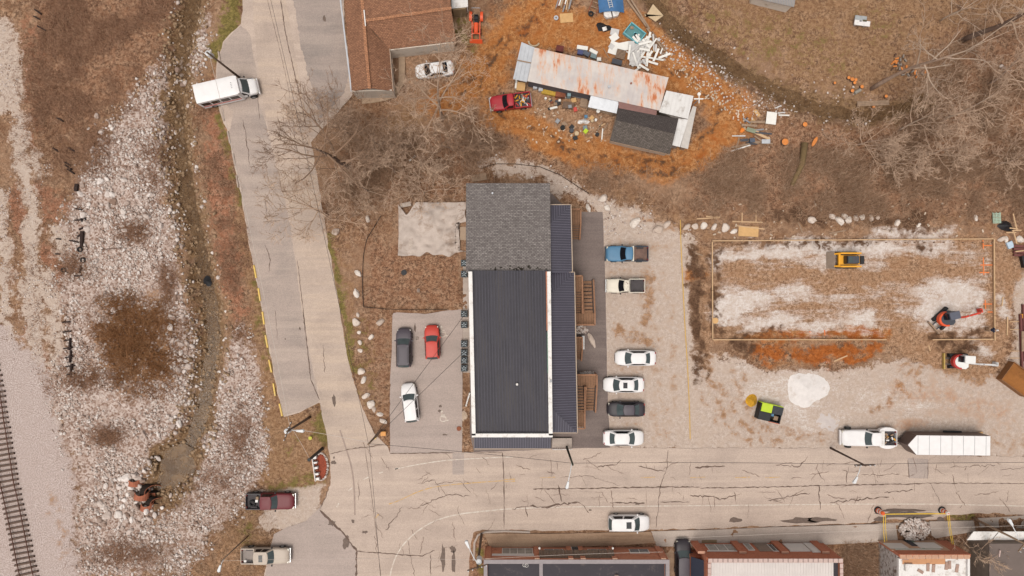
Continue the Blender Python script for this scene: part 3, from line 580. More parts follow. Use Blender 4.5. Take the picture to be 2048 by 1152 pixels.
# ------------------------------------------------------------------ water in the creek
m, nt, b = nodes_of('murky_water'); p = position(nt); n1 = noise_node(nt, p, .6, 5, .6); n2 = noise_node(nt, p, 4, 3, .6)
nt.links.new(mixc(nt, ramp(nt, n1, .35, .65), C(96, 70, 46), C(134, 104, 74)), b.inputs['Base Color'])
b.inputs['Roughness'].default_value = .12; b.inputs['Alpha'].default_value = .4; b.inputs['IOR'].default_value = 1.33; bump(nt, b, n2, .25, .03)
WATER = m
def water(name, path, hw, z, label):
    mb = MB(); r = random.Random(3)
    L = [(p[0]-hw*(1+r.uniform(-.25, .25)), p[1]) for p in path]; R = [(p[0]+hw*(1+r.uniform(-.25, .25)), p[1]) for p in path]
    o = len(mb.v)
    for a, c_ in zip(L, R): mb.v += [(*W(*a), z), (*W(*c_), z)]
    for i in range(len(path)-1): mb.f.append((o+2*i, o+2*i+2, o+2*i+3, o+2*i+1))
    return struct(mb.build(name, WATER), label)
water('creek_water', [q for q in CREEK_W], 34, -.93, 'shallow brown creek water among rocks')
mbp = MB().sheet([W(345+44*math.cos(a/9*6.283)*(1+.12*math.sin(a*5)), 933+50*math.sin(a/9*6.283)) for a in range(9)], -.78)
POOLW = WATER.copy(); POOLW.name = 'pool_water'; POOLW.node_tree.nodes['Principled BSDF'].inputs['Alpha'].default_value = .82; POOLW.node_tree.nodes['Principled BSDF'].inputs['Specular IOR Level'].default_value = .25
struct(mbp.build('creek_water', POOLW), 'brown pool at the rusty culvert mouths')
mbe = MB(); pe = CREEK_E; o = len(mbe.v)
for q in pe: mbe.v += [(*W(q[0]+8, q[1]-15), -.62), (*W(q[0]-8, q[1]+15), -.62)]
for i in range(len(pe)-1): mbe.f.append((o+2*i, o+2*i+1, o+2*i+3, o+2*i+2))
struct(mbe.build('creek_water', WATER), 'shallow muddy creek below the lawn')
# ------------------------------------------------------------------ building materials
def shingle(name, c1, c2, mortar, rot=0.0, sx=.33, sy=.16, msz=.018):
    m, nt, b = nodes_of(name); p = position(nt, rot)
    br = nt.nodes.new('ShaderNodeTexBrick'); nt.links.new(p, br.inputs['Vector'])
    br.inputs['Color1'].default_value = (*C(*c1), 1); br.inputs['Color2'].default_value = (*C(*c2), 1); br.inputs['Mortar'].default_value = (*C(*mortar), 1)
    br.inputs['Scale'].default_value = 1; br.inputs['Brick Width'].default_value = sx; br.inputs['Row Height'].default_value = sy; br.inputs['Mortar Size'].default_value = .018; br.inputs['Bias'].default_value = 0
    n = noise_node(nt, p, .35, 6, .65); c = mixc(nt, ramp(nt, n, .4, .7, 0, .4), br.outputs['Color'], C(*c2))
    f = noise_node(nt, p, 7, 3, .7); c = mixc(nt, ramp(nt, f, .35, .65), sc3(c, nt, .8), sc3(c, nt, 1.2))
    nt.links.new(c, b.inputs['Base Color']); b.inputs['Roughness'].default_value = .92; b.inputs['Specular IOR Level'].default_value = .2
    bump(nt, b, br.outputs['Fac'], -.5, .02); return m
def brick_wall(name, c1, c2, mortar, dirt=(120, 70, 50)):
    """courses on walls that face along y or x: uses x+y across, z up"""
    m, nt, b = nodes_of(name); g = nt.nodes.new('ShaderNodeNewGeometry'); sp = nt.nodes.new('ShaderNodeSeparateXYZ'); nt.links.new(g.outputs['Position'], sp.inputs[0])
    cb = nt.nodes.new('ShaderNodeCombineXYZ'); nt.links.new(math_n(nt, 'ADD', sp.outputs[0], sp.outputs[1]), cb.inputs[0]); nt.links.new(sp.outputs[2], cb.inputs[1])
    br = nt.nodes.new('ShaderNodeTexBrick'); nt.links.new(cb.outputs[0], br.inputs['Vector'])
    br.inputs['Color1'].default_value = (*C(*c1), 1); br.inputs['Color2'].default_value = (*C(*c2), 1); br.inputs['Mortar'].default_value = (*C(*mortar), 1)
    br.inputs['Scale'].default_value = 1; br.inputs['Brick Width'].default_value = .22; br.inputs['Row Height'].default_value = .075; br.inputs['Mortar Size'].default_value = .008
    n = noise_node(nt, g.outputs['Position'], 1.3, 6, .7); c = mixc(nt, ramp(nt, n, .55, .75, 0, .6), br.outputs['Color'], C(*dirt))
    nt.links.new(c, b.inputs['Base Color']); b.inputs['Roughness'].default_value = .9; bump(nt, b, br.outputs['Fac'], -.4, .01); return m
ROOF_METAL = M('charcoal_metal_roof', C(66, 63, 72), .5, .14, .5, spec=.3, dirt=C(84, 79, 84), dirt_amt=.45, dirt_scale=.35)
ROOF_METAL2 = M('charcoal_metal_roof_rib', C(70, 67, 76), .55, .14, .5, spec=.2)
PORCH_METAL = M('porch_metal_roof', C(72, 68, 80), .42, .08, .7, spec=.4)
TRIM = M('tan_trim', C(190, 168, 148), .7, .1); WHITE = M('white_paint', C(238, 233, 230), .5, .06, 1, dirt=C(200, 190, 182), dirt_amt=.4, dirt_scale=1.4)
SHG = shingle('grey_shingle', (146, 138, 135), (116, 108, 106), (72, 66, 64), 0, .36, .17); SIDING = M('pale_siding', C(206, 196, 186), .8, .08)
CAP_RED = M('orange_trim', C(184, 122, 96), .7, .2, 1.2); CAP_GRN = M('teal_trim', C(96, 120, 108), .7, .1)
GLASS = M('window_glass', C(70, 78, 84), .12, .2, 1, spec=.6); GLASS_L = M('pale_window_glass', C(136, 140, 146), .12, .2, 1, spec=.6)
WOOD = M('weathered_deck_wood', C(150, 112, 86), .85, .28, 2, streak=(1, 6, 1)); WOOD_D = M('dark_tread_wood', C(78, 60, 52), .85, .25, 2); WOOD_RAIL = M('brown_rail_wood', C(164, 120, 92), .85, .2, 3)
LUMBER = M('new_lumber', C(208, 172, 134), .8, .12, 3); PLY = M('plywood', C(214, 170, 116), .8, .12, 2); OLDWOOD = M('old_grey_wood', C(160, 134, 112), .85, .25, 3)
BLK = M('black_plastic', C(34, 34, 38), .6, .2, 3); STEEL = M('grey_steel', C(150, 150, 154), .45, .15, 3, metal=.3); RUST = M('rusty_steel', C(150, 88, 62), .85, .3, 3, dirt=C(96, 56, 40), dirt_amt=.5); GALV = M('galvanised', C(196, 198, 204), .45, .1, 2, metal=.2)

# ------------------------------------------------------------------ the apartment building (one thing, many parts)
hb = 7.0
ab = thing('apartment_building', 'long apartment building with charcoal ribbed metal roof, white parapets and grey shingled rear wing', 'building', (0, 0, 0))
Rf = [W(937, 541, hb), W(1097, 541, hb), W(1104, 873, hb), W(945, 873, hb)]
def lerp2(a, b, t): return (a[0]+(b[0]-a[0])*t, a[1]+(b[1]-a[1])*t)
MB().prism([lerp2(Rf[i], (sum(p[0] for p in Rf)/4, sum(p[1] for p in Rf)/4), .012) for i in range(4)], 0, hb-.12).build('wall', SIDING, ab)
npan = 27
RMV = [M('charcoal_metal_roof_%d' % k, C(60+q, 57+q, 65+q), .55, .14, .45, spec=.2, dirt=C(76, 71, 74), dirt_amt=.5, dirt_scale=.3, streak=(1.6, .35, 1)) for k, q in enumerate((0, 3, -3, 1, 5))]
for half, (t0, t1) in enumerate(((0.0, .4425), (.4425, 1.0))):
    for i in range(npan):
        u0, u1 = i/npan, (i+1)/npan
        A = lerp2(lerp2(Rf[0], Rf[1], u0), lerp2(Rf[3], Rf[2], u0), t0); B = lerp2(lerp2(Rf[0], Rf[1], u1), lerp2(Rf[3], Rf[2], u1), t0)
        D = lerp2(lerp2(Rf[0], Rf[1], u0), lerp2(Rf[3], Rf[2], u0), t1); E = lerp2(lerp2(Rf[0], Rf[1], u1), lerp2(Rf[3], Rf[2], u1), t1)
        z = hb-.02-.02*half
        mb = MB().slab([(*A, z), (*B, z), (*E, z-.02), (*D, z-.02)], .05)
        pan = mb.build('roof_panel', RMV[(i*7+half*3) % 5], ab)
        MB().beam((*lerp2(A, B, .5), z+.035), (*lerp2(D, E, .5), z+.015), .13, .07).build('rib', ROOF_METAL2, pan)
zt = hb+.45
def par(a, c, w, name='parapet', mat=WHITE, z0=hb-.5, z1=zt, wall=False):
    return MB().beam((*a, (z0+z1)/2), (*c, (z0+z1)/2), w, z1-z0).build(name, mat, ab)
P4 = [W(940.5, 543, zt), W(1097.5, 543, zt), W(1101.5, 871, zt), W(947.5, 871, zt)]
par(P4[0], P4[3], .42); par((P4[3][0]-.21, P4[3][1]), (P4[2][0]+.21, P4[2][1]), .4); par(P4[1], P4[2], .42)
def onp(t): return lerp2(P4[1], P4[2], t)
q = onp(.0); q2 = onp(.36); MB().beam((q[0]-.26, q[1], hb+.28), (q2[0]-.26, q2[1], hb+.28), .12, .5).build('parapet_flashing', CAP_RED, ab)['label'] = 'orange inner flashing'
q = onp(.37); q2 = onp(.62); MB().beam((q[0]-.25, q[1], hb+.26), (q2[0]-.25, q2[1], hb+.26), .10, .46).build('parapet_flashing', CAP_GRN, ab)['label'] = 'teal inner flashing'
x, y = W(1034, 768, hb); MB().cyl(x, y, hb-.1, hb+.35, .13, 10).build('vent_pipe', WHITE, ab)
x, y = W(1102, 762, zt); MB().box(x-.12, x+.12, y-.14, y+.14, zt, zt+.12).build('roof_lamp', STEEL, ab)
# rear wing, shingles
hr = 6.6
q = [W(932, 366, hr), W(1100, 366, hr), W(1102, 545, hr), W(932, 545, hr)]
rw = MB().slab([(*q[0], hr-.1), (*q[1], hr-.1), (*q[2], hr+.12), (*q[3], hr+.12)], .2).build('roof', SHG, ab); rw['label'] = 'grey shingled rear roof'
MB().prism([lerp2(p, W(1016, 450, hr), .04) for p in q], 0, hr-.22).build('wall', SIDING, ab)
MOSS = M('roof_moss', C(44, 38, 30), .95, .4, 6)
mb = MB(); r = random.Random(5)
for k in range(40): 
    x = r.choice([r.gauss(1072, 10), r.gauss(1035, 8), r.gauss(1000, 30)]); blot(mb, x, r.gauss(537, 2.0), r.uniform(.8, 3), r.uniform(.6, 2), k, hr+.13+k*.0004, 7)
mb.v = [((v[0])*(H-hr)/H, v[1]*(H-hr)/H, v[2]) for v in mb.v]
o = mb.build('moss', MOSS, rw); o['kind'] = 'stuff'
x, y = W(985, 387, hr); MB().cyl(x, y, hr-.1, hr+.4, .1, 8).build('vent_pipe', GALV, ab)
def seam_face(pts, d, sp, w, hgt, mat, parent, name='seams'):
    """standing seams on a planar roof face; d = seam direction in plan"""
    P = [Vector(p) for p in pts]; nrm = (P[1]-P[0]).cross(P[2]-P[0]).normalized()
    if nrm.z < 0: nrm = -nrm
    d = Vector((d[0], d[1], 0)).normalized(); s = Vector((-d.y, d.x, 0))
    zf = lambda x, y: P[0].z-(nrm.x*(x-P[0].x)+nrm.y*(y-P[0].y))/nrm.z
    vals = [p.dot(s) for p in P]; mb = MB(); t = min(vals)+sp*.5
    while t < max(vals):
        hit = []
        for i in range(len(P)):
            a, c = P[i], P[(i+1) % len(P)]; fa, fc = a.dot(s)-t, c.dot(s)-t
            if fa*fc < 0: u = fa/(fa-fc); hit.append(a+(c-a)*u)
        if len(hit) == 2:
            a, c = hit; mb.beam((a.x, a.y, zf(a.x, a.y)+hgt/2), (c.x, c.y, zf(c.x, c.y)+hgt/2), w, hgt, nrm)
        t += sp
    o = mb.build(name, mat, parent); o['kind'] = 'stuff'; return o
SEAM = M('porch_seam', C(108, 104, 118), .4, .08, .7, spec=.4)
def porch(x0t, x0b, x1t, x1b, yt, yb, hip_t, hip_b, zh, zl):
    a = (*W(x0t, yt, zl), zl); bb = (*W(x1t, yt, zl), zl); c_ = (*W(x1b, yb, zl), zl); d = (*W(x0b, yb, zl), zl)
    wdt = (x1t-x0t)
    e = (*W(x0t, yt+wdt*.95, zh), zh) if hip_t else (*W(x0t, yt, zh), zh)
    f = (*W(x0b, yb-wdt*.95, zh), zh) if hip_b else (*W(x0b, yb, zh), zh)
    f0 = [e, bb if hip_t else bb, c_, f]
    roof = MB().slab([e, bb, c_, f], .12).build('porch_roof', PORCH_METAL, ab); seam_face([e, bb, c_, f], (1, -.01), .28, .05, .06, SEAM, roof)
    if hip_t: h = MB().slab([a, bb, e], .12).build('porch_roof', PORCH_METAL, ab); seam_face([a, bb, e], (0, 1), .28, .05, .06, SEAM, h); MB().beam(bb, e, .1, .1).build('hip_cap', PORCH_METAL, roof)
    if hip_b: h = MB().slab([d, c_, f], .12).build('porch_roof', PORCH_METAL, ab); seam_face([d, c_, f], (0, 1), .28, .05, .06, SEAM, h); MB().beam(c_, f, .1, .1).build('hip_cap', PORCH_METAL, roof)
    MB().beam((bb[0]+.06, bb[1], zl-.08), (c_[0]+.06, c_[1], zl-.08), .1, .16).build('gutter', TRIM, ab)
    if hip_t: MB().beam((a[0], a[1]+.04, zl-.08), (bb[0]+.1, bb[1]+.04, zl-.08), .1, .16).build('fascia', TRIM, ab)
    if hip_b: MB().beam((d[0], d[1]-.04, zl-.08), (c_[0]+.1, c_[1]-.04, zl-.08), .1, .16).build('fascia', TRIM, ab)
    n = 5
    for k in range(n+1):
        t = k/n; q = lerp2(bb, c_, .02+t*.96); MB().box(q[0]-.25, q[0]-.12, q[1]-.07, q[1]+.07, 0, zl-.1).build('post', WOOD_RAIL, ab)
    q0, q1 = lerp2(bb, c_, .01), lerp2(bb, c_, .99); x0 = W(x0b, yb, zl)[0]
    MB().prism([(q0[0]-.1, q0[1]), (q1[0]-.1, q1[1]), (x0, q1[1]), (x0, q0[1])], 2.9, 3.05).build('balcony', WOOD, ab)
porch(1100.5, 1102.5, 1141, 1144, 410, 546, True, False, 6.2, 5.5)
porch(1100, 1105, 1148, 1154, 545, 865, True, True, 6.5, 5.6)
# south awning
za, zb = 3.9, 3.3
t4 = [(*W(948, 877, za), za), (*W(1102, 877, za), za), (*W(1102, 897, zb), zb), (*W(949, 897, zb), zb)]
t4[0] = (t4[3][0], t4[0][1]+.9, za); t4[1] = (t4[2][0], t4[1][1]+.9, za)
aw = MB().slab(t4, .1).build('awning_roof', PORCH_METAL, ab); seam_face(t4, (0, 1), .28, .05, .06, SEAM, aw)
MB().beam((t4[3][0], t4[3][1]-.05, zb-.08), (t4[2][0]+.05, t4[2][1]-.05, zb-.08), .1, .14).build('fascia', TRIM, aw)
for t in (.02, .33, .66, .98): q = lerp2(t4[3], t4[2], t); MB().box(q[0]-.06, q[0]+.06, q[1]+.12, q[1]+.24, 0, zb-.05).build('post', TRIM, ab)
# concrete slab and condensers on the west side
MB().prism([W(*q) for q in [(926, 520), (944, 520), (944, 745), (926, 745)]], 0, .09).build('slab', CONC, ab)
COND = M('condenser_case', C(70, 78, 84), .5, .15, 4); CONDG = M('condenser_blade', C(150, 160, 166), .45, .1); CONDK = M('condenser_dark', C(26, 30, 34), .7, .2)
def condenser(px, py, label):
    x, y = W(px, py, .9); t = thing('condenser_unit', label, 'air conditioner', (x, y, .09), 0, 'condensers along the west wall')
    MB().box(-.40, .40, -.40, .40, 0, .82, .03).build('case', COND, t)
    MB().cyl(0, 0, .823, .835, .33, 20).build('fan_well', CONDK, t)
    fn = MB()
    for k in range(5): a = k*1.2566; fn.sheet([(.05*math.cos(a), .05*math.sin(a)), (.30*math.cos(a+.12), .30*math.sin(a+.12)), (.28*math.cos(a+.62), .28*math.sin(a+.62)), (.12*math.cos(a+.7), .12*math.sin(a+.7))], .842)
    fn.build('fan', CONDG, t); MB().tube([(.36*math.cos(a*.4488), .36*math.sin(a*.4488), .845) for a in range(15)], .018, 4).build('guard', COND, t)
for py, lb in ((526, 'dark condenser unit under the shingled roof edge, northernmost'), (548, 'dark condenser unit just below the northernmost one'), (628, 'dark condenser unit at the north edge of the parking bay'), (650, 'dark condenser unit between the pair and the row of four'), (688, 'top condenser of the tight row of four'), (706, 'second condenser from the top in the tight row of four'), (721, 'third condenser from the top in the tight row of four'), (737, 'bottom condenser of the tight row of four')): condenser(928, py, lb)
# entry steps at the south-east corner
t = thing('entry_steps', 'pale concrete steps under the porch corner nearest the street', 'stairs', (*W(1124, 868), 0))
for k in range(3): x, y = W(1124, 872+k*4); MB().box(-1.2, 1.15, -1.1-k*.25, -.4-k*.0, 0, .45-k*.14).build('step', CONC, t)
MB().tube([(-1.2, -1.65, .95), (1.2, -1.65, .95)], .04, 6).build('handrail', WHITE, t)
for k in range(12): MB().box(-1.2+k*.21, -1.17+k*.21, -1.66, -1.63, .1, .95).build('baluster', WHITE, t)

# ------------------------------------------------------------------ wooden stairs: each a thing with treads, boards and rails
def deck(t, x0, x1, y0, y1, z, along='y'):
    n = max(2, int(abs(x1-x0)/.3))
    for k in range(n):
        a = x0+(x1-x0)*k/n; MB().box(a+.012, a+(x1-x0)/n-.012, y0, y1, z-.05, z-.0).build('board', WOOD, t)
    MB().box(x0, x1, y0+.03, y1-.03, z-.25, z-.06).build('frame', WOOD_D, t)
def rail(t, pts, hgt=.95):
    mb = MB()
    for a, c_ in zip(pts[:-1], pts[1:]): MB().beam((a[0], a[1], a[2]+hgt), (c_[0], c_[1], c_[2]+hgt), .16, .05).build('handrail', WOOD_RAIL, t)
    for a in pts: MB().box(a[0]-.05, a[0]+.05, a[1]-.05, a[1]+.05, 0, a[2]+hgt-.03).build('post', WOOD_RAIL, t)
    for a, c_ in zip(pts[:-1], pts[1:]):
        L = math.dist(a, c_); n = int(L/.28)
        for k in range(1, n): f = k/n; q = [a[i]+(c_[i]-a[i])*f for i in range(3)]; mb.box(q[0]-.02, q[0]+.02, q[1]-.02, q[1]+.02, q[2], q[2]+hgt-.04)
    if mb.v: o = mb.build('balusters', WOOD_RAIL, t); o['kind'] = 'stuff'
def flight(t, x0, x1, ya, yb, za, zb, n):
    for k in range(n):
        f0 = k/n; y = ya+(yb-ya)*f0; z = za+(zb-za)*(k+.5)/n; dy = (yb-ya)/n
        MB().box(x0+.04, x1-.04, min(y, y+dy*.72), max(y, y+dy*.72), z-.05, z).build('tread', WOOD, t)
    for x in (x0, x1): MB().beam((x, ya, za-.08), (x, yb, zb-.08), .06, .24).build('stringer', WOOD_D, t)
def stair(name, label, up_n, X0, X1, X2, Ya, Yb, Yc, Yd):
    """double stair: landing between, px coordinates on the ground; flight A next to wall goes up to the balcony"""
    return None
# top single stair (north porch)
def px_local(px, py, h, o): x, y = W(px, py, h); return x-o[0], y-o[1]
def single(label, xa, xb, yt, ym, yb, z):
    o = W((xa+xb)/2, (yt+yb)/2, 0); t = thing('wooden_stair', label, 'stairs', (*o, 0), 0, 'wooden porch stairs')
    a = px_local(xa, yt, z, o); c_ = px_local(xb, ym, z, o); deck(t, a[0], c_[0], c_[1], a[1], z)
    e = px_local(xb, yb, 0, o); flight(t, a[0], c_[0], c_[1], e[1], z, .1, max(4, int(z/.18)))
    rail(t, [(c_[0], a[1], z), (c_[0], c_[1], z), (c_[0], e[1], .1)]); rail(t, [(a[0], a[1], z), (c_[0], a[1], z)]); return t
single('short brown wooden stair with one landing at the shingled rear wing', 1139, 1160, 420, 448, 480, 1.3)
single('small brown wooden stair between the two double stairs', 1146, 1163, 674, 698, 720, 1.1)
def double(label, xa, xm, xb, y_up, y_f0, y_f1, y_land, y_out):
    """upper deck [xa..xm, y_up..y_f0] at 3 m, flight down to the landing at 1.5 m [y_f1..y_land], second flight back beside it"""
    o = W(xm, (y_up+y_land)/2, 0); t = thing('wooden_stair', label, 'stairs', (*o, 0), 0, 'wooden porch stairs')
    za, zl = 3.0, 1.5
    a = px_local(xa, y_up, za, o); b_ = px_local(xm, y_f0, za, o); l0 = px_local(xa, y_f1, zl, o); l1 = px_local(xb, y_land, zl, o); ou = px_local(xb, y_out, 0, o); xmid = px_local(xm, 0, zl, o)[0]
    deck(t, a[0], b_[0], min(a[1], b_[1]), max(a[1], b_[1]), za)
    flight(t, a[0], xmid-.08, b_[1], l0[1], za, zl, 9)
    deck(t, l0[0], l1[0], min(l0[1], l1[1]), max(l0[1], l1[1]), zl)
    flight(t, xmid+.12, l1[0]-.1, l0[1], ou[1], zl, .1, 9)
    rail(t, [(b_[0], a[1], za), (b_[0], b_[1], za), (xmid, l0[1], zl)]); rail(t, [(xmid+.16, l0[1], zl), (xmid+.16, ou[1], .1)])
    rail(t, [(l1[0], ou[1], .1), (l1[0], l0[1], zl), (l1[0], l1[1], zl), (l0[0], l1[1], zl)]); rail(t, [(a[0], a[1], za), (b_[0], a[1], za)])
    return t
double('brown wooden double stair just below the blue pickup, beside the upper porch', 1146, 1163, 1188, 552, 580, 626, 649, 560)
double('brown wooden double stair nearest the black sedan, beside the lower porch', 1150, 1168, 1192, 854, 824, 772, 748, 822)

# ------------------------------------------------------------------ brown roofed house, top left
BRS = shingle('brown_shingle', (174, 126, 98), (142, 102, 80), (104, 72, 56), -.1, .3, .15); BRS2 = shingle('brown_shingle_ridge', (196, 142, 108), (170, 120, 90), (120, 82, 62), -.1, .3, .2)
ho = W(790, 90); hs = thing('house', 'house with brown shingled hip roof and white siding beside the grey forecourt', 'house', (*ho, 0))
ze, zr = 3.0, 4.9
def R3(px, py, z): return (*W(px, py, z), z)
N0 = -160
MB().slab([R3(676, N0, ze), R3(703, 183, ze), R3(738, 176, zr-.5), R3(724, 0, zr), R3(716, N0, zr)], .15).build('roof', BRS, hs, world=True)
MB().slab([R3(738, 176, zr-.5), R3(786, 182, ze), R3(779, 98, ze), R3(728, 45, zr), R3(724, 0, zr)], .15).build('roof', BRS, hs, world=True)
MB().slab([R3(728, 42, zr+.02), R3(902, 16, zr-.2), R3(912, 82, ze), R3(779, 98, ze)], .15).build('roof', BRS, hs, world=True)
MB().slab([R3(728, 42, zr+.01), R3(902, 16, zr-.2), R3(896, -70, ze), R3(716, N0, zr)], .15).build('roof', BRS, hs, world=True)
for p, q in ((R3(728, 42, zr+.06), R3(903, 16, zr-.14)), (R3(716, N0, zr+.05), R3(724, 0, zr+.05)), (R3(724, 0, zr+.05), R3(739, 178, zr-.4)), ): MB().beam(p, q, .34, .08).build('ridge_cap', BRS2, hs, world=True)
MB().beam(R3(728, 20, zr+.1), R3(731, 52, zr+.1), .12, .06).build('ridge_vent', WHITE, hs, world=True)
MB().beam(R3(681, 0, ze-.05), R3(703, 183, ze-.05), .16, .12).build('gutter', GALV, hs, world=True)
MB().beam(R3(786, 182, ze-.05), R3(779, 98, ze-.05), .12, .12).build('gutter', TRIM, hs, world=True)
HW = M('white_siding', C(226, 212, 198), .8, .1, 1.5, dirt=C(180, 160, 140), dirt_amt=.3)
g = lambda px, py: W(px, py)
MB().prism([W(688, N0, ze), W(706, 182, ze), W(783, 182, ze), W(776, 100, ze), W(905, 85, ze), W(890, -80, ze)], 0, ze-.16).build('wall', HW, hs, world=True)
a, b_ = W(714, 178, ze), W(786, 180, ze); MB().prism([W(704, 184, ze), W(784, 182, ze), W(784, 180, ze), W(704, 182, ze)], 0, 3.2).build('gable_wall', HW, hs, world=True)
x, y = W(735, 186, .8); MB().box(x-1.6, x+1.6, y-.06, y+.02, .3, 1.6).build('window', GLASS, hs, world=True)
ribbon(MB(), [(799, 104), (804, 115), (804, 150), (803, 165), (795, 177), (782, 192), (768, 196), (745, 200), (724, 202)], .75, .14).build('walkway', M('walk_concrete', C(176, 150, 126), .9, .15), hs, world=True)
MB().prism([W(783, 108), W(912, 93), W(914, 100), W(786, 115)], -.05, .1).build('footing', CONC_BR, hs, world=True)
wo = W(920, 8); sh = thing('shed', 'white ribbed metal lean-to roof beside the brown roofed house', 'shed', (*wo, 0))
sf = [R3(903, -40, 2.7), R3(934, -40, 2.5), R3(936, 14, 2.5), R3(903, 17, 2.7)]
o = MB().slab(sf, .06).build('roof', WHITE, sh, world=True); seam_face(sf, (1, 0), .22, .04, .04, WHITE, o)

MB().prism([W(906, -38, 2), W(932, -38, 2), W(932, 20, 2), W(906, 23, 2)], 0, 2.4).build('wall', M('tan_wall', C(150, 126, 96), .85, .15), sh, world=True)
MB().tube([R3(934, 14, 2.4), R3(936, 22, 1.2), R3(933, 26, .1)], .05, 6).build('downpipe', WHITE, sh, world=True)

# ------------------------------------------------------------------ mobile home with rusty roof and its lean-tos
m, nt, b = nodes_of('rusty_white_roof'); p = position(nt, .22); nn = noise_node(nt, position(nt, .22, (1.0, .22, 1)), 1.6, 7, .72); nk = noise_node(nt, p, .22, 4, .6); ng = noise_node(nt, p, .5, 5, .6)
cc = mixc(nt, ramp(nt, ng, .35, .7), C(216, 206, 200), C(196, 186, 184)); rf = math_n(nt, 'ADD', nn, math_n(nt, 'MULTIPLY', math_n(nt, 'SUBTRACT', nk, .5), .7))
cc = mixc(nt, ramp(nt, rf, .45, .6, 0, .8), cc, C(222, 176, 146)); cc = mixc(nt, ramp(nt, rf, .565, .66), cc, C(196, 112, 62))
nt.links.new(cc, b.inputs['Base Color']); b.inputs['Roughness'].default_value = .6; RUSTROOF = m
mo = W(1195, 160); mh = thing('mobile_home', 'long mobile home with rust-streaked white metal roof in the dirt yard', 'house', (*mo, 0))
zm = 3.0
mf = [R3(1069, 95, zm), R3(1337, 155, zm-.05), R3(1319, 221, zm-.05), R3(1055, 162, zm)]
o = MB().slab(mf, .12).build('roof', RUSTROOF, mh, world=True)
dd = Vector(mf[3])-Vector(mf[0]); s_ = seam_face(mf, (dd.x, dd.y), .6, .05, .035, RUSTROOF, o)
x, y = W(1218, 174, zm); MB().cyl(x, y, zm-.1, zm+.25, .16, 12).build('roof_vent', GALV, mh, world=True)
x, y = W(1262, 167, zm); MB().cyl(x, y, zm-.1, zm+.2, .1, 10).build('roof_vent', RUST, mh, world=True)
MB().prism([W(1070, 99, zm), W(1334, 158, zm), W(1317, 218, zm), W(1057, 159, zm)], 0, zm-.14).build('wall', M('grey_home_wall', C(96, 92, 98), .8, .12), mh, world=True)
pw = [R3(1043, 84, 2.8), R3(1069, 95, 2.9), R3(1054, 164, 2.9), R3(1026, 158, 2.7)]
o = MB().slab(pw, .06).build('lean_to_roof', GALV, mh, world=True); seam_face(pw, (dd.x, dd.y), .45, .06, .05, GALV, o)
MB().beam(R3(1033, 120, 2.86), R3(1062, 126, 2.95), .14, .05).build('batten', OLDWOOD, mh, world=True)
for q in ((1046, 88), (1030, 155), (1052, 160)): x, y = W(*q, 2.7); MB().box(x-.06, x+.06, y-.06, y+.06, 0, 2.7).build('post', OLDWOOD, mh, world=True)
pw = [R3(1182, 190, 2.7), R3(1238, 203, 2.7), R3(1233, 227, 2.4), R3(1176, 214, 2.4)]
o = MB().slab(pw, .06).build('lean_to_roof', GALV, mh, world=True); seam_face(pw, (dd.x, dd.y), .7, .07, .05, GALV, o)
for q in ((1178, 212), (1230, 223)): x, y = W(*q, 2.4); MB().box(x-.06, x+.06, y-.06, y+.06, 0, 2.4).build('post', OLDWOOD, mh, world=True)
MB().slab([R3(1237, 203, 2.85), R3(1314, 221, 2.85), R3(1312, 232, 2.6), R3(1237, 216, 2.6)], .08).build('lean_to_roof', M('maroon_roof', C(136, 98, 92), .7, .12), mh, world=True)
MB().prism([W(1165, 206, .2), W(1233, 226, .2), W(1230, 232, .2), W(1163, 214, .2)], 0, .25).build('porch_step', OLDWOOD, mh, world=True)
MB().prism([W(1057, 163, 1), W(1178, 192, 1), W(1176, 197, 1), (W(1056, 168, 1))], .3, .34).build('porch_shelf', STEEL, mh, world=True)
so = W(1288, 262); sd = thing('shed', 'dark shingled gable shed joined to the mobile home', 'shed', (*so, 0))
SHD = shingle('dark_shingle', (118, 108, 102), (94, 86, 80), (66, 58, 54), -.22, .3, .16); SHD2 = shingle('black_shingle', (92, 84, 82), (80, 72, 70), (60, 54, 52), -.22, .3, .16)
MB().slab([R3(1236, 216, 2.6), R3(1357, 237, 2.6), R3(1350, 268, 3.3), R3(1232, 240, 3.3)], .12).build('roof', SHD2, sd, world=True)
MB().slab([R3(1232, 240, 3.31), R3(1350, 268, 3.31), R3(1340, 308, 2.5), R3(1220, 281, 2.5)], .12).build('roof', SHD, sd, world=True)
MB().prism([W(1238, 219, 2.5), W(1353, 239, 2.5), W(1337, 304, 2.5), W(1224, 278, 2.5)], 0, 2.4).build('wall', M('pale_shed_wall', C(196, 178, 162), .85, .12), sd, world=True)
MB().beam(R3(1220, 283, 2.42), R3(1340, 310, 2.42), .08, .16).build('fascia', OLDWOOD, sd, world=True)
co = W(1360, 240); cp = thing('carport', 'white ribbed metal lean-to at the east end of the mobile home', 'shed', (*co, 0))
CW = M('white_metal_roof', C(228, 224, 222), .5, .06, 1, dirt=C(180, 170, 162), dirt_amt=.35)
pw = [R3(1333, 181, 2.9), R3(1387, 192, 2.7), R3(1376, 238, 2.7), R3(1318, 224, 2.9)]
o = MB().slab(pw, .06).build('roof', CW, cp, world=True); seam_face(pw, (dd.x, dd.y), .5, .08, .05, CW, o)
pw = [R3(1356, 236, 2.6), R3(1393, 213, 2.3), R3(1376, 297, 2.3), R3(1345, 290, 2.6)]
pw = [R3(1357, 237, 2.62), R3(1376, 239, 2.55), R3(1360, 294, 2.55), R3(1344, 290, 2.62)]
o = MB().slab(pw, .06).build('roof', CW, cp, world=True); seam_face(pw, (dd.x, dd.y), .5, .08, .05, CW, o)
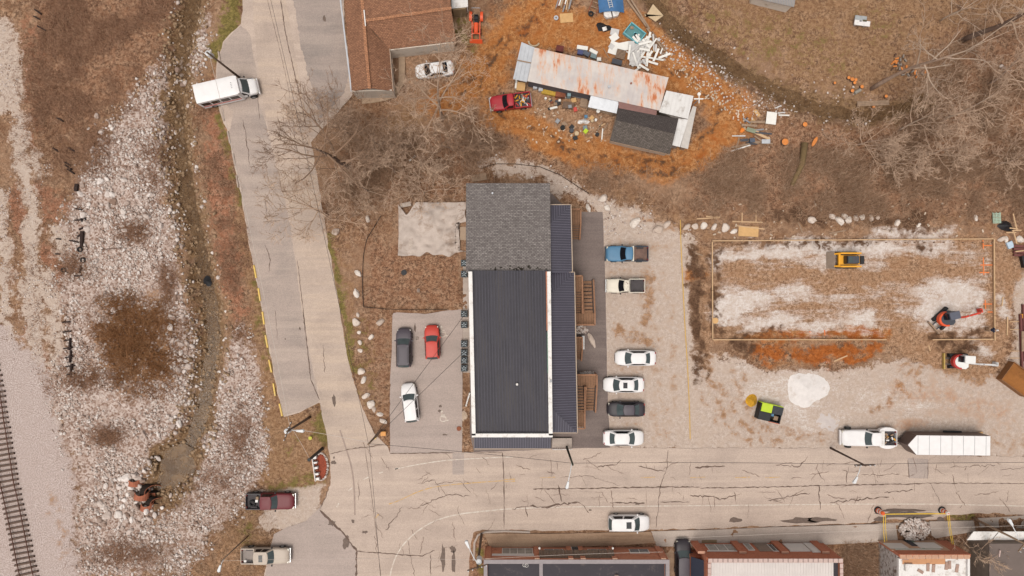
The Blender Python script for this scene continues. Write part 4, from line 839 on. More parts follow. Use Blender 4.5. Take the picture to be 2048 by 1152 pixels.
pw = [R3(1386, 212, 2.4), R3(1393, 214, 2.3), R3(1376, 298, 2.2), R3(1361, 294, 2.4), R3(1375, 240, 2.4)]
o = MB().slab(pw, .06).build('roof', M('grey_white_roof', C(206, 198, 192), .6, .1), cp, world=True)
MB().prism([W(1338, 186, 2.5), W(1382, 195, 2.5), W(1358, 290, 2.2), W(1346, 287, 2.2), W(1356, 240, 2.4), W(1324, 222, 2.5)], 0, 2.2).build('wall', M('carport_wall', C(150, 140, 134), .8, .15), cp, world=True)
MB().prism([W(1376, 270, 1.6), W(1381, 272, 1.6), W(1373, 296, 1.6), W(1364, 294, 1.6)], 0, 1.7).build('shelf', OLDWOOD, cp, world=True)
# ------------------------------------------------------------------ southern brick shops
BRK = brick_wall('orange_brick', (222, 136, 98), (200, 114, 80), (214, 176, 152)); BRK2 = brick_wall('red_brick', (204, 114, 78), (180, 96, 64), (200, 152, 128), (128, 76, 56))
COPE = M('coping_grey', C(158, 148, 150), .8, .1); COPE2 = M('coping_pink', C(206, 180, 172), .8, .12); BLKROOF = M('black_membrane', C(56, 50, 58), .7, .12, .6, dirt=C(90, 80, 80), dirt_amt=.2, dirt_scale=1.2)
WFR = M('window_white_frame', C(236, 230, 226), .5, .05); PALEG = M('storefront_glass', C(170, 168, 164), .15, .25, 1.2, spec=.6)
SHAKE = M('weathered_shake', C(120, 100, 86), .9, .3, 4)
def px_at(xpx, y_wall_px, h): return W(xpx, 576+(y_wall_px-576), h)
def front(label, x0, x1, yg, h, depth=15, cat='building', loc=None):
    X0, Y = W(x0, yg); X1, _ = W(x1, yg); t = thing('brick_shop', label, cat, ((X0+X1)/2, Y, 0)); return t, X0, X1, Y
def xg(px, h): return (px-1024)*S*(H-h)/H
def panel(parent, x0, x1, y, z0, z1, mat, name, proud=.04, sub=None):
    return MB().box(x0, x1, y-.02, y+proud, z0, z1).build(name, mat, parent, world=True)
def window(parent, x0, x1, y, z0, z1, n=2, glass=None, proud=.05):
    w = panel(parent, x0, x1, y, z0, z1, WFR, 'window', proud)
    for k in range(n):
        a = x0+.09+(x1-x0-.09)*k/n; bq = x0+(x1-x0-.09)*(k+1)/n
        MB().box(a, bq, y+proud-.01, y+proud+.012, z0+.09, z1-.09).build('pane', glass or GLASS_L, w)
    return w
# A: long brick shop with black roof
t, X0, X1, Y = front('orange brick shop with black flat roof and a rotten shingled canopy', 971, 1323, 1094, 4.1)
zt_ = 4.1; D = 15
MB().box(X0, X1, Y-D, Y, 0, zt_-.55).build('wall', BRK, t, world=True)
MB().box(X0+.4, X1-.4, Y-D+.4, Y-.45, zt_-.55, zt_-.5).build('roof', BLKROOF, t, world=True)
MB().box(X0, X1, Y-.36, Y+.0, zt_-.55, zt_).build('parapet', BRK, t, world=True)
MB().box(X0-.05, X1+.05, Y-.42, Y+.05, zt_, zt_+.06).build('coping', COPE, t, world=True)
for a, bq in ((X0-.05, X0+.36), (X1-.36, X1+.05)): MB().box(a, bq, Y-D, Y-.43, zt_-.55, zt_+.05).build('coping', COPE, t, world=True)
MB().box(xg(1082, 3.6)-.2, xg(1082, 3.6)+.2, Y-D, Y-.44, zt_-.5, zt_-.35).build('coping', COPE, t, world=True)
for px in (977, 1073, 1139, 1163, 1225, 1320): x = xg(px, 2); MB().box(x-.28, x+.28, Y, Y+.16, 0, zt_-.05).build('pilaster', BRK, t, world=True)
window(t, xg(1004, 1.5), xg(1066, 1.5), Y, .5, 2.3, 4, PALEG); panel(t, xg(984, 2.6), xg(1068, 2.6), Y, 2.4, 2.85, WFR, 'sign_band', .1)
window(t, xg(1088, 1.5), xg(1127, 1.5), Y, .8, 2.1); window(t, xg(1176, 1.5), xg(1214, 1.5), Y, .8, 2.1); window(t, xg(1259, 1.5), xg(1298, 1.5), Y, .8, 2.1)
window(t, xg(1143, 1.3), xg(1159, 1.3), Y, .2, 2.2, 1, GLASS, .1)['label'] = 'small white framed doorway window'
for k in range(62):     # shake canopy, each shake a piece
    x = xg(1078, 2.9)+k*(xg(1228, 2.9)-xg(1078, 2.9))/62; q = random.uniform(-.12, .06)
    MB().add([(x, Y+.02, 3.5), (x+.13, Y+.02, 3.5), (x+.13, Y+.62+q, 2.5+q*.5), (x, Y+.62+q, 2.5+q*.5), (x, Y+.02, 3.56), (x+.13, Y+.02, 3.56), (x+.13, Y+.62+q, 2.55+q*.5), (x, Y+.62+q, 2.55+q*.5)], [(0, 1, 2, 3), (7, 6, 5, 4), (0, 4, 5, 1), (1, 5, 6, 2), (2, 6, 7, 3), (3, 7, 4, 0)]).build('shake', SHAKE, t, world=True)
for px in (1079, 1226): x = xg(px, 2.6); MB().cyl(x, Y+.75, 2.3, 2.55, .12, 10).build('lamp', WFR, t, world=True)
x, y = xg(1233, 3.7), Y-2.1; MB().box(x-.2, x+.2, y-.25, y+.25, 3.5, 4.0).build('chimney', COPE2, t, world=True)
for q in ((1053, 1131), (1049, 1130)): x, y = W(*q, 3.6); MB().ring(x, y, 3.62, .22, .05, 16, .8).build('cable_coil', WFR, t, world=True)
# B: shop with white ribbed roof
t, X0, X1, Y = front('orange brick shop with white ribbed roof and blocked coping', 1392, 1646, 1085, 5.2)
zt_ = 5.2
MB().box(X0, X1, Y-D, Y-.02, 0, zt_-.5).build('wall', BRK2, t, world=True)
MB().box(X0+.2, X1-.2, Y-.32, Y, zt_-.5, zt_).build('parapet', BRK2, t, world=True)
n = 27
for k in range(n):
    a = X0+(X1-X0)*k/n; MB().box(a+.03, a+(X1-X0)/n-.04, Y-.42, Y+.04, zt_, zt_+.07).build('coping_stone', COPE2, t, world=True)
MB().box(X0+.02, X1-.02, Y-.38, Y-.0, zt_-.02, zt_+.03).build('coping_bed', BLKROOF, t, world=True)
for side in (X0, X1-.36):
    for k in range(18): MB().box(side, side+.36, Y-.5-k*.6-.55, Y-.5-k*.6, zt_-.0, zt_+.06).build('coping_stone', COPE2, t, world=True)
    MB().box(side+.02, side+.34, Y-D, Y-.44, zt_-.6, zt_-.005).build('parapet', BRK2, t, world=True)
wr = M('white_ribbed_roof', C(222, 212, 208), .6, .06, 1)
rf = MB().box(X0+.37, X1-.9, Y-D, Y-.43, zt_-.5, zt_-.4).build('roof', wr, t, world=True)
for k in range(44): x = X0+.5+k*(X1-X0-1.5)/43.5; MB().box(x, x+.07, Y-D, Y-.44, zt_-.4, zt_-.33).build('rib', wr, rf)
MB().box(X1-.88, X1-.37, Y-D, Y-.43, zt_-.5, zt_-.44).build('roof', BLKROOF, t, world=True)
for px in (1396, 1477, 1560, 1640): x = xg(px, 2); MB().box(x-.42, x+.42, Y, Y+.28, 0, 3.6).build('pilaster', BRK2, t, world=True)
window(t, xg(1413, 1.5), xg(1470, 1.5), Y, .7, 2.9, 3, PALEG); window(t, xg(1490, 1.3), xg(1503, 1.3), Y, .4, 2.6, 1, PALEG)
MB().box(xg(1506, .5), xg(1535, .5), Y-.0, Y+.03, 0, 2.9).build('entrance', M('entrance_grey', C(150, 132, 120), .8, .2), t, world=True)
window(t, xg(1538, 1.5), xg(1556, 1.5), Y, .7, 2.9, 2, GLASS); sg = panel(t, xg(1572, 1.6), xg(1612, 1.6), Y, .5, 2.9, WFR, 'sign_board', .09); panel(t, xg(1614, 1.6), xg(1634, 1.6), Y, .4, 3.2, WFR, 'sign_board', .12)
MB().box(xg(1414, 2.9), xg(1468, 2.9), Y+.03, Y+.12, 2.9, 3.0).build('lintel', WFR, t, world=True)
# blue-black lean-to roof between A and B
t2 = thing('lean_to', 'dark blue lean-to roof against the side of the white roofed brick shop', 'shed', (X0-.6, Y-4, 0))
MB().slab([(X0-1.2, Y-.8, 2.4), (X0-.02, Y-.8, 3.6), (X0-.02, Y-12, 3.6), (X0-1.2, Y-12, 2.4)], .08).build('roof', M('navy_roof', C(44, 48, 64), .6, .1), t2, world=True)
MB().box(X0-1.15, X0-.03, Y-12, Y-.85, 0, 2.35).build('wall', BRK2, t2, world=True)
# C: shop with white side wall
t, X0, X1, Y = front('brick shop with peeling white side wall and white roof strewn with broken boards', 1757, 1892, 1080, 4.6)
zt_ = 4.6; PEEL = M('peeling_white_wall', C(206, 198, 194), .9, .12, 1.2, dirt=C(120, 100, 90), dirt_amt=.6, dirt_scale=2.2)
MB().box(X0, X1, Y-D, Y-.3, 0, zt_-.5).build('wall', PEEL, t, world=True)
MB().box(X0-.02, X1+.02, Y-.3, Y, 0, zt_).build('front_wall', BRK2, t, world=True)
MB().box(X0+.3, X1-.25, Y-D, Y-.62, zt_-.5, zt_-.46).build('roof', WHITE, t, world=True)
for k in range(11): a = X0+.05+k*(X1-X0-.1)/11; MB().box(a+.02, a+(X1-X0)/11-.05, Y-.52, Y-.05, zt_+.002, zt_+.05).build('coping_stone', M('coping_tan', C(200, 156, 130), .85, .15), t, world=True)
for a in (X0, X1-.26): MB().box(a, a+.26, Y-D, Y-.53, zt_-.5, zt_-.1).build('parapet', WHITE, t, world=True)
MB().box(X0+.6, X1-2.6, Y-1.3, Y-.66, zt_-.46, zt_-.43).build('bare_roof_patch', M('orange_sheathing', C(206, 152, 112), .85, .1), t, world=True)
for k, (px, py, a) in enumerate([(1855, 1134, 1.55), (1866, 1136, 1.5), (1892, 1131, 1.45), (1898, 1129, 1.6), (1913, 1136, 1.4), (1916, 1113, .6), (1810, 1116, 0), (1840, 1142, 2.6)]):
    x, y = W(px, py, 4.1); L = .9 if k < 5 else .7
    o_ = MB().obox(x, y, zt_-.44, zt_-.36, L, .34, a).build('debris_board', M('debris_board', C(176, 146, 132), .9, .2), t, world=True)
x, y = W(1814, 1131, 4.1); MB().box(x-.4, x+.5, y-.5, y+.3, zt_-.45, zt_-.1).build('roof_hatch', WHITE, t, world=True)
gr = M('sage_frame', C(120, 134, 110), .8, .15)
panel(t, xg(1768, 1.6), xg(1882, 1.6), Y, .05, 3.4, M('tan_front', C(206, 168, 142), .85, .12), 'shop_front', .03)
window(t, xg(1771, 1.8), xg(1808, 1.8), Y+.02, 1.2, 2.9, 1, WFR); window(t, xg(1832, 1.8), xg(1876, 1.8), Y+.02, 1.0, 2.8, 1, WFR)
panel(t, xg(1812, .8), xg(1824, .8), Y+.01, 0, 2.1, M('navy_door', C(46, 50, 60), .5, .1), 'door', .06); panel(t, xg(1826, 1), xg(1832, 1), Y+.01, 0, 3, gr, 'door_frame', .05)
panel(t, xg(1790, 3.1), xg(1880, 3.1), Y+.02, 3.0, 3.3, M('faded_sign_band', C(206, 208, 200), .8, .15, 4), 'sign_band', .06)
# D: brown roof at the corner
X0, Y = W(1934, 1062); X1 = W(2160, 1062)[0]
t = thing('shop', 'flat brown roofed building with a white front canopy at the street end', 'building', ((X0+X1)/2, Y, 0))
MB().box(X0, X1, Y-14, Y-.1, 0, 4.0).build('wall', M('grey_block_wall', C(140, 124, 112), .9, .2), t, world=True)
BR = M('brown_membrane', C(116, 102, 96), .85, .1, .6)
MB().box(X0-.05, X1, Y-14, Y-.05, 4.0, 4.12).build('roof', BR, t, world=True)
for a, bq in ((1936, 1985), (1987, 2048), (2050, 2160)): MB().prism([(xg(a+10, 3), Y+1.0), (xg(bq+10, 3), Y+1.0), (xg(bq-4, 3), Y+.02), (xg(a-4, 3), Y+.02)], 3.05, 3.15).build('canopy', WHITE, t, world=True)
MB().beam((*W(1999, 1100, 4.2), 4.25), (*W(1997, 1113, 4.2), 4.25), .12, .2).build('roof_pipe', COPE2, t, world=True)
RUB = M('grey_ash', C(120, 104, 96), .95, .3, 3)

# ------------------------------------------------------------------ vehicles
TYRE = M('tyre_rubber', C(40, 38, 38), .85, .2); RIM = M('wheel_rim', C(170, 170, 172), .4, .1, metal=.5); CARGLASS = M('car_glass', C(78, 88, 90), .15, .2, .7, spec=.35); DARKGLASS = M('dark_car_glass', C(30, 30, 36), .2, .15, .7, spec=.25)
LAMP = M('lamp_lens', C(222, 216, 200), .15, .05, spec=.6); TAIL = M('tail_lens', C(150, 30, 28), .2, .1); CHROME = M('chrome_bumper', C(196, 196, 198), .25, .08, metal=.6); BEDMAT = M('bed_liner', C(78, 72, 74), .8, .2)
def hull(mb, st, n=5):
    """st: (x, half width, z low, z shoulder, crown)"""
    rows = []
    for (x, w, z0, zs, cr) in st:
        half = [(w*.9, z0), (w, z0+.18), (w*1.0, zs-.16), (w*.955, zs-.03), (w*.8, zs+cr*.55), (w*.4, zs+cr*.92), (0, zs+cr)]
        rows.append([(x, -a, z) for a, z in half]+[(x, a, z) for a, z in half[::-1][1:]])
    o = len(mb.v); L = len(rows[0])
    for r_ in rows: mb.v += r_
    for i in range(len(rows)-1):
        for j in range(L-1): a = o+i*L+j; mb.f.append((a, a+1, a+L+1, a+L))
        mb.f.append((o+i*L, o+(i+1)*L, o+(i+1)*L+L-1, o+i*L+L-1))
    mb.f.append(tuple(o+j for j in range(L))[::-1]); mb.f.append(tuple(o+(len(rows)-1)*L+j for j in range(L))); return mb
def greenhouse(t, body, glass, xr, xrt, xft, xf, wb, wt, zb, zt, roofmat=None, sun=None, side=True, bulge=.1, rear=True, rails=None):
    """cabin between belt zb and roof zt. xr/xf rear and front at the belt, xrt/xft at the roof"""
    def F(u, v):     # front glass
        y = (u*2-1); w = wb+(wt-wb)*v; x = xf+(xft-xf)*v; return (x+bulge*(1-y*y), y*w, zb+(zt-zb)*v)
    def Rr(u, v):
        y = (u*2-1); w = wb+(wt-wb)*v; x = xr+(xrt-xr)*v; return (x-bulge*.7*(1-y*y), y*w, zb+(zt-zb)*v)
    def Sd(s):
        def g_(u, v):
            x0 = xr+(xrt-xr)*v; x1 = xf+(xft-xf)*v; w = wb+(wt-wb)*v; return (x0+(x1-x0)*u, s*(w+.03*math.sin(math.pi*u)), zb+(zt-zb)*v)
        return g_
    sh = MB(); sh.patch(F, 8, 3); sh.patch(Rr, 8, 3, True); sh.patch(Sd(1), 8, 3, True); sh.patch(Sd(-1), 8, 3)
    sh.build('cabin', body, t, smooth=False)
    def roof(u, v):
        a, b2 = Rr(v, 1), F(v, 1); q = u; x = a[0]+(b2[0]-a[0])*q; y = a[1]+(b2[1]-a[1])*q; y *= 1+.02*math.sin(math.pi*u)
        return (x, y, zt+.07*(1-(2*u-1)**4)*(1-(2*v-1)**2)+.012)
    rf_ = MB().patch(roof, 8, 8).build('roof', roofmat or body, t, smooth=True)
    def off(fn, dx, dy, u0, u1, v0, v1): return lambda u, v: tuple(c+d for c, d in zip(fn(u0+(u1-u0)*u, v0+(v1-v0)*v), (dx, dy, .012)))
    MB().patch(off(F, .02, 0, .06, .94, .04, .93), 8, 2).build('windshield', glass, t, smooth=True)
    if rear: MB().patch(off(Rr, -.02, 0, .09, .91, .08, .9), 8, 2, True).build('rear_window', glass, t, smooth=True)
    if side:
        for s in (1, -1):
            for (u0, u1) in ((.10, .46), (.52, .88)) if side == 2 else ((.12, .88),): MB().patch(off(Sd(s), 0, s*.015, u0, u1, .1, .9), 4, 2, s > 0).build('side_window', DARKGLASS, t)
    if sun: 
        MB().box(sun[0], sun[1], -wt*.55, wt*.55, zt+.04, zt+.095).build('sunroof', DARKGLASS, rf_)
    if rails:
        for s in (1, -1): MB().beam((xrt+.15, s*wt*.86, zt+.1), (xft-.15, s*wt*.86, zt+.1), .045, .05).build('roof_rail', rails, rf_)
    return rf_
def wheels(t, xs, y, r, w=.22):
    for x in xs:
        for s in (1, -1):
            wmb = MB().wheel(x, s*y, r, r, w, 16, .55).build('wheel', TYRE, t); MB().wheel(x, s*(y+.015), r, r*.58, w*.9, 12).build('rim', RIM, wmb)
def mirrors(t, mat, x, y, z):
    for s in (1, -1): MB().box(x-.07, x+.08, min(s*y, s*(y+.2)), max(s*y, s*(y+.2)), z, z+.15, .02).build('mirror', mat, t)
def lamps(t, xf, xr, y, zf, zr, tail=TAIL):
    for s in (1, -1):
        MB().box(xf-.28, xf-.02, s*y-.16, s*y+.16, zf, zf+.13, .03).build('headlight', LAMP, t); MB().box(xr+.0, xr+.14, s*y-.13, s*y+.13, zr, zr+.22, .02).build('taillight', tail, t)
def car(label, px, py, head, mat, L=4.75, Wd=1.82, kind='sedan', glass=None, sun=False, rails=None, roofmat=None, group=None, name=None):
    x, y = W(px, py, .8); t = thing(name or ('parked_car' if kind != 'suv' else 'parked_suv'), label, 'car', (x, y, .04), math.radians(head), group)
    h = L/2; w = Wd/2; glass = glass or CARGLASS
    if kind == 'sedan':
        st = [(-h, w*.66, .35, .78, .02), (-h+.08, w*.78, .28, .92, .03), (-h+.3, w*.92, .24, 1.0, .04), (-h+.9, w*.99, .22, 1.0, .03), (0, w, .22, .98, .02), (h-1.35, w*.99, .22, .95, .04), (h-.75, w*.95, .22, .88, .06), (h-.3, w*.86, .25, .78, .05), (h-.1, w*.7, .3, .66, .03), (h, w*.55, .36, .58, .01)]
        hull(MB(), st).build('body', mat, t, smooth=True)
        rf_ = greenhouse(t, mat, glass, -h+.75, -h+1.45, h-2.0, h-1.25, w*.90, w*.66, .95, 1.42, roofmat, (h-2.75, h-2.25) if sun else None, True, .16)
        lamps(t, h-.14, -h+.04, w*.66, .62, .78)
        MB().box(h-1.05, h-.5, -w*.5, w*.5, .93, .945).build('hood_panel', mat, t) if False else None
    else:
        st = [(-h, w*.72, .4, .95, .02), (-h+.1, w*.86, .3, 1.05, .02), (-h+.4, w*.97, .26, 1.08, .02), (0, w, .25, 1.06, .02), (h-1.3, w*.99, .25, 1.05, .05), (h-.7, w*.95, .26, .98, .07), (h-.25, w*.84, .3, .86, .05), (h-.06, w*.66, .34, .72, .02), (h, w*.5, .4, .62, .01)]
        hull(MB(), st).build('body', mat, t, smooth=True)
        greenhouse(t, mat, glass, -h+.06, -h+.42, h-2.05, h-1.3, w*.92, w*.72, 1.03, 1.62, roofmat, (h-2.9, h-2.3) if sun else None, 2, .14, True, rails)
        lamps(t, h-.16, -h+.02, w*.68, .72, .9)
        MB().box(-h+.3, -h+.55, -w*.62, w*.62, 1.60, 1.655, .01).build('spoiler', mat, t)
    MB().box(h-.14, h+.02, -w*.45, w*.45, .38, .56, .02).build('grille', BLK, t)
    MB().box(h+.0, h+.03, -.26, .26, .42, .52).build('number_plate', WHITE, t) if False else None
    wheels(t, (h-.92, -h+.95), w-.1, .33); mirrors(t, mat, h-1.5, w*.98, .98); return t
PW = paint('white_car_paint', 244, 240, 240); PW2 = paint('cream_truck_paint', 232, 222, 206); PR = paint('red_car_paint', 206, 74, 62); PM = paint('maroon_paint', 112, 38, 46); PG = paint('charcoal_paint', 84, 76, 84); PK = paint('black_paint', 52, 46, 52); PT = paint('tan_truck_paint', 196, 180, 166); PB = paint('blue_truck_paint', 84, 130, 164); PNV = paint('navy_trim_paint', 48, 60, 76); PRT = paint('red_truck_paint', 176, 40, 52)
SED = 'white sedans in the gravel lot'
car('white sedan in the gravel lot, topmost of the white sedans', 1271, 716, 180, PW, 4.85, 1.84, group=SED)
car('white sedan with sunroof in the gravel lot', 1247.5, 769.5, 180, PW, 4.85, 1.84, sun=True, group=SED)
car('black sedan between two white sedans in the gravel lot', 1252, 818.5, 180, PK, 4.5, 1.78, roofmat=PG)
car('white sedan parked nose outward nearest the street', 1247, 876, 0, PW, 4.85, 1.88, group=SED)
car('charcoal suv with roof ribs in the parking bay', 808, 695, 90, PG, 4.65, 1.9, 'suv', rails=PK)
car('red hatchback in the parking bay beside the wheelchair symbol', 864.5, 684, 92, PR, 4.05, 1.82, 'suv')
car('white hatchback parked at a slant in the parking bay', 820, 805, 97, PW, 4.6, 1.84, 'suv')
car('white wagon with roof panel parked along the brown pavement', 1258, 1046, 0, PW, 4.9, 1.95, 'suv', glass=CARGLASS, sun=True)
car('black suv standing in the alley between the brick shops', 1366, 1118, 90, PK, 4.7, 1.85, 'suv', roofmat=PG)
car('white sedan under the bare tree beside the brown roofed house', 869, 139, 187, PW, 4.6, 1.8, glass=DARKGLASS)
def pickup(label, px, py, head, mat, L=5.3, Wd=1.88, cab=1.6, bed=1.9, roofmat=None, bedmat=None, wall=None, glass=None, dual=False, bump_=CHROME, sun=False, nose=None, tool=None, name='pickup_truck'):
    """hood + cab + open bed. cab/bed lengths in metres"""
    x, y = W(px, py, .8); t = thing(name, label, 'pickup', (x, y, .04), math.radians(head)); h = L/2; w = Wd/2; wall = wall or mat
    xb = -h+.08+bed       # front of bed
    st = [(xb+.04, w*.97, .3, 1.12, .0), (xb+cab, w*.99, .3, 1.1, .02), (h-.7, w*.97, .32, 1.04, .07), (h-.25, w*.9, .36, .98, .06), (h-.08, w*.82, .42, .9, .02), (h, w*.72, .46, .8, .01)]
    hull(MB(), st).build('body', mat, t, smooth=True)
    greenhouse(t, mat, glass or CARGLASS, xb+.08, xb+.22, xb+cab-.62, xb+cab-.02, w*.93, w*.76, 1.1, 1.74, roofmat, (xb+cab-1.5, xb+cab-1.05) if sun else None, 1 if cab < 2 else 2, .14)
    bd = MB().box(-h+.1, xb, -w*.86, w*.86, .62, .68).build('bed_floor', bedmat or BEDMAT, t)
    for s in (1, -1):
        MB().box(-h+.06, xb+.02, min(s*w*.86, s*w*.985), max(s*w*.86, s*w*.985), .34, 1.1, .01).build('bed_side', wall, t)
        MB().box(-h+.55, -h+1.35, min(s*w*.62, s*w*.86), max(s*w*.62, s*w*.86), .68, .88, .03).build('wheel_well', BEDMAT, bd)
        if dual: 
            MB().patch(lambda u, v, s=s: (-h+.1+u*2.0, s*(w*.95+.34*math.sin(math.pi*min(1, max(0, u)))**.6*(1-v*.05)), .45+.55*(1-v)), 10, 2, s < 0).build('rear_fender', mat, t, smooth=True)
            MB().patch(lambda u, v, s=s: (-h+.1+u*2.0, s*(w*.95+(v)*.34*math.sin(math.pi*u)**.6), 1.06-.05*v), 10, 3, s > 0).build('fender_top', mat, t, smooth=True)
    MB().box(-h, -h+.08, -w*.95, w*.95, .5, 1.08, .01).build('tailgate', wall, t); MB().box(xb-.05, xb+.03, -w*.86, w*.86, .6, 1.12).build('bed_front', wall, t)
    MB().box(h-.05, h+.12, -w*.92, w*.92, .42, .66, .03).build('bumper', bump_, t); MB().box(-h-.12, -h+.0, -w*.9, w*.9, .4, .56, .02).build('rear_bumper', bump_, t)
    lamps(t, h-.02, -h+.0, w*.74, .8, .75); wheels(t, (h-.95, -h+1.0), w-.08+(.2 if dual else 0), .38, .26); mirrors(t, BLK, xb+cab-.15, w*.98, 1.12)
    if tool: MB().box(xb-tool, xb-.06, -w*.9, w*.9, .95, 1.2, .02).build('tool_box', WHITE, t)
    return t, h, w, xb
t, h, w, xb = pickup('blue pickup with white band behind the cab in the gravel lot', 1254, 507.5, 180, PB, 5.0, 1.9, 1.45, 1.75, wall=PNV, bedmat=M('rusty_bed', C(122, 96, 86), .85, .3, 2), bump_=PNV, glass=DARKGLASS)
MB().box(xb-.12, xb+.38, -w*.96, w*.96, 1.09, 1.19, .02).build('white_band', PW2, t)
t, h, w, xb = pickup('cream pickup with peeling roof in the gravel lot', 1251, 571.5, 180, PW2, 4.55, 1.72, 1.25, 1.75, glass=DARKGLASS, roofmat=M('peeling_roof', C(232, 222, 206), .6, .05, 1, dirt=C(120, 80, 64), dirt_amt=.35, dirt_scale=5))
t, h, w, xb = pickup('maroon pickup with a tyre in its bed beside the gravel turnout', 541, 1002, 0, PM, 5.75, 1.95, 1.95, 1.7, wall=PK)
MB().ring(-h+.75, -.25, .86, .42, .26, 18, .5).build('spare_tyre', TYRE, t); MB().box(-h+1.2, -h+1.5, .1, .55, .68, .95).build('cargo_box', OLDWOOD, t); MB().box(-h+1.15, -h+1.45, -.1, .2, .95, 1.0).build('rag', WHITE, t)
t, h, w, xb = pickup('tan crew cab pickup with sunroof parked at the lower road edge', 531, 1111, 0, PT, 5.7, 1.9, 2.3, 1.5, sun=True, bedmat=M('ribbed_bed', C(150, 138, 132), .7, .15))
MB().cyl(-h+.5, -.62, .68, .95, .16, 10).build('bucket', WHITE, t); MB().box(-h+.7, -h+1.3, -.8, -.55, .68, .85).build('cargo_bag', BLK, t)
t, h, w, xb = pickup('red pickup with its bed full of yellow scrap in the dirt yard', 1021, 203.5, 187, PRT, 4.85, 1.84, 1.35, 1.85, glass=DARKGLASS)
r = random.Random(8); YL = M('yellow_scrap', C(226, 158, 40), .6, .2, 4)
for k in range(26): 
    a = r.uniform(0, 3.1); x_, y_ = -h+.25+r.random()*1.5, r.uniform(-.65, .65); m_ = Matrix.Translation((x_, y_, .75+r.random()*.4)) @ Matrix.Rotation(a, 4, 'Z') @ Matrix.Rotation(r.uniform(-.4, .4), 4, 'Y')
    MB().box(-.25, .25, -.06, .06, -.05, .05, 0, m_).build('scrap', [YL, YL, STEEL, BLK, PR, WHITE][k % 6], t)
t, h, w, xb = pickup('white dual wheel pickup with tyres in its bed hitched to the trailer', 1737, 875.5, 180, PW, 6.5, 1.95, 1.75, 1.95, dual=True, tool=.5, bump_=PW)
MB().ring(-h+.6, .1, .85, .4, .28, 18, .45).build('spare_tyre', TYRE, t); MB().ring(-h+1.25, -.25, .8, .33, .1, 18, .3).build('cable_reel', OLDWOOD, t)
for k in range(8): MB().obox(-h+.3+r.random()*1.1, r.uniform(-.6, .6), .68, .9+r.random()*.2, .35, .14, r.uniform(0, 3)).build('tool', [YL, OLDWOOD, WHITE][k % 3], t)
# trailer
TRB = M('brown_trailer_side', C(92, 72, 66), .45, .12, .8, spec=.45)
x, y = W(1893, 886, 1.3); t = thing('cargo_trailer', 'long enclosed cargo trailer with white panelled roof and dark brown sides', 'trailer', (x, y, .04), math.radians(-.6))
hz = 2.55; tl, tw = 8.6, 2.3; out = [(-tl/2-1.1, 0), (-tl/2, -tw/2), (tl/2, -tw/2), (tl/2, tw/2), (-tl/2, tw/2)]
MB().prism(out, .45, hz).build('body', TRB, t)
rp = MB().prism([(-tl/2-.98, 0), (-tl/2+.02, -tw/2+.02), (tl/2-.02, -tw/2+.02), (tl/2-.02, tw/2-.02), (-tl/2+.02, tw/2-.02)], hz, hz+.05).build('roof', PW, t)
for k in range(7): xk = -tl/2+.15+k*1.32; MB().box(xk, xk+.035, -tw/2+.04, tw/2-.04, hz+.05, hz+.065).build('roof_seam', STEEL, rp)
for s in (-1, 1): MB().beam((-tl/2-.2, s*.55, .5), (-tl/2-1.9, 0, .5), .08, .1).build('tongue', BLK, t)
MB().cyl(-tl/2-1.75, 0, .1, .8, .05, 8).build('jack', STEEL, t)
for xk in (-.1, .85):
    for s in (1, -1): o_ = MB().wheel(xk+.6, s*(tw/2-.02), .36, .36, .22, 16, .5).build('wheel', TYRE, t); MB().wheel(xk+.6, s*(tw/2-.0), .36, .2, .2, 10).build('rim', RIM, o_)
for s in (1, -1): MB().box(-.1, 2.1, min(s*tw/2, s*(tw/2+.2)), max(s*tw/2, s*(tw/2+.2)), .72, .8, .02).build('fender', BLK, t)
MB().add([(tl/2+.01, -tw/2, .5), (tl/2+.01, tw/2, .5), (tl/2+.75, tw/2, .12), (tl/2+.75, -tw/2, .12), (tl/2+.01, -tw/2, .42), (tl/2+.01, tw/2, .42), (tl/2+.75, tw/2, .06), (tl/2+.75, -tw/2, .06)], [(3, 2, 1, 0), (4, 5, 6, 7), (0, 1, 5, 4), (1, 2, 6, 5), (2, 3, 7, 6), (3, 0, 4, 7)]).build('ramp', PLY, t)
# shuttle bus
x, y = W(455, 182, 1.4); t = thing('shuttle_bus', 'white shuttle bus with dark side windows and red stripe by the creek', 'bus', (x, y, .04), math.radians(13))
BL = 5.1; xb0 = -3.35; bw = 1.12; bz = 2.75
MB().prism([(xb0, -bw), (xb0+BL-.25, -bw), (xb0+BL, -bw+.3), (xb0+BL, bw-.3), (xb0+BL-.25, bw), (xb0, bw)], .4, bz).build('body', PW, t)
MB().patch(lambda u, v: (xb0-.0+u*(BL+.02), (2*v-1)*bw*(1-.12*max(0, (u-.93)/.07)), bz+.12*(1-(2*v-1)**4)*min(1, (1-u)*12+.15)), 14, 10).build('roof', PW, t, smooth=True)
for k in range(4): xk, yk = xb0+BL-.75, -.3+k*.2; MB().box(xk, xk+.12, yk, yk+.06, bz+.1, bz+.16).build('clearance_light', STEEL, t)
for s in (1, -1):
    for k in range(4): xa = xb0+.25+k*1.15; MB().box(xa, xa+1.02, min(s*bw, s*(bw+.015)), max(s*bw, s*(bw+.015)), 1.35, 2.3).build('side_window', DARKGLASS, t)
    MB().box(xb0+.1, xb0+BL-.4, min(s*bw, s*(bw+.02)), max(s*bw, s*(bw+.02)), .95, 1.15).build('stripe', PR, t)
hull(MB(), [(xb0+BL-.05, .98, .4, 1.3, .0), (xb0+BL+.9, .97, .4, 1.22, .08), (xb0+BL+1.45, .9, .45, 1.1, .06), (xb0+BL+1.68, .78, .5, .9, .02)]).build('hood', PW, t, smooth=True)
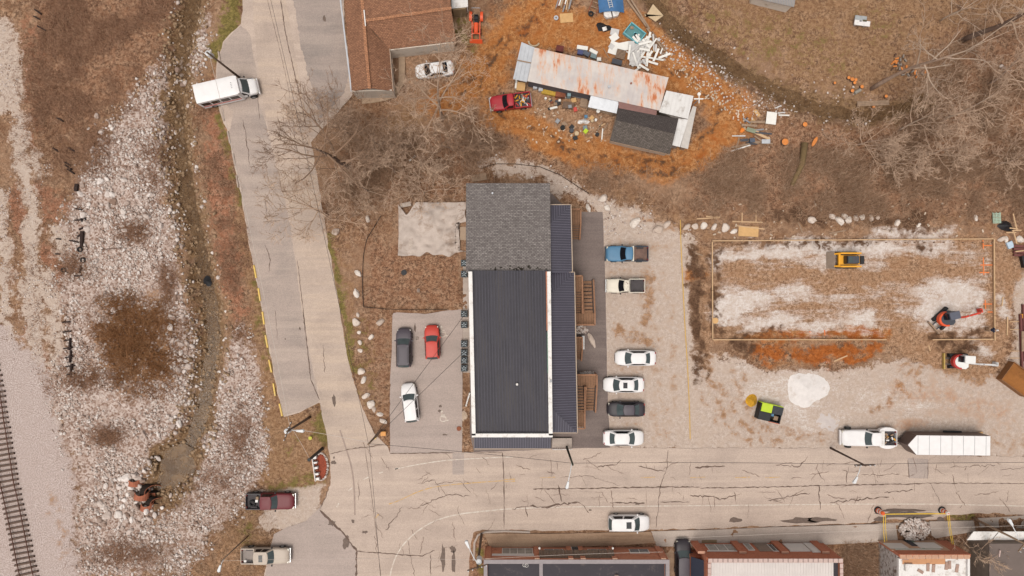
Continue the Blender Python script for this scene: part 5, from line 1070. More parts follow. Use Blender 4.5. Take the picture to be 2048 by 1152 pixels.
greenhouse(t, PW, CARGLASS, xb0+BL-.1, xb0+BL-.05, xb0+BL+.12, xb0+BL+.72, .97, .85, 1.28, 2.25, PW, None, 1, .1, False)
MB().box(xb0+BL+1.62, xb0+BL+1.78, -.95, .95, .45, .75, .03).build('bumper', PW, t)
for s in (1, -1): MB().box(xb0+BL+1.4, xb0+BL+1.62, s*.7-.14, s*.7+.14, .85, 1.05, .02).build('headlight', LAMP, t)
wheels(t, (xb0+BL+.85, xb0+1.2), bw-.12, .4, .28); mirrors(t, BLK, xb0+BL+.55, 1.05, 1.45)
# tractor
OR = paint('orange_machine', 236, 92, 48)
x, y = W(952, 49, 1); t = thing('tractor', 'orange compact tractor with front loader on the grass by the house', 'tractor', (x, y, gz(952, 49)), math.radians(-91))
for s in (1, -1):
    o_ = MB().wheel(-1.05, s*.62, .55, .55, .34, 18, .5).build('rear_wheel', TYRE, t); MB().wheel(-1.05, s*.64, .55, .3, .3, 12).build('rim', OR, o_)
    o_ = MB().wheel(.62, s*.5, .34, .34, .22, 16, .5).build('front_wheel', TYRE, t); MB().wheel(.62, s*.52, .34, .19, .2, 12).build('rim', OR, o_)
    MB().patch(lambda u, v, s=s: (-1.05-.62*math.cos(math.pi*(.15+.75*u)), s*(.48+.34*v), .6+.6*math.sin(math.pi*(.15+.75*u))*.9), 8, 2, s > 0).build('fender', OR, t, smooth=True)
    MB().beam((-.35, s*.46, .95), (1.2, s*.46, .75), .1, .14).build('loader_arm', OR, t); MB().beam((1.15, s*.46, .78), (1.75, s*.46, .3), .1, .14).build('loader_arm', OR, t)
MB().box(-1.3, .9, -.22, .22, .4, .75).build('chassis', BLK, t)
MB().patch(lambda u, v: (-.2+u*1.15, (2*v-1)*(.3-.08*u*u), .78+.34*(1-(2*v-1)**2*.55)-.1*u*u), 8, 8).build('hood', OR, t, smooth=True); MB().box(-.2, .93, -.24, .24, .7, .85).build('hood_side', OR, t)
MB().box(-1.05, -.62, -.25, .25, .8, .92, .04).build('seat', BLK, t); MB().box(-1.12, -1.02, -.24, .24, .85, 1.25, .02).build('seat_back', BLK, t); MB().ring(-.42, 0, 1.12, .18, .03, 14, .8).build('steering_wheel', BLK, t)
MB().tube([(-1.62, -.5, .6), (-1.62, -.48, 1.9), (-1.62, .48, 1.9), (-1.62, .5, .6)], .04, 6).build('roll_bar', STEEL, t); MB().box(.9, 1.02, -.46, .46, .65, .75).build('cross_tube', OR, t)
MB().add([(1.62, -.75, .1), (1.62, .75, .1), (1.95, .75, .08), (1.95, -.75, .08), (1.6, -.75, .55), (1.6, .75, .55), (1.66, .75, .55), (1.66, -.75, .55)], [(0, 3, 2, 1), (4, 5, 1, 0), (0, 4, 7, 3), (1, 2, 6, 5), (7, 6, 2, 3), (4, 7, 6, 5)]).build('bucket', OR, t)
# skid steer
YE = paint('yellow_machine', 240, 170, 44); DK = M('machine_grey', C(70, 72, 80), .6, .12)
x, y = W(1694, 520, .9); t = thing('skid_steer', 'yellow tracked skid steer loader on the dusty building pad', 'loader', (x, y, .03), math.pi)
for s in (1, -1):
    tr = MB().prism([(-1.3, 0), (1.2, 0), (1.2, .42), (-1.3, .42)], .05, .62); tr.v = [(v[0], s*(.62+v[1]*.9), v[2]) for v in tr.v]; tr.build('track', BLK, t)
    MB().beam((-1.35, s*.78, 1.35), (.9, s*.78, 1.25), .2, .2).build('loader_arm', YE, t); MB().beam((.85, s*.78, 1.28), (1.4, s*.72, .55), .2, .22).build('loader_arm', YE, t); MB().box(-1.45, -1.2, s*.78-.1, s*.78+.1, .6, 1.45).build('arm_tower', YE, t)
MB().box(-1.4, .9, -.55, .55, .35, 1.0).build('body', YE, t); MB().box(-1.0, .45, -.48, .48, 1.0, 2.0, .06).build('cab', DK, t); MB().box(-.15, .35, -.3, .3, 2.0, 2.03).build('roof_hatch', CARGLASS, t); MB().box(.42, .5, -.42, .42, 1.05, 1.9).build('windshield', DARKGLASS, t)
e_ = MB().box(-1.85, -1.35, -.5, .5, .6, 1.35, .03).build('engine_cover', BLK, t); MB().box(-1.32, -1.1, -.55, .55, 1.0, 1.32, .02).build('rear_beam', YE, t); MB().box(.85, 1.1, -.8, .8, .9, 1.1, .02).build('cross_beam', YE, t)
MB().add([(1.4, -.98, .05), (1.4, .98, .05), (2.1, .98, .05), (2.1, -.98, .05), (1.35, -.98, .7), (1.35, .98, .7), (1.45, .98, .7), (1.45, -.98, .7)], [(0, 3, 2, 1), (4, 5, 1, 0), (0, 4, 7, 3), (1, 2, 6, 5), (7, 6, 2, 3), (4, 7, 6, 5)]).build('bucket', M('worn_bucket', C(140, 122, 108), .6, .2), t)
# excavators
def excavator(label, px, py, rz_house, rz_track, c_body, c_ring, c_cab, c_boom, boomL, blade, glass=False):
    x, y = W(px, py, .8); t = thing('mini_excavator', label, 'excavator', (x, y, .03), 0)
    R_ = Matrix.Rotation(math.radians(rz_track), 4, 'Z'); Q = Matrix.Rotation(math.radians(rz_house), 4, 'Z')
    for s in (1, -1): MB().box(-1.15, 1.15, s*.7-.2, s*.7+.2, .04, .5, .06, R_).build('track', BLK, t)
    MB().box(-.6, .6, -.5, .5, .25, .6, 0, R_).build('undercarriage', DK, t)
    MB().box(-1.75, -1.6, -.95, .95, .08, .42, 0, R_).build('blade', blade, t)
    for s in (1, -1): MB().beam(tuple(R_ @ Vector((-1.65, s*.35, .3))), tuple(R_ @ Vector((-.6, s*.35, .4))), .1, .14).build('blade_arm', DK, t)
    hs_ = [(-.1+1.05*math.cos(a), .86*math.sin(a)) for a in [math.pi/2+k*math.pi/10 for k in range(11)]]+[(.45, -.86), (.75, -.6), (.75, .7), (.5, .86)]
    def rot(pts): return [tuple((Q @ Vector((p[0], p[1], 0)))[:2]) for p in pts]
    MB().prism(rot(hs_), .62, 1.2, .03).build('house', c_body, t)
    rg = [(-.1+1.08*math.cos(a), .9*math.sin(a)) for a in [math.pi/2+k*math.pi/10 for k in range(11)]]; inn = [(p[0]*.78-.02, p[1]*.8) for p in rg]
    MB().prism(rot(rg+inn[::-1]), .7, 1.28).build('counterweight', c_ring, t)
    MB().box(-.35, .75, -.05, .78, 1.2, 2.25, .05, Q).build('cab', c_cab, t); MB().box(-.42, .82, -.1, .83, 2.25, 2.33, .03, Q).build('canopy', c_cab, t); MB().box(-.55, -.38, .0, .7, 1.2, 2.0, 0, Q).build('rear_window', DARKGLASS, t)
    f = lambda a, z, yy=-.12: tuple(Q @ Vector((a, yy, z)))
    MB().beam(f(.7, 1.0), f(1.5, 2.0), .18, .28).build('boom', c_boom, t); MB().beam(f(1.45, 2.0), f(boomL-.9, 1.75), .18, .24).build('boom', c_boom, t); MB().beam(f(boomL-1.0, 1.85), f(boomL, .7), .15, .2).build('arm', c_boom, t)
    MB().tube([f(1.0, 1.5), f(2.0, 2.1)], .05, 6).build('hydraulic_ram', STEEL, t); MB().box(boomL-.25, boomL+.2, -.4, .16, .25, .75, .05, Q).build('bucket', DK if c_boom is OR else c_boom, t)
excavator('orange and grey mini excavator with orange boom on the building pad', 1893, 637, 14, 42, DK, OR, M('excavator_grey_cab', C(92, 94, 108), .5, .1), paint('orange_red_boom', 214, 66, 44), 4.3, OLDWOOD)
WM = M('white_machine', C(240, 238, 236), .45, .04, 1); RM_ = paint('red_machine', 190, 60, 56)
excavator('white mini excavator with red counterweight below the building pad', 1921, 723, -3, 0, WM, RM_, WM, M('pale_boom', C(216, 214, 214), .5, .06), 4.4, M('blade_olive', C(190, 160, 90), .7, .15))
# ------------------------------------------------------------------ rocks
def rock_mat(name, attr=False, c1=(146, 120, 106), c2=(206, 189, 180), c3=(238, 227, 221)):
    m, nt, b = nodes_of(name); p = position(nt)
    if attr: a = nt.nodes.new('ShaderNodeAttribute'); a.attribute_name = 'tint'; t_ = a.outputs['Fac']
    else: t_ = nt.nodes.new('ShaderNodeObjectInfo').outputs['Random']
    c = mixc(nt, ramp(nt, t_, .0, .35), C(*c1), C(*c2)); c = mixc(nt, ramp(nt, t_, .4, 1.0), c, C(*c3))
    n = noise_node(nt, p, 3, 6, .7); c = mixc(nt, ramp(nt, n, .45, .7, 0, .4), c, C(184, 158, 142)); nt.links.new(c, b.inputs['Base Color'])
    b.inputs['Roughness'].default_value = .9; b.inputs['Specular IOR Level'].default_value = .2; bump(nt, b, noise_node(nt, p, 9, 4, .7), .5, .05); return m
ROCK = rock_mat('limestone_rock'); BOULDER = rock_mat('boulder_stone', False, (206, 186, 172), (226, 210, 198), (238, 226, 216)); ROCKS = rock_mat('limestone_rubble', True)
import bmesh
def ico(sub):
    bm = bmesh.new(); bmesh.ops.create_icosphere(bm, subdivisions=sub, radius=1); v = np.array([x.co[:] for x in bm.verts]); f = np.array([[q.index for q in x.verts] for x in bm.faces]); bm.free(); return v, f
I1, F1 = ico(1); I2, F2 = ico(2)
def facet(v, r, npl=11):
    n = r.normal(size=(npl, 3)); n /= np.linalg.norm(n, axis=1)[:, None]; d = r.uniform(.62, 1.0, npl)
    q = v@n.T; rad = np.min(np.where(q > .05, d/np.maximum(q, .05), 9), axis=1); return v*np.minimum(rad, 1.25)[:, None]
rr = np.random.default_rng(11)
VAR = []; VARB = []
for k in range(9):
    v = facet(I2, rr)*np.array([1, rr.uniform(.6, .95), rr.uniform(.45, .7)]); me_ = bpy.data.meshes.new('rock'); me_.from_pydata(v.tolist(), [], F2.tolist()); me_.materials.append(ROCK); VAR.append(me_); mb_ = me_.copy(); mb_.materials.clear(); mb_.materials.append(BOULDER); VARB.append(mb_)
def rock(px, py, size, label, group, rz=None, zs=1.0, name='rock', sink=.2, ar=None):
    o = link(name, random.choice(VARB if name == 'boulder' else VAR)); x, y = W(px, py); o.location = (x, y, gz(px, py)+size*(.3-sink)); o.rotation_euler = (random.uniform(-.2, .2), random.uniform(-.2, .2), random.uniform(0, 6.28) if rz is None else rz)
    o.scale = (size/2, size/2*(ar or 1), size/2*zs); return tag(o, label, 'rock', group)
# 300 big riprap rocks
zones = [([(150, 400), (190, 330), (250, 330), (340, 400), (345, 480), (250, 470), (170, 470)], 95, .4, .95), ([(335, 540), (375, 600), (385, 770), (360, 770), (338, 640)], 55, .45, .95), ([(200, 960), (280, 930), (310, 1030), (290, 1070), (190, 1060)], 75, .5, 1.2), ([(330, 820), (370, 850), (300, 900), (280, 870)], 25, .45, 1.0), ([(350, 40), (385, 60), (345, 330), (335, 330), (345, 120)], 20, .4, .9), ([(160, 230), (260, 230), (280, 330), (200, 320)], 15, .4, .9), ([(190, 590), (260, 560), (280, 600), (200, 640)], 15, .4, .8)]
ZL = ['pale rock in the northern part of the rubble field', 'pale rock in the line along the right side of the brown thicket', 'pale block in the big stones around the culverts', 'pale rock on the bank above the culvert pool', 'pale rock along the upper creek opposite the shuttle bus', 'pale rock at the northern tip of the rubble', 'pale rock just above the brown thicket']
for zi, (poly, n, s0, s1) in enumerate(zones):
    xs = [p[0] for p in poly]; ys = [p[1] for p in poly]; k = 0
    while k < n:
        x, y = random.uniform(min(xs), max(xs)), random.uniform(min(ys), max(ys))
        if inside(np.array([x]), np.array([y]), poly)[0]:
            rock(x, y, s0+(s1-s0)*random.random()**2, ZL[zi], 'large rocks: '+ZL[zi][5:40]); k += 1
def scatter_rocks(name, label, cand, sizes, seed, zoff=.1, verts=I1, faces=F1, mat=ROCKS, dark=False):
    """cand: (n,2) px points; one joined mesh"""
    r = np.random.default_rng(seed); n = len(cand); base = [facet(verts, r, 9)*np.array([1, r.uniform(.65, 1), r.uniform(.5, .8)]) for _ in range(12)]
    pick = r.integers(0, 12, n); a = r.uniform(0, 6.283, n); ca, sa = np.cos(a), np.sin(a)
    V = np.stack(base)[pick]*(sizes/2)[:, None, None]
    X = V[..., 0]*ca[:, None]-V[..., 1]*sa[:, None]; Y = V[..., 0]*sa[:, None]+V[..., 1]*ca[:, None]
    x = (cand[:, 0]-1024)*S; y = (576-cand[:, 1])*S
    i = np.clip(np.searchsorted(GX, x)-1, 0, nx-2); j = np.clip(np.searchsorted(GY, y)-1, 0, ny-2); z = ZZ[i, j]+sizes*zoff
    co_ = np.stack([X+x[:, None], Y+y[:, None], V[..., 2]+z[:, None]], -1).reshape(-1, 3)
    fs = (faces[None]+(np.arange(n)*len(verts))[:, None, None]).reshape(-1, 3); me_ = bpy.data.meshes.new(name); fast_mesh(me_, co_, fs)
    at_ = me_.attributes.new('tint', 'FLOAT', 'POINT'); at_.data.foreach_set('value', np.repeat(r.random(n).astype(np.float32), len(verts))); me_.materials.append(mat)
    o = link(name, me_); o['kind'] = 'stuff'; o['label'] = label; return o
def lookup(arr, px, py):
    x = (px-1024)*S; y = (576-py)*S; i = np.clip(np.searchsorted(GX, x)-1, 0, nx-2); j = np.clip(np.searchsorted(GY, y)-1, 0, ny-2); return arr[i, j]
def sample(n, x0, x1, y0, y1, fn, seed):
    r = np.random.default_rng(seed); x = r.uniform(x0, x1, n); y = r.uniform(y0, y1, n); k = r.random(n) < fn(x, y); return np.stack([x[k], y[k]], 1)
ripd = lambda x, y: np.clip(lookup(LAY['rip'], x, y)*np.clip(fnoise(x/38, y/38, 41, 4)*5-1.75, 0.05, 1)*(1-.9*lookup(LAY['mud'], x, y)), 0, 1)
c1_ = sample(42000, 100, 540, 0, 1160, ripd, 3); sz = .14+.34*np.random.default_rng(5).random(len(c1_))**2.2
scatter_rocks('rubble', 'pale broken limestone rubble beside the creek', c1_, sz, 6)
c2_ = sample(14000, 300, 470, 0, 1010, lambda x, y: .5*lookup(LAY['bed'], x, y)*np.clip(fnoise(x/16, y/16, 44)*3-1, .1, 1)+.15*(dist_line(x, y, CREEK_W) < 45), 13); sz = .14+.5*np.random.default_rng(6).random(len(c2_))**3
CRK_ROCK = M('wet_creek_stone', C(158, 130, 102), .75, .3, 2.5); scatter_rocks('creek_stones', 'small brown stones in the shallow creek', c2_, sz, 7, .15, mat=CRK_ROCK)
c3_ = sample(9000, 1300, 1760, 40, 260, lambda x, y: np.clip(1-np.abs(dist_line(x, y, [(1330, 95), (1400, 130), (1450, 165), (1500, 205), (1560, 215)])-2)/34, 0, 1)*.5+.12*lookup(LAY['bed'], x, y), 15); sz = .1+.3*np.random.default_rng(8).random(len(c3_))**3
scatter_rocks('creek_rubble', 'scattered stones and litter along the muddy creek bank', c3_, sz, 9)
c4_ = sample(9000, 960, 1420, 310, 470, lambda x, y: lookup(LAY['gravel'], x, y)*np.clip(fnoise(x/20, y/20, 47)*2-.8, 0, 1)*.6, 17); sz = .1+.25*np.random.default_rng(9).random(len(c4_))**3
scatter_rocks('loose_stones', 'loose pale stones on the gravel behind the building', c4_, sz, 10)
c5_ = sample(16000, 0, 130, 60, 1150, lambda x, y: .5*lookup(LAY['gravel'], x, y)*(fnoise(x/20, y/20, 48) > .5), 18); sz = .07+.16*np.random.default_rng(19).random(len(c5_))**2
scatter_rocks('loose_stones', 'small stones on the gravel track beside the railway', c5_, sz, 12)
c6_ = sample(4200, 300, 480, 0, 900, lambda x, y: np.clip(1-np.abs(dist_line(x, y, CREEK_W)-30)/14, 0, 1)*np.clip(fnoise(x/18, y/18, 46)*4-1.6, .05, 1)*.8, 19); sz = .22+.5*np.random.default_rng(16).random(len(c6_))**2.5
scatter_rocks('creek_bank_rocks', 'pale rocks strewn along both banks of the creek', c6_, sz, 14, .15)
# boulders set out one by one
ORD = ['first', 'second', 'third', 'fourth', 'fifth', 'sixth', 'seventh', 'eighth', 'ninth', 'tenth', 'eleventh', 'twelfth', 'thirteenth', 'fourteenth', 'fifteenth', 'sixteenth', 'seventeenth', 'eighteenth']
B_ = [(717, 548, 13), (713, 585, 15), (716, 629, 8), (713, 645, 14), (718, 665, 9), (742, 675, 13), (720, 684, 9), (720, 701, 10), (760, 645, 15), (722, 743, 13), (728, 760, 12), (732, 791, 13), (742, 808, 15), (748, 819, 11), (759, 828, 11), (767, 842, 12), (672, 464, 14), (736, 439, 12)]
for k, (x, y, s) in enumerate(sorted(B_, key=lambda q: q[1])): rock(x, y, s*S*1.25, '%s pale boulder from the north along the verge of the side road' % ORD[k], 'verge boulders', name='boulder')
for k, (x, y, s) in enumerate(sorted([(1371, 455, 14), (1389, 453, 12), (1406, 453, 16), (1427, 455, 13), (1450, 455, 16), (1466, 463, 13), (1620, 440, 17), (1678, 441, 16), (1688, 433, 12), (1695, 440, 13), (1709, 438, 12), (1722, 434, 14), (1740, 436, 11), (1753, 436, 9), (1793, 445, 14), (1663, 434, 13)])): rock(x, y, s*S*1.2, '%s boulder from the left in the row above the building pad' % ORD[k], 'boulders above the building pad', name='boulder')
for x, y, s, lb in [(1268, 447, 20, 'large pale boulder above the gravel lot'), (1315, 460, 19, 'pale boulder lying aslant near the yellow line'), (1332, 450, 14, 'smaller pale boulder touching the aslant one'), (1206, 398, 18, 'pale angular boulder north of the porch'), (1176, 415, 14, 'tan boulder beside the north porch stair'), (1214, 416, 12, 'rounded pale boulder at the top of the dark strip'), ]: rock(x, y, s*S*1.3, lb, None, name='boulder', ar=.7)
for x, y, s, lb in [(2002, 478, 12, 'pale boulder just right of the formwork corner'), (2012, 480, 10, 'small pale boulder touching the one at the formwork corner'), (2038, 478, 13, 'pale boulder under the lumber at the right edge'), (1950, 437, 10, 'lone small boulder left of the green pallet'), (1835, 450, 10, 'lone pale boulder right of the row above the pad')]: rock(x, y, s*S*1.3, lb, 'north-east site boulders', name='boulder')
# white aggregate pile
GW = M('white_sand', C(236, 228, 225), .95, .08, 2.5, bmp=.8, dirt=C(216, 202, 194), dirt_amt=.25, dirt_scale=.7)
mb = MB()
def heap(mb, px, py, rx, ry, hgt, seed, n=30, rings=9, lobes=.12):
    r = random.Random(seed); ph = [r.uniform(0, 6.28) for _ in range(4)]; x0, y0 = W(px, py); g0 = gz(px, py)-.05; o = len(mb.v)
    for i in range(rings+1):
        f = i/rings
        for k in range(n):
            a = 2*math.pi*k/n; q = 1+lobes*math.sin(2*a+ph[0])+lobes*.7*math.sin(3*a+ph[1])+lobes*.4*math.sin(5*a+ph[2])
            z = hgt*(1-f)**1.1*(1+.25*math.sin(3*a+ph[3])*f)+.06*mnoise.noise(Vector((f*5*math.cos(a), f*5*math.sin(a), seed)))
            mb.v.append((x0+rx*S*q*f*math.cos(a), y0+ry*S*q*f*math.sin(a), g0+z*(0 if i == rings else 1)))
    for i in range(rings):
        for k in range(n): mb.f.append((o+i*n+k, o+(i+1)*n+k, o+(i+1)*n+(k+1) % n, o+i*n+(k+1) % n))
heap(mb, 1613, 778, 43, 41, .55, 4, 44, 12, .09); o = mb.build('sand_pile', GW, smooth=True); tag(o, 'wide white aggregate pile on the gravel lot', 'pile')
mb = MB(); heap(mb, 1655, 845, 34, 28, .12, 9); o = mb.build('sand_pile', M('pale_spread_gravel', C(206, 194, 190), .95, .08, 1.5), smooth=True); tag(o, 'thin pale gravel spread below the white aggregate pile', 'pile')
# grey gravel heap on the pavement: stones
r_ = np.random.default_rng(21); n = 420; a = r_.uniform(0, 6.283, n); q = np.sqrt(r_.random(n)); pts = np.stack([1827+31*q*np.cos(a), 1058+22*q*np.sin(a)], 1)
o = scatter_rocks('gravel_heap', 'heap of pale grey broken stone on the pavement between the barrels', pts, r_.uniform(.2, .42, n), 22, .2, I1, F1); v = np.empty(len(o.data.vertices)*3, np.float32); o.data.vertices.foreach_get('co', v); v = v.reshape(-1, 3); ee = np.hypot((v[:, 0]/S+1024-1827)/34, (576-v[:, 1]/S-1058)/25); v[:, 2] += .15+.75*np.clip(1-ee, 0, 1); o.data.vertices.foreach_set('co', v.ravel()); o.data.update()
n = 130; a = r_.uniform(0, 6.283, n); q = np.sqrt(r_.random(n)); scatter_rocks('gravel_heap', 'pale stones heaped below the upper double stair', np.stack([1163+13*q*np.cos(a), 660+8*q*np.sin(a)], 1), r_.uniform(.2, .4, n), 23, .25)
n = 60; a = r_.uniform(0, 6.283, n); q = np.sqrt(r_.random(n)); scatter_rocks('gravel_heap', 'pale stones heaped above the lower double stair', np.stack([1174+14*q*np.cos(a), 745+3*q*np.sin(a)], 1), r_.uniform(.2, .35, n), 24, .25)

# ------------------------------------------------------------------ brush, weeds and dry grass (nobody could count it)
def twig_mat(name, c1, c2, c3):
    m, nt, b = nodes_of(name); a = nt.nodes.new('ShaderNodeAttribute'); a.attribute_name = 'tint'
    c = mixc(nt, ramp(nt, a.outputs['Fac'], 0, .5), C(*c1), C(*c2)); c = mixc(nt, ramp(nt, a.outputs['Fac'], .5, 1), c, C(*c3)); nt.links.new(c, b.inputs['Base Color']); b.inputs['Roughness'].default_value = .9; b.inputs['Specular IOR Level'].default_value = .1; return m
TW1 = twig_mat('brush_twigs', (104, 76, 58), (170, 134, 108), (212, 182, 156)); TW2 = twig_mat('rust_weeds', (100, 70, 54), (160, 120, 96), (200, 162, 136)); TW3 = twig_mat('dry_grass_blades', (112, 86, 62), (174, 138, 108), (206, 174, 144))
def brush(name, label, pts, k, L, wd, mat, seed, flat=(.3, 1.2), spread=.35):
    r = np.random.default_rng(seed); n = len(pts)*k; base = np.repeat(pts, k, 0)+r.normal(0, spread/S, (n, 2)); x = (base[:, 0]-1024)*S; y = (576-base[:, 1])*S
    z = lookup(ZZ, base[:, 0], base[:, 1])-.03; az = r.uniform(0, 6.283, n); el = r.uniform(flat[0], flat[1], n); ln = r.uniform(L[0], L[1], n)*(.5+r.random(n)); w_ = r.uniform(wd[0], wd[1], n)
    sx, sy = -np.sin(az), np.cos(az); o = np.stack([x, y, z], 1)
    def at(t, e): return o+np.stack([np.cos(az)*np.cos(e), np.sin(az)*np.cos(e), np.sin(e)], 1)*(ln*t)[:, None]
    bend = r.uniform(-.5, .2, n); m1 = at(.5, el); m2 = m1+np.stack([np.cos(az+bend)*np.cos(el+bend), np.sin(az+bend)*np.cos(el+bend), np.sin(el+bend)], 1)*(ln*.5)[:, None]
    sd = np.stack([sx, sy, np.zeros(n)], 1); P = np.stack([o-sd*w_[:, None]/2, o+sd*w_[:, None]/2, m1-sd*w_[:, None]*.4, m1+sd*w_[:, None]*.4, m2-sd*w_[:, None]*.15, m2+sd*w_[:, None]*.15], 1).reshape(-1, 3)
    q = np.array([[0, 1, 3, 2], [2, 3, 5, 4]]); fs = (q[None]+(np.arange(n)*6)[:, None, None]).reshape(-1, 4); me_ = bpy.data.meshes.new(name); fast_mesh(me_, P, fs)
    at_ = me_.attributes.new('tint', 'FLOAT', 'POINT'); tt = np.clip(np.repeat(r.random(len(pts)), k)*.5+r.random(n)*.5, 0, 1); at_.data.foreach_set('value', np.repeat(tt.astype(np.float32), 6)); me_.materials.append(mat)
    ob = link(name, me_); ob['kind'] = 'stuff'; ob['label'] = label; return ob
unp = lambda x, y: (lookup(paved, x, y) < .2)*1.0
bare = lambda x, y: np.clip(1-lookup(LAY['clay'], x, y)-lookup(LAY['bed'], x, y)-lookup(LAY['gravel'], x, y)-lookup(LAY['mud'], x, y), 0, 1)*unp(x, y)
def inpoly(poly, soft=30): return lambda x, y: polymask(x, y, poly, soft)*bare(x, y)*np.clip(fnoise(x/40, y/40, 61, 4)*5-2.1, .05, 1)
brush('brush', 'tangled brown brush on the slope above the building pad', sample(9000, 1150, 2060, 300, 450, inpoly([(1100, 340), (1340, 360), (1400, 330), (1490, 280), (1560, 240), (1800, 250), (2070, 200), (2070, 430), (1500, 425), (1300, 420), (1180, 385)]), 31), 12, (.5, 1.1), (.02, .045), TW1, 32)
brush('brush', 'grey brown thicket below the leaning trees at the right edge', sample(6000, 1600, 2080, -20, 420, inpoly([(1760, 260), (1800, 230), (1880, 120), (1960, 40), (2080, -20), (2080, 420), (1700, 410), (1690, 330)]), 33), 12, (.7, 1.6), (.02, .04), TW1, 34)
brush('brush', 'brown undergrowth below the bare trees north of the building', sample(3800, 640, 1010, 230, 430, inpoly([(690, 290), (760, 270), (860, 260), (980, 235), (1010, 320), (930, 360), (930, 402), (800, 400), (700, 430), (655, 460), (640, 400)]), 35), 12, (.5, 1.3), (.02, .04), TW1, 36)
brush('weeds', 'low brown weeds covering the field at the top left', sample(12000, 50, 350, -20, 260, inpoly([(70, -20), (350, -20), (335, 110), (250, 210), (150, 250), (60, 250)]), 37), 9, (.2, .45), (.02, .05), TW2, 38, spread=.25)
brush('weeds', 'rust brown weeds on the bank between creek and side road', sample(5200, 390, 520, 170, 720, inpoly([(410, 170), (440, 190), (465, 330), (490, 470), (505, 620), (470, 700), (430, 620), (420, 520), (395, 420), (395, 250)]), 39), 9, (.2, .5), (.02, .05), TW2, 40, spread=.25)
brush('weeds', 'rust brown weeds between the gravel tracks', sample(4200, 0, 160, 60, 800, lambda x, y: np.clip(lookup(LAY['rust'], x, y)+.25*bare(x, y)*(y < 420), 0, 1), 41), 8, (.15, .4), (.02, .05), TW2, 42, spread=.2)
brush('brush', 'dense brown thorny thicket in the middle of the rubble', sample(5200, 150, 385, 560, 800, lambda x, y: np.clip(1.25-np.hypot((x-272)/88, (y-688)/105)+1.5*(fnoise(x/24, y/24, 83, 4)-.5), 0, 1)**1.5*.75, 43), 10, (.5, 1.2), (.02, .045), twig_mat('thorn_twigs', (92, 58, 36), (142, 98, 66), (180, 136, 98)), 45)
brush('brush', 'small brown thickets scattered through the rubble', np.concatenate([np.stack([np.random.default_rng(46+k).normal(x, sx, n), np.random.default_rng(90+k).normal(y, sy, n)], 1) for k, (x, y, sx, sy, n) in enumerate(((268, 465, 16, 10, 150), (215, 870, 18, 9, 160), (160, 760, 20, 10, 140), (250, 1105, 40, 16, 260), (150, 530, 16, 14, 120), (310, 330, 14, 40, 160), (190, 300, 30, 30, 200), (480, 880, 14, 30, 160), (335, 560, 8, 22, 120), (130, 300, 30, 40, 200), (420, 960, 40, 20, 120)))]), 12, (.3, .8), (.02, .04), TW2, 48)
brush('dry_grass', 'dry tan grass on the verges and the northern lawn', sample(26000, 400, 2060, -20, 1160, lambda x, y: .5*np.clip(lookup(LAY['tan'], x, y)-.3*lookup(LAY['grass'], x, y), 0, 1)*unp(x, y), 49), 5, (.12, .3), (.02, .04), TW3, 50, spread=.25)
TW4 = twig_mat('green_grass_blades', (70, 74, 30), (118, 112, 54), (160, 142, 82)); brush('grass', 'green winter grass along the verges', sample(9000, 400, 2060, -20, 1160, lambda x, y: .7*lookup(LAY['grass'], x, y)*unp(x, y), 51), 6, (.1, .25), (.02, .045), TW4, 52, spread=.2)
brush('brush', 'dry brush between the brick shops on the south side', np.concatenate([sample(900, 1690, 1750, 1095, 1160, lambda x, y: x*0+.8, 53), sample(500, 1900, 1945, 1090, 1160, lambda x, y: x*0+.8, 54)]), 12, (.4, 1.0), (.02, .04), TW1, 55)
brush('weeds', 'brown weeds around the pickups in the lower left', sample(2600, 300, 560, 990, 1160, lambda x, y: .6*unp(x, y)*np.clip(1-lookup(LAY['gravel'], x, y)-.5*lookup(LAY['rip'], x, y), 0, 1), 56), 8, (.15, .4), (.02, .04), TW3, 57)
brush('dead_leaves', 'dead leaves and twigs over the fenced lawn', sample(5000, 660, 930, 440, 860, lambda x, y: .7*bare(x, y), 58), 6, (.1, .2), (.03, .06), TW2, 59, (.0, .5), .25)

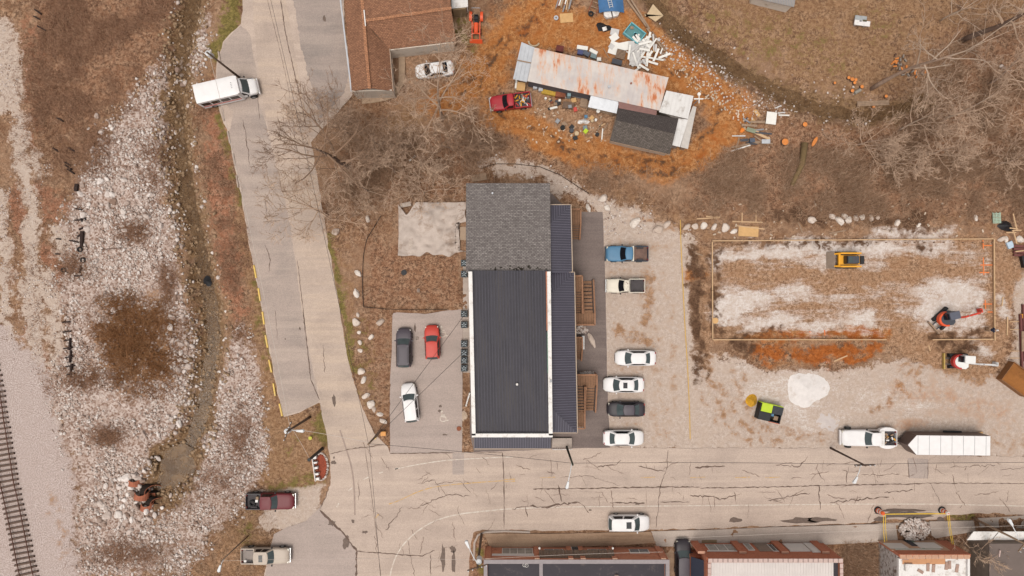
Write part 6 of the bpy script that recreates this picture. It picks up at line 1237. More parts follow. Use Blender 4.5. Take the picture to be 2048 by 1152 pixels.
# ------------------------------------------------------------------ bare trees
BARK = M('grey_brown_bark', C(172, 146, 128), .95, .25, 2); BARKD = M('dark_bark', C(112, 90, 78), .95, .25, 2); TWIG = M('pale_twigs', C(200, 170, 146), .95, .2, 2); TWIGD = M('dark_twigs', C(158, 128, 106), .95, .2, 2); BARKP = M('pale_bark', C(196, 172, 152), .95, .2, 2)
def tree(label, px, py, hgt, spread, seed, bark, twig, group, lean=(0, 0), limbs=7, tr=None, dens=1.1, name='bare_tree', fork=.3, depth=4):
    r = random.Random(seed); x, y = W(px, py); t = thing(name, label, 'tree', (x, y, gz(px, py)-.1), 0, group)
    tk, cr = MB(), MB(); r0 = tr or hgt*.018
    def walk(p, d, L, rad, n, wob, up):
        pts = [Vector(p)]; d = Vector(d).normalized(); rs = [rad]
        for k in range(n):
            d = (d+Vector((r.uniform(-wob, wob), r.uniform(-wob, wob), r.uniform(-wob, wob)+up))).normalized(); pts.append(pts[-1]+d*(L/n)); rs.append(rad*(1-.65*(k+1)/n))
        return pts, rs, d
    def branch(p, d, L, rad, lev):
        n = 4 if lev < 2 else 3; pts, rs, d2 = walk(p, d, L, rad, n, .22 if lev < 3 else .3, .05)
        cr.tube(pts, rs, 5 if lev < 2 else 3, False)
        if lev >= depth: return
        m_ = max(2, int((r.randint(4, 6) if lev < 3 else r.randint(3, 5))*dens))
        for k in range(m_):
            f = r.uniform(.25, 1.0); i = min(n-1, int(f*n)); q = pts[i].lerp(pts[i+1], f*n-i); dd_ = (pts[i+1]-pts[i]).normalized()
            ax = Vector((r.gauss(0, 1), r.gauss(0, 1), r.gauss(.15, .7))).normalized(); nd = (dd_*.75+ax*r.uniform(.5, .9)).normalized()
            branch(q, nd, L*r.uniform(.42, .68), max(.021, rs[i]*r.uniform(.42, .6)), lev+1)
    d0 = Vector((lean[0], lean[1], 1)); pts, rs, dd0 = walk((0, 0, 0), d0, hgt*.62, r0, 7, .08, .0); tk.tube(pts, rs, 8)
    tk.build('trunk', bark, t, smooth=True)
    for k in range(limbs):
        f = fork+(1-fork)*(k+.5)/limbs; i = min(6, int(f*7)); q = pts[i].lerp(pts[min(7, i+1)], f*7-i); a = k*2.4+r.uniform(-.4, .4)
        nd = Vector((math.cos(a), math.sin(a), r.uniform(.25, .9))).normalized(); branch(q, nd, spread*r.uniform(.75, 1.1)*(1.1-.35*f), max(.03, rs[i]*.62), 1)
    branch(pts[-1], dd0, hgt*.38, rs[-1], 1)
    cr.build('crown', twig, t); return t
CT = 'bare trees between the side road and the yard'
tree('large spreading bare tree with dark limbs reaching over the side road', 700, 335, 11, 8.2, 1, BARKD, TWIGD, CT, (-.3, .1), 10, .3, .95, depth=5)
tree('tall bare tree rising in front of the white sedan by the house', 884, 240, 15, 6.0, 2, BARK, TWIG, CT, (-.02, .05), 10, .22, .9, depth=5)
tree('bare tree beside the side road with a pale broken base', 655, 430, 8, 6.2, 3, BARK, TWIG, CT, (-.15, .05), 9, .16, .9, depth=5)
for k, (x, y, hg, sp, sd) in enumerate([(760, 290, 8, 3.6, 4), (790, 345, 8, 3.8, 5), (845, 335, 9, 4.2, 6), (905, 300, 7.5, 4.0, 7), (740, 385, 7.5, 3.6, 8), (850, 385, 7, 3.8, 9), (960, 290, 6, 3.2, 10), (700, 270, 6, 2.8, 12), (620, 235, 5.5, 2.8, 13)]):
    tree(['bare tree behind the brown roofed house walkway', 'bare tree in the middle of the thicket', 'broad bare tree north of the pale tarpaulin', 'bare tree right of the tall tree', 'bare tree left of the pale tarpaulin', 'bare tree overhanging the pale tarpaulin', 'low bare tree near the red pickup', 'small bare tree at the dirt drive mouth', 'small bare tree at the edge of the forecourt'][k], x, y, hg, sp, sd, BARK if k % 2 else BARKD, TWIG if k % 3 else TWIGD, CT, (0, 0), 7, .1, .85, fork=.2, depth=5)
RT = 'bare trees at the right edge'
tree('tall leaning tree with grey trunk beside the log rounds', 1742, 178, 20, 5.0, 21, BARK, BARKP, RT, (.22, .1), 6, .26, .7, fork=.5)
tree('dark trunked tree near the top right corner', 1922, 82, 17, 5.5, 22, BARKD, TWIG, RT, (.1, .1), 7, .34, .8, fork=.4)
tree('pale multi-branched tree above the thicket', 1795, 262, 11, 4.6, 23, BARKP, TWIG, RT, (.1, .08), 7, .12, .85, fork=.2, depth=5)
tree('pale tree leaning out of the thicket right of the creek', 1885, 240, 12, 4.8, 24, BARKP, TWIG, RT, (.1, .05), 7, .12, .85, fork=.2, depth=5)
tree('bare tree at the right edge below the dark trunk', 1975, 170, 12, 5.0, 25, BARK, TWIG, RT, (.05, .05), 7, .15, .85, fork=.2, depth=5)
tree('thin bare sapling above the boulder row', 1760, 330, 7, 3.6, 26, BARK, TWIG, RT, (0, 0), 6, .08, .85, fork=.15, depth=5)
tree('bare tree at the right edge above the lumber pile', 1990, 330, 9, 4.2, 27, BARK, TWIG, RT, (0, 0), 6, .12, .85, fork=.2, depth=5)
tree('bushy bare tree in the middle of the right thicket', 1850, 310, 8, 4.6, 30, BARK, TWIG, RT, (.05, .03), 8, .1, .85, fork=.12, depth=5)
tree('bushy bare tree at the left end of the right thicket', 1715, 290, 7, 4.2, 31, BARK, TWIG, RT, (.05, .03), 8, .1, .85, fork=.12, depth=5)
tree('pale forked tree near the top edge', 1880, 42, 10, 5.0, 28, BARKP, BARKP, RT, (.1, .1), 6, .1, .6, fork=.2, depth=3)
tree('small bare tree at the end of the alley lot', 1925, 1088, 6, 3.0, 29, BARK, TWIG, None, (0, 0), 6, .08, .9, fork=.2)
# ------------------------------------------------------------------ railway
TIE = M('railway_tie', C(104, 84, 74), .95, .3, 3); RAIL = M('rusty_rail', C(112, 78, 66), .6, .2, 2, metal=.2)
railR = [(-14, 700), (2, 778), (10, 835), (18, 885), (25, 928), (30, 961), (37, 991), (50, 1055), (60, 1105), (70, 1152), (90, 1240), (112, 1340)]
railL = [(-41, 706), (-25, 784), (-17, 840), (-9, 890), (-2, 932), (4, 966), (11, 998), (24, 1060), (34, 1110), (44, 1156), (64, 1244), (86, 1344)]
tk = thing('railway_track', 'rusty railway track with dark wooden ties at the lower left edge', 'railway track', (*W(20, 1000), 0))
for q in (railR, railL): MB().tube([(*W(*p), .3) for p in curve(q, 4)], .06, 4).build('rail', RAIL, tk, world=True)
def along(pts, step):
    out = []; acc = 0; P = [Vector((p[0], p[1])) for p in pts]
    for a, b_ in zip(P[:-1], P[1:]):
        L = (b_-a).length; 
        while acc < L: out.append((a.lerp(b_, acc/L), (b_-a).normalized())); acc += step
        acc -= L
    return out
cR, cL = curve(railR, 4), curve(railL, 4); mid = [((a[0]+b_[0])/2, (a[1]+b_[1])/2) for a, b_ in zip(cR, cL)]
tmesh = MB().box(-1.3, 1.3, -.12, .12, 0, .24, .01).mesh('tie', TIE)
for p, d in along(mid, 10.5):
    if p.y > 1200 or p.x < -40: continue
    o = link('tie', tmesh, tk, True); x, y = W(p.x, p.y); o.location = Vector((x, y, .0))+o.location; o.rotation_euler = (0, 0, math.atan2(-d.y, d.x)+math.pi/2+random.uniform(-.03, .03)); o.scale = (random.uniform(.93, 1.05), random.uniform(.85, 1.1), 1)
# old dark stubs in the rubble
def stub(px, py, L, a, label, w=.16, hgt=.25):
    o = MB().box(-L/2, L/2, -w/2, w/2, 0, hgt, .01).build('old_tie', M('charred_timber', C(52, 38, 34), .95, .3, 3)); o.location = (*W(px, py), gz(px, py)+.05); o.rotation_euler = (random.uniform(-.05, .05), random.uniform(-.12, .12), a); return tag(o, label, 'timber', 'old ties in the rubble')
for k, y in enumerate((644, 663, 680, 696, 714, 732, 748)): stub(134+k*1.6+random.uniform(-2, 2), y, random.uniform(.8, 1.3), .12+random.uniform(-.08, .08), 'charred tie stub in the ladder-like row beside the gravel track')
for a, c_ in (((141, 676), (141, 700)), ((141, 700), (143, 725)), ((143, 725), (146, 755))): stub((a[0]+c_[0])/2, (a[1]+c_[1])/2, 1.5, 1.5, 'charred beam running along the ladder-like row of stubs', .2, .3)
for x, y, L, a in ((159, 419, .8, -.2), (158, 440, .9, .05), (163, 457, .6, .4), (118, 478, .5, -.1), (116, 508, .5, 0), (150, 483, 1.0, -.2), (161, 470, .7, .5), (78, 25, 1.0, -.6), (84, 57, 1.2, -.5), (74, 36, .8, -.5), (122, 240, .9, -.5), (112, 300, .8, -.6), (138, 335, 1.0, -.6), (142, 343, 1.0, -.6), (136, 328, .8, -.5), (145, 300, .9, -.5), (158, 552, .9, 0), (163, 538, .9, 1.4)): stub(x, y, L, a, 'scattered charred tie stub in the rubble')
stub(165, 478, 1.9, 1.5, 'long charred beam between the two discarded tyres', .35, .3); stub(154, 375, .9, 1.4, 'dark charred lump at the north end of the scattered stubs', .4, .35)
for x, y, lb in ((167, 439, 'discarded tyre on the rubble, northern one'), (161, 499, 'discarded tyre on the rubble, middle one'), (168, 520, 'discarded tyre on the rubble, southern one'), (128, 540, 'discarded tyre half buried in brown leaves')): o = MB().ring(0, 0, .1, .34, .22, 16, .55).build('tyre', TYRE); o.location = (*W(x, y), gz(x, y)+.06); o.rotation_euler = (.2, .15, 0); tag(o, lb, 'tyre')
o = MB().tube([(*W(205, 500), gz(205, 500)+.25), (*W(245, 496), gz(245, 496)+.3)], .05, 5).build('fallen_branch', BARKD); tag(o, 'dark branch lying on the rubble', 'branch')
# culverts
CULV = M('rusty_culvert', C(168, 100, 74), .85, .25, 2); CDK = M('culvert_shade', C(40, 28, 22), .95, .3)  # near-black brown stands in for the shade inside the pipes
def culvert(px, py, r, a, label):
    t = thing('culvert_pipe', label, 'pipe', (*W(px, py), -.75), math.radians(a)); o = MB(); n = 18
    for (x0, x1) in ((-1.0, .35),):
        for k in range(n):
            b0, b1 = 2*math.pi*k/n, 2*math.pi*(k+1)/n; o.add([(x0, r*math.cos(b0), r*math.sin(b0)+.3), (x1-.75*math.sin(b0), r*math.cos(b0), r*math.sin(b0)+.3), (x1-.75*math.sin(b1), r*math.cos(b1), r*math.sin(b1)+.3), (x0, r*math.cos(b1), r*math.sin(b1)+.3)], [(0, 1, 2, 3)])
    o.build('shell', CULV, t, smooth=True); inn = MB(); inn.v = [(v[0]-.01, v[1]*.95, (v[2]-.3)*.95+.3) for v in o.v]; inn.f = o.f; inn.build('shade_lining', CDK, t, smooth=True); MB().wheel(0, 0, 0, r*.97, .04, 18).build('end', CDK, t); e = t.children[-1]; e.rotation_euler = (0, 0, math.pi/2); e.location = (-.9, 0, .3)  # dark inner shell and end disc put the shade of the pipe into colour
    MB().tube([(.35-.75*math.sin(2*math.pi*k/18), r*math.cos(2*math.pi*k/18), r*math.sin(2*math.pi*k/18)+.3) for k in range(19)], .04, 5).build('rim', CULV, t)
culvert(285, 957, .78, -8, 'rusty culvert pipe, uppermost of the three at the pool'); culvert(299, 985, .85, -10, 'rusty culvert pipe, middle of the three at the pool'); culvert(309, 1008, .7, -12, 'rusty culvert pipe, lowest of the three at the pool')
for k, (x, y, s_) in enumerate(((272, 950, .8), (280, 972, .9), (268, 985, .7), (286, 1000, .8), (296, 1020, .9), (312, 1030, .8), (276, 1012, .9), (290, 940, .7), (300, 925, .9), (312, 918, .8), (262, 965, .7), (325, 1015, .5), (340, 992, .6))): rock(x, y, s_, 'pale block lying close around the rusty culverts', 'blocks on the culverts', sink=-.1)
blk = MB(); heap(blk, 409, 562, 8, 11, .4, 12, 14, 4); o = blk.build('rubbish_bag', BLK, smooth=True); o.location.z = .4; tag(o, 'black rubbish bag lying in the creek', 'bag')

# ------------------------------------------------------------------ kerb stops along the side road
YC = M('yellow_kerb_paint', C(236, 198, 110), .8, .12, 3, dirt=C(200, 180, 150), dirt_amt=.4); GC = M('grey_kerb', C(176, 158, 146), .85, .12)
ks = MB().box(-.11, .11, -.78, .78, 0, .14, .03).mesh('kerb_stop', YC); ks2 = MB().box(-.11, .11, -.75, .75, 0, .13, .03).mesh('kerb_stop', GC)
for k, (x0, y0, x1, y1) in enumerate([(508, 530, 513, 556), (517, 576, 521, 602), (525, 622, 529, 650), (531, 669, 536, 696), (538, 718, 544, 746), (547, 766, 551, 792), (559, 806, 565, 833)]):
    o = link('kerb_stop', ks); o.location = (*W((x0+x1)/2, (y0+y1)/2), .03); o.rotation_euler = (0, 0, math.atan2(x1-x0, y1-y0)); tag(o, 'yellow concrete kerb stop, %s from the north along the parking strip' % ('first', 'second', 'third', 'fourth', 'fifth', 'sixth', 'last')[k], 'kerb stop', 'kerb stops on the parking strip')
for k, (x0, y0, x1, y1) in enumerate([(437, 103, 442, 128), (444, 216, 449, 244), (455, 260, 461, 290), (466, 305, 471, 334), (473, 350, 477, 376)]):
    o = link('kerb_stop', ks2); o.location = (*W((x0+x1)/2, (y0+y1)/2), .03); o.rotation_euler = (0, 0, math.atan2(x1-x0, y1-y0)); tag(o, 'bare grey concrete kerb stop, %s' % ('above the shuttle bus', 'just below the shuttle bus', 'second below the shuttle bus', 'third below the shuttle bus', 'fourth below the shuttle bus')[k], 'kerb stop', 'grey kerb stops by the shuttle bus')

# ------------------------------------------------------------------ utility poles and wires
PWOOD = M('pole_wood', C(104, 84, 70), .9, .2, 3); PGREEN = M('dark_green_pole', C(62, 66, 52), .8, .15, 3); GREYM = M('lamp_grey', C(226, 226, 228), .5, .06)
def upole(label, px, py, hgt, mat, tx=0, arm=None, transf=None, cross=None, r=.16):
    x, y = W(px, py); t = thing('utility_pole', label, 'utility pole', (x, y, gz(px, py)))
    MB().tube([(0, 0, 0), (0, 0, hgt*.5), (0, 0, hgt)], [r, r*.85, r*.68], 10).build('pole', mat, t, smooth=True)
    if arm:    # arm end given as pixel of the lamp head
        z = hgt-.9; ax, ay = W(arm[0], arm[1], z+.4); ax -= x; ay -= y; MB().tube([(0, 0, z-.3), (ax*.4, ay*.4, z+.25), (ax, ay, z+.4)], .045, 6).build('lamp_arm', GREYM, t)
        d = math.atan2(ay, ax); m_ = Matrix.Translation((ax, ay, z+.38)) @ Matrix.Rotation(d, 4, 'Z')
        l_ = MB().add([tuple(m_ @ Vector(v)) for v in [(-.4, -.1, 0), (.35, -.2, -.04), (.5, 0, -.06), (.35, .2, -.04), (-.4, .1, 0), (-.4, -.08, .14), (.3, -.16, .16), (.42, 0, .14), (.3, .16, .16), (-.4, .08, .14)]], [(4, 3, 2, 1, 0), (5, 6, 7, 8, 9), (0, 1, 6, 5), (1, 2, 7, 6), (2, 3, 8, 7), (3, 4, 9, 8), (4, 0, 5, 9)]).build('lamp_head', GREYM, t)
    if cross is not None:
        for z in (hgt-.25,): MB().beam((-1.1*math.cos(cross), -1.1*math.sin(cross), z), (1.1*math.cos(cross), 1.1*math.sin(cross), z), .12, .14).build('crossarm', mat, t)
        for k in (-1, -.5, .5, 1): MB().cyl(k*math.cos(cross), k*math.sin(cross), hgt-.18, hgt+.06, .05, 6).build('insulator', GREYM, t)
    if transf: a = transf; MB().cyl(.38*math.cos(a), .38*math.sin(a), hgt-1.9, hgt-.9, .3, 14).build('transformer', GREYM, t); MB().cyl(.38*math.cos(a), .38*math.sin(a), hgt-.9, hgt-.8, .3, 14, .12).build('transformer_lid', GREYM, t)
    return t
upole('dark green utility pole with street lamp at the corner of the apartment building', 1133, 893, 9.0, PGREEN, arm=(1135, 970), r=.14)
upole('wooden utility pole with street lamp near the white dual wheel pickup', 1661, 896, 8.6, M('pole_dark_brown', C(88, 70, 60), .9, .2, 3), arm=(1711, 960), cross=0.02, r=.13)
upole('utility pole with big white transformer and lamp on the grass island', 620, 834, 8.8, PWOOD, arm=(600, 862), transf=3.6, cross=1.2)
upole('short wooden pole with yellow tags where the side road meets the street', 762, 861, 7.8, OLDWOOD, r=.15)
upole('wooden utility pole with white transformer beside the shuttle bus', 479, 155, 9.2, PWOOD, transf=2.5, r=.14)
upole('utility pole with transformer, lamp and crossarms beside the black roofed brick shop', 963, 1068, 10.5, PWOOD, arm=(935, 1088), transf=1.2, cross=.3)
upole('utility pole with lamp in front of the brown flat roof at the street end', 1946, 1036, 9.0, OLDWOOD, arm=(2022, 1045), cross=.9, r=.15)
upole('slim lamp pole above the tan pickup at the lower left', 497, 1071, 8.2, OLDWOOD, arm=(440, 1136), r=.1)
bp = thing('utility_pole', 'black post rising beside the red mulch bed', 'post', (*W(645, 897), 0)); MB().tube([(0, 0, 0), (0, 0, 5.6)], [.2, .14], 10).build('pole', BLK, bp); MB().cyl(0, 0, 5.6, 5.7, .2, 10).build('cap', BLK, bp)
for (x, y, cl, lb) in ((752, 872, YEL, 'yellow pole tag'), ):
    pass
o = MB().box(-.3, .3, -.25, .25, 0, .5).build('utility_box', M('orange_marker', C(226, 160, 92), .7, .1)); o.location = (*W(762, 866), .02); o.location.x += .35; tag(o, 'small orange marker box at the foot of the tagged pole', 'box')
o = MB().cyl(0, 0, 0, .9, .14, 10).build('marker_post', M('yellow_plastic', C(242, 206, 70), .5, .08)); o.location = (*W(752, 873), .04); tag(o, 'yellow marker post at the tagged pole by the junction', 'post')
WIREW = M('pale_wire', C(214, 200, 190), .6, .05); WIREB = M('black_wire', C(52, 46, 44), .6, .05)
def wire(label, p, q, sag, mat, r=.018, mid_=None):
    pts = []
    for k in range(15):
        f = k/14; pts.append((p[0]+(q[0]-p[0])*f, p[1]+(q[1]-p[1])*f, p[2]+(q[2]-p[2])*f-sag*4*f*(1-f)))
    o = MB().tube(pts, r, 4).build('power_line', mat); return tag(o, label, 'cable', 'overhead cables')
def top(px, py, h): return (*W(px, py), h)
wire('pale cable running along the side road from the bus pole to the grass island', top(479, 155, 8.6), top(620, 834, 7.6), .9, WIREW, .02)
wire('black cable over the side road from the tagged pole northward', top(762, 861, 7.5), top(560, -60, 8), .8, WIREB, .018)
wire('black cable along the street between the tagged pole and the green pole', top(762, 861, 7.3), top(1133, 893, 8.2), .4, WIREB, .02)
wire('black cable along the street between the green and the brown pole', top(1133, 893, 8.2), top(1661, 896, 8.0), .5, WIREB, .02)
wire('black cable along the street from the brown pole to the right edge', top(1661, 896, 8.0), top(2150, 892, 8.3), .5, WIREB, .02)
wire('twisted cable from the grass island pole to the tagged pole', top(620, 834, 7.2), top(762, 861, 6.8), .3, WIREW, .022)
wire('pale cable from the grass island pole down to the black post', top(620, 834, 7.0), top(645, 897, 5.4), .1, WIREW, .016)
wire('pale service cable crossing the brown pavement to the corner pole', top(963, 1068, 8.0), top(1312, 1080, 3.9), .3, WIREW, .018)
wire('long pale cable in front of the brick shops', top(1320, 1030, 8.0), top(2150, 1000, 8.2), .3, WIREW, .015)
wire('black cable running down the street end of the junction', top(762, 861, 7.2), top(790, 1190, 7.5), .3, WIREB, .018)
wire('twisted cable from the building wall to the tagged pole, upper one', top(944, 614, 5.6), top(762, 861, 7.0), .3, WIREB, .022)
wire('twisted cable from the building wall to the tagged pole, lower one', top(946, 684, 5.6), top(762, 861, 6.6), .3, WIREB, .022)
wire('pale cable above the lower left turnout', top(497, 1071, 8.0), top(963, 1068, 8.2), .5, WIREW, .012)

# ------------------------------------------------------------------ street barrels and tape
ORB = M('barrel_orange', C(240, 104, 48), .6, .08); BWH = M('barrel_white', C(236, 226, 218), .5, .06)
def barrel(px, py, label, swap):
    t = thing('traffic_barrel', label, 'traffic barrel', (*W(px, py), .04), 0, 'traffic barrels at the kerb'); MB().ring(0, 0, .06, .46, .12, 18, .4).build('base_ring', TYRE, t)
    for k in range(5): c_ = (ORB, BWH)[(k+swap) % 2]; MB().cyl(0, 0, .08+k*.24, .08+(k+1)*.24, .31-.02*k, 18, .295-.02*k).build('band', c_, t)
    MB().cyl(0, 0, 1.28, 1.34, .2, 14, .16).build('cap', BWH if swap else ORB, t); MB().box(-.1, .1, -.03, .03, 1.34, 1.42).build('handle', ORB, t)
barrel(1755, 1020, 'orange traffic barrel at the left end of the yellow tape', 0); barrel(1883, 1020, 'red and white traffic barrel at the right end of the yellow tape', 1)
TAPE = M('caution_tape', C(232, 190, 60), .6, .12, 4)
def tape(label, p, q, sag=.15):
    mb = MB(); P = [Vector(p).lerp(Vector(q), k/8)-Vector((0, 0, sag*4*(k/8)*(1-k/8))) for k in range(9)]
    for a, b_ in zip(P[:-1], P[1:]): mb.beam(a, b_, .07, .012)
    return tag(mb.build('caution_tape', TAPE), label, 'tape', 'caution tapes around the gravel heap')
A_, B2 = (*W(1757, 1022), 1.2), (*W(1883, 1021), 1.2)
tape('yellow caution tape strung between the two barrels, upper strand', A_, B2, .1); tape('yellow caution tape strung between the two barrels, lower strand', (A_[0], A_[1]-.12, .9), (B2[0], B2[1]-.1, 1.0), .05)
for dx, a, b_, lb in ((0, A_, (*W(1758, 1077), 1.3), 'left caution tape from the orange barrel to the brick shop'), (.22, A_, (*W(1764, 1077), 1.0), 'right caution tape from the orange barrel to the brick shop'), (0, B2, (*W(1884, 1077), 2.0), 'left caution tape from the red barrel to the shop corner'), (.2, B2, (*W(1888, 1078), 1.8), 'right caution tape from the red barrel to the shop corner')): tape(lb, (a[0]+dx, a[1], a[2]), (b_[0]+dx*.3, b_[1], b_[2]))
blot_ = MB(); blot(blot_, 1815, 1030, 55, 7, 3, .043, 18); struct(blot_.build('road_patch', M('wet_dark_patch', C(96, 82, 74), .7, .25, 3), road) if False else blot_.build('pavement', M('broken_dark_kerb', C(104, 90, 82), .8, .25, 3)), 'dark broken kerb strip at the gravel heap')
MB()
# lime dumpster and yellow straw heap
LIME = paint('lime_paint', 190, 214, 40)
t = thing('dumpster', 'lime green dumpster with black lids, one lid open', 'dumpster', (*W(1538, 824, .8), .03), math.radians(-13))
MB().box(-1.3, 1.25, -1.0, .2, .15, 1.25).build('bin', LIME, t) if False else None
for x0, x1, y0, y1 in ((-1.35, 1.35, -1.05, -.97), (-1.35, 1.35, .93, 1.0), (-1.35, -1.27, -.97, .93), (1.27, 1.35, -.97, .93)): MB().box(x0, x1, y0, y1, .1, 1.3).build('side', LIME if y0 > .9 else BLK, t)
MB().box(-1.3, 1.3, -1.0, .95, .1, .2).build('floor', BLK, t); MB().box(-1.2, .12, -.05, .98, 1.25, 1.33, .02).build('lid', LIME, t)['label'] = 'lime green lid'
l_ = MB().box(-1.35, .08, -1.05, -.06, 1.305, 1.37, .02).build('lid', BLK, t); l_['label'] = 'black lid'
l_ = MB().box(.14, 1.38, -.02, .92, 1.305, 1.36).build('lid', DK, t); l_['label'] = 'ribbed grey lid'
for k in range(6): MB().box(.18, 1.34, .04+k*.15, .10+k*.15, 1.36, 1.4).build('rib', BLK, l_)
MB().box(.3, .6, -.4, -.1, .2, .9).build('contents', PB, t); MB().box(.7, 1.2, -.8, -.3, .2, .8).build('contents', OLDWOOD, t); MB().box(.1, 1.4, -1.12, -1.055, .9, 1.05).build('fork_pocket', ORB, t)
mb = MB(); heap(mb, 1503, 801, 12, 14, 1.0, 14, 26, 8, .05); straw = mb.build('straw_heap', M('yellow_straw', C(222, 166, 46), .9, .3, 5, bmp=.8), smooth=True); tag(straw, 'round heap of yellow straw beside the lime dumpster', 'heap')

# ------------------------------------------------------------------ formwork boards around the pad, stakes, paint, lines
fw = thing('formwork', 'rectangular lumber formwork staked out around the building pad', 'formwork', (*W(1705, 580), 0))
def plank(p, q, w=.12, z=.28, hgt=.2, mat=LUMBER, name='board', parent=fw): return MB().beam((*W(*p), z), (*W(*q), z), w, hgt).build(name, mat, parent, world=True)
def run(p, q, n):
    for k in range(n): a = lerp2(p, q, k/n); b_ = lerp2(p, q, (k+.985)/n); plank(a, b_)
run((1423, 482), (1984, 478), 9); run((1984.5, 478), (1986, 682), 4); run((1423, 484), (1424, 678), 4); run((1424, 679), (1771, 679), 6); run((1862, 679), (1984, 678), 2)
for k in range(30): x = 1425+k*19.2; plank((x, 484), (x, 486), .05, .15, .5, OLDWOOD, 'stake')
SPR = M('orange_marking_paint', C(240, 132, 70), .8, .1)
for q in ([(1965, 480), (1966, 498)], [(1966, 491), (1984, 491)], [(1966, 515), (1967, 550)], [(1960, 530), (1984, 530)], [(1958, 545), (1978, 545)], [(1970, 600), (1971, 618)], [(1966, 608), (1984, 608)], [(1975, 624), (1985, 624)], [(1650, 660), (1651, 672)], [(1620, 664), (1632, 663)]): o = ribbon(MB(), q, .12, .03).build('spray_mark', SPR, None); o.location.z = gz(*q[0])+.02; tag(o, 'orange spray paint stroke inside the formwork at its %s' % ('right side' if q[0][0] > 1900 else 'lower side'), 'marking', 'orange layout marks')
mb = MB(); pts = [(1360, 440), (1361, 470), (1364, 540), (1367, 600), (1370, 660), (1374, 720), (1377, 780), (1379, 830), (1380, 878)]; mb.tube([(*W(x, y), gz(x, y)+.06) for x, y in curve(pts, 6)], .05, 5); tag(mb.build('yellow_line', M('yellow_hose', C(228, 184, 92), .7, .08)), 'long yellow rope line across the gravel lot', 'rope')
def loose(name, label, cat, px, py, L, w, hgt, a, mat, group=None, z=0): o = MB().box(-L/2, L/2, -w/2, w/2, 0, hgt).build(name, mat); o.location = (*W(px, py), gz(px, py)+.05+z); o.rotation_euler = (0, 0, a); return tag(o, label, cat, group)
BO = 'loose boards around the site'
loose('plywood_sheet', 'tan plywood sheet lying above the building pad', 'plywood', 1496, 463, 2.4, 1.2, .06, -.05, PLY)
for px, py, L, a, lb in ((1494, 444, 3.6, -.03, 'long new board above the plywood sheet'), (1500, 455, 3.4, -.12, 'new board resting on the plywood sheet'), (1414, 437, 2.6, .05, 'new board lying left of the plywood, upper'), (1425, 434, 1.7, -.06, 'short new board left of the plywood'), (1483, 432, 1.6, 1.55, 'upright laid board above the plywood'), (1511, 432, 1.4, 1.55, 'thin board right of the plywood'), (1600, 455, 1.4, -1.2, 'grey board at the dark mound'), (1680, 463, 2.6, .2, 'dark plank along the top of the pad'), (1678, 716, 1.7, .4, 'pale board on the orange clay'), (1858, 696, .7, -1.3, 'short board above the white excavator'), (2013, 652, 2.2, 1.55, 'board on the bank right of the formwork'), (2004, 603, 1.1, 1.45, 'short board beside the pale dust patch'), (1398, 509, .9, -.3, 'short board on the dark mud left of the pad'), (1374, 516, .4, 1.2, 'tiny board scrap left of the dark mud')): loose('board', lb, 'board', px, py, L, .14, .06, a, LUMBER if 'grey' not in lb and 'dark' not in lb else OLDWOOD, BO)
o = MB().cyl(0, 0, 0, .35, .36, 14).build('spool', PLY); o.location = (*W(1429, 641), .05); tag(o, 'round tan spool at the left edge of the building pad', 'spool')
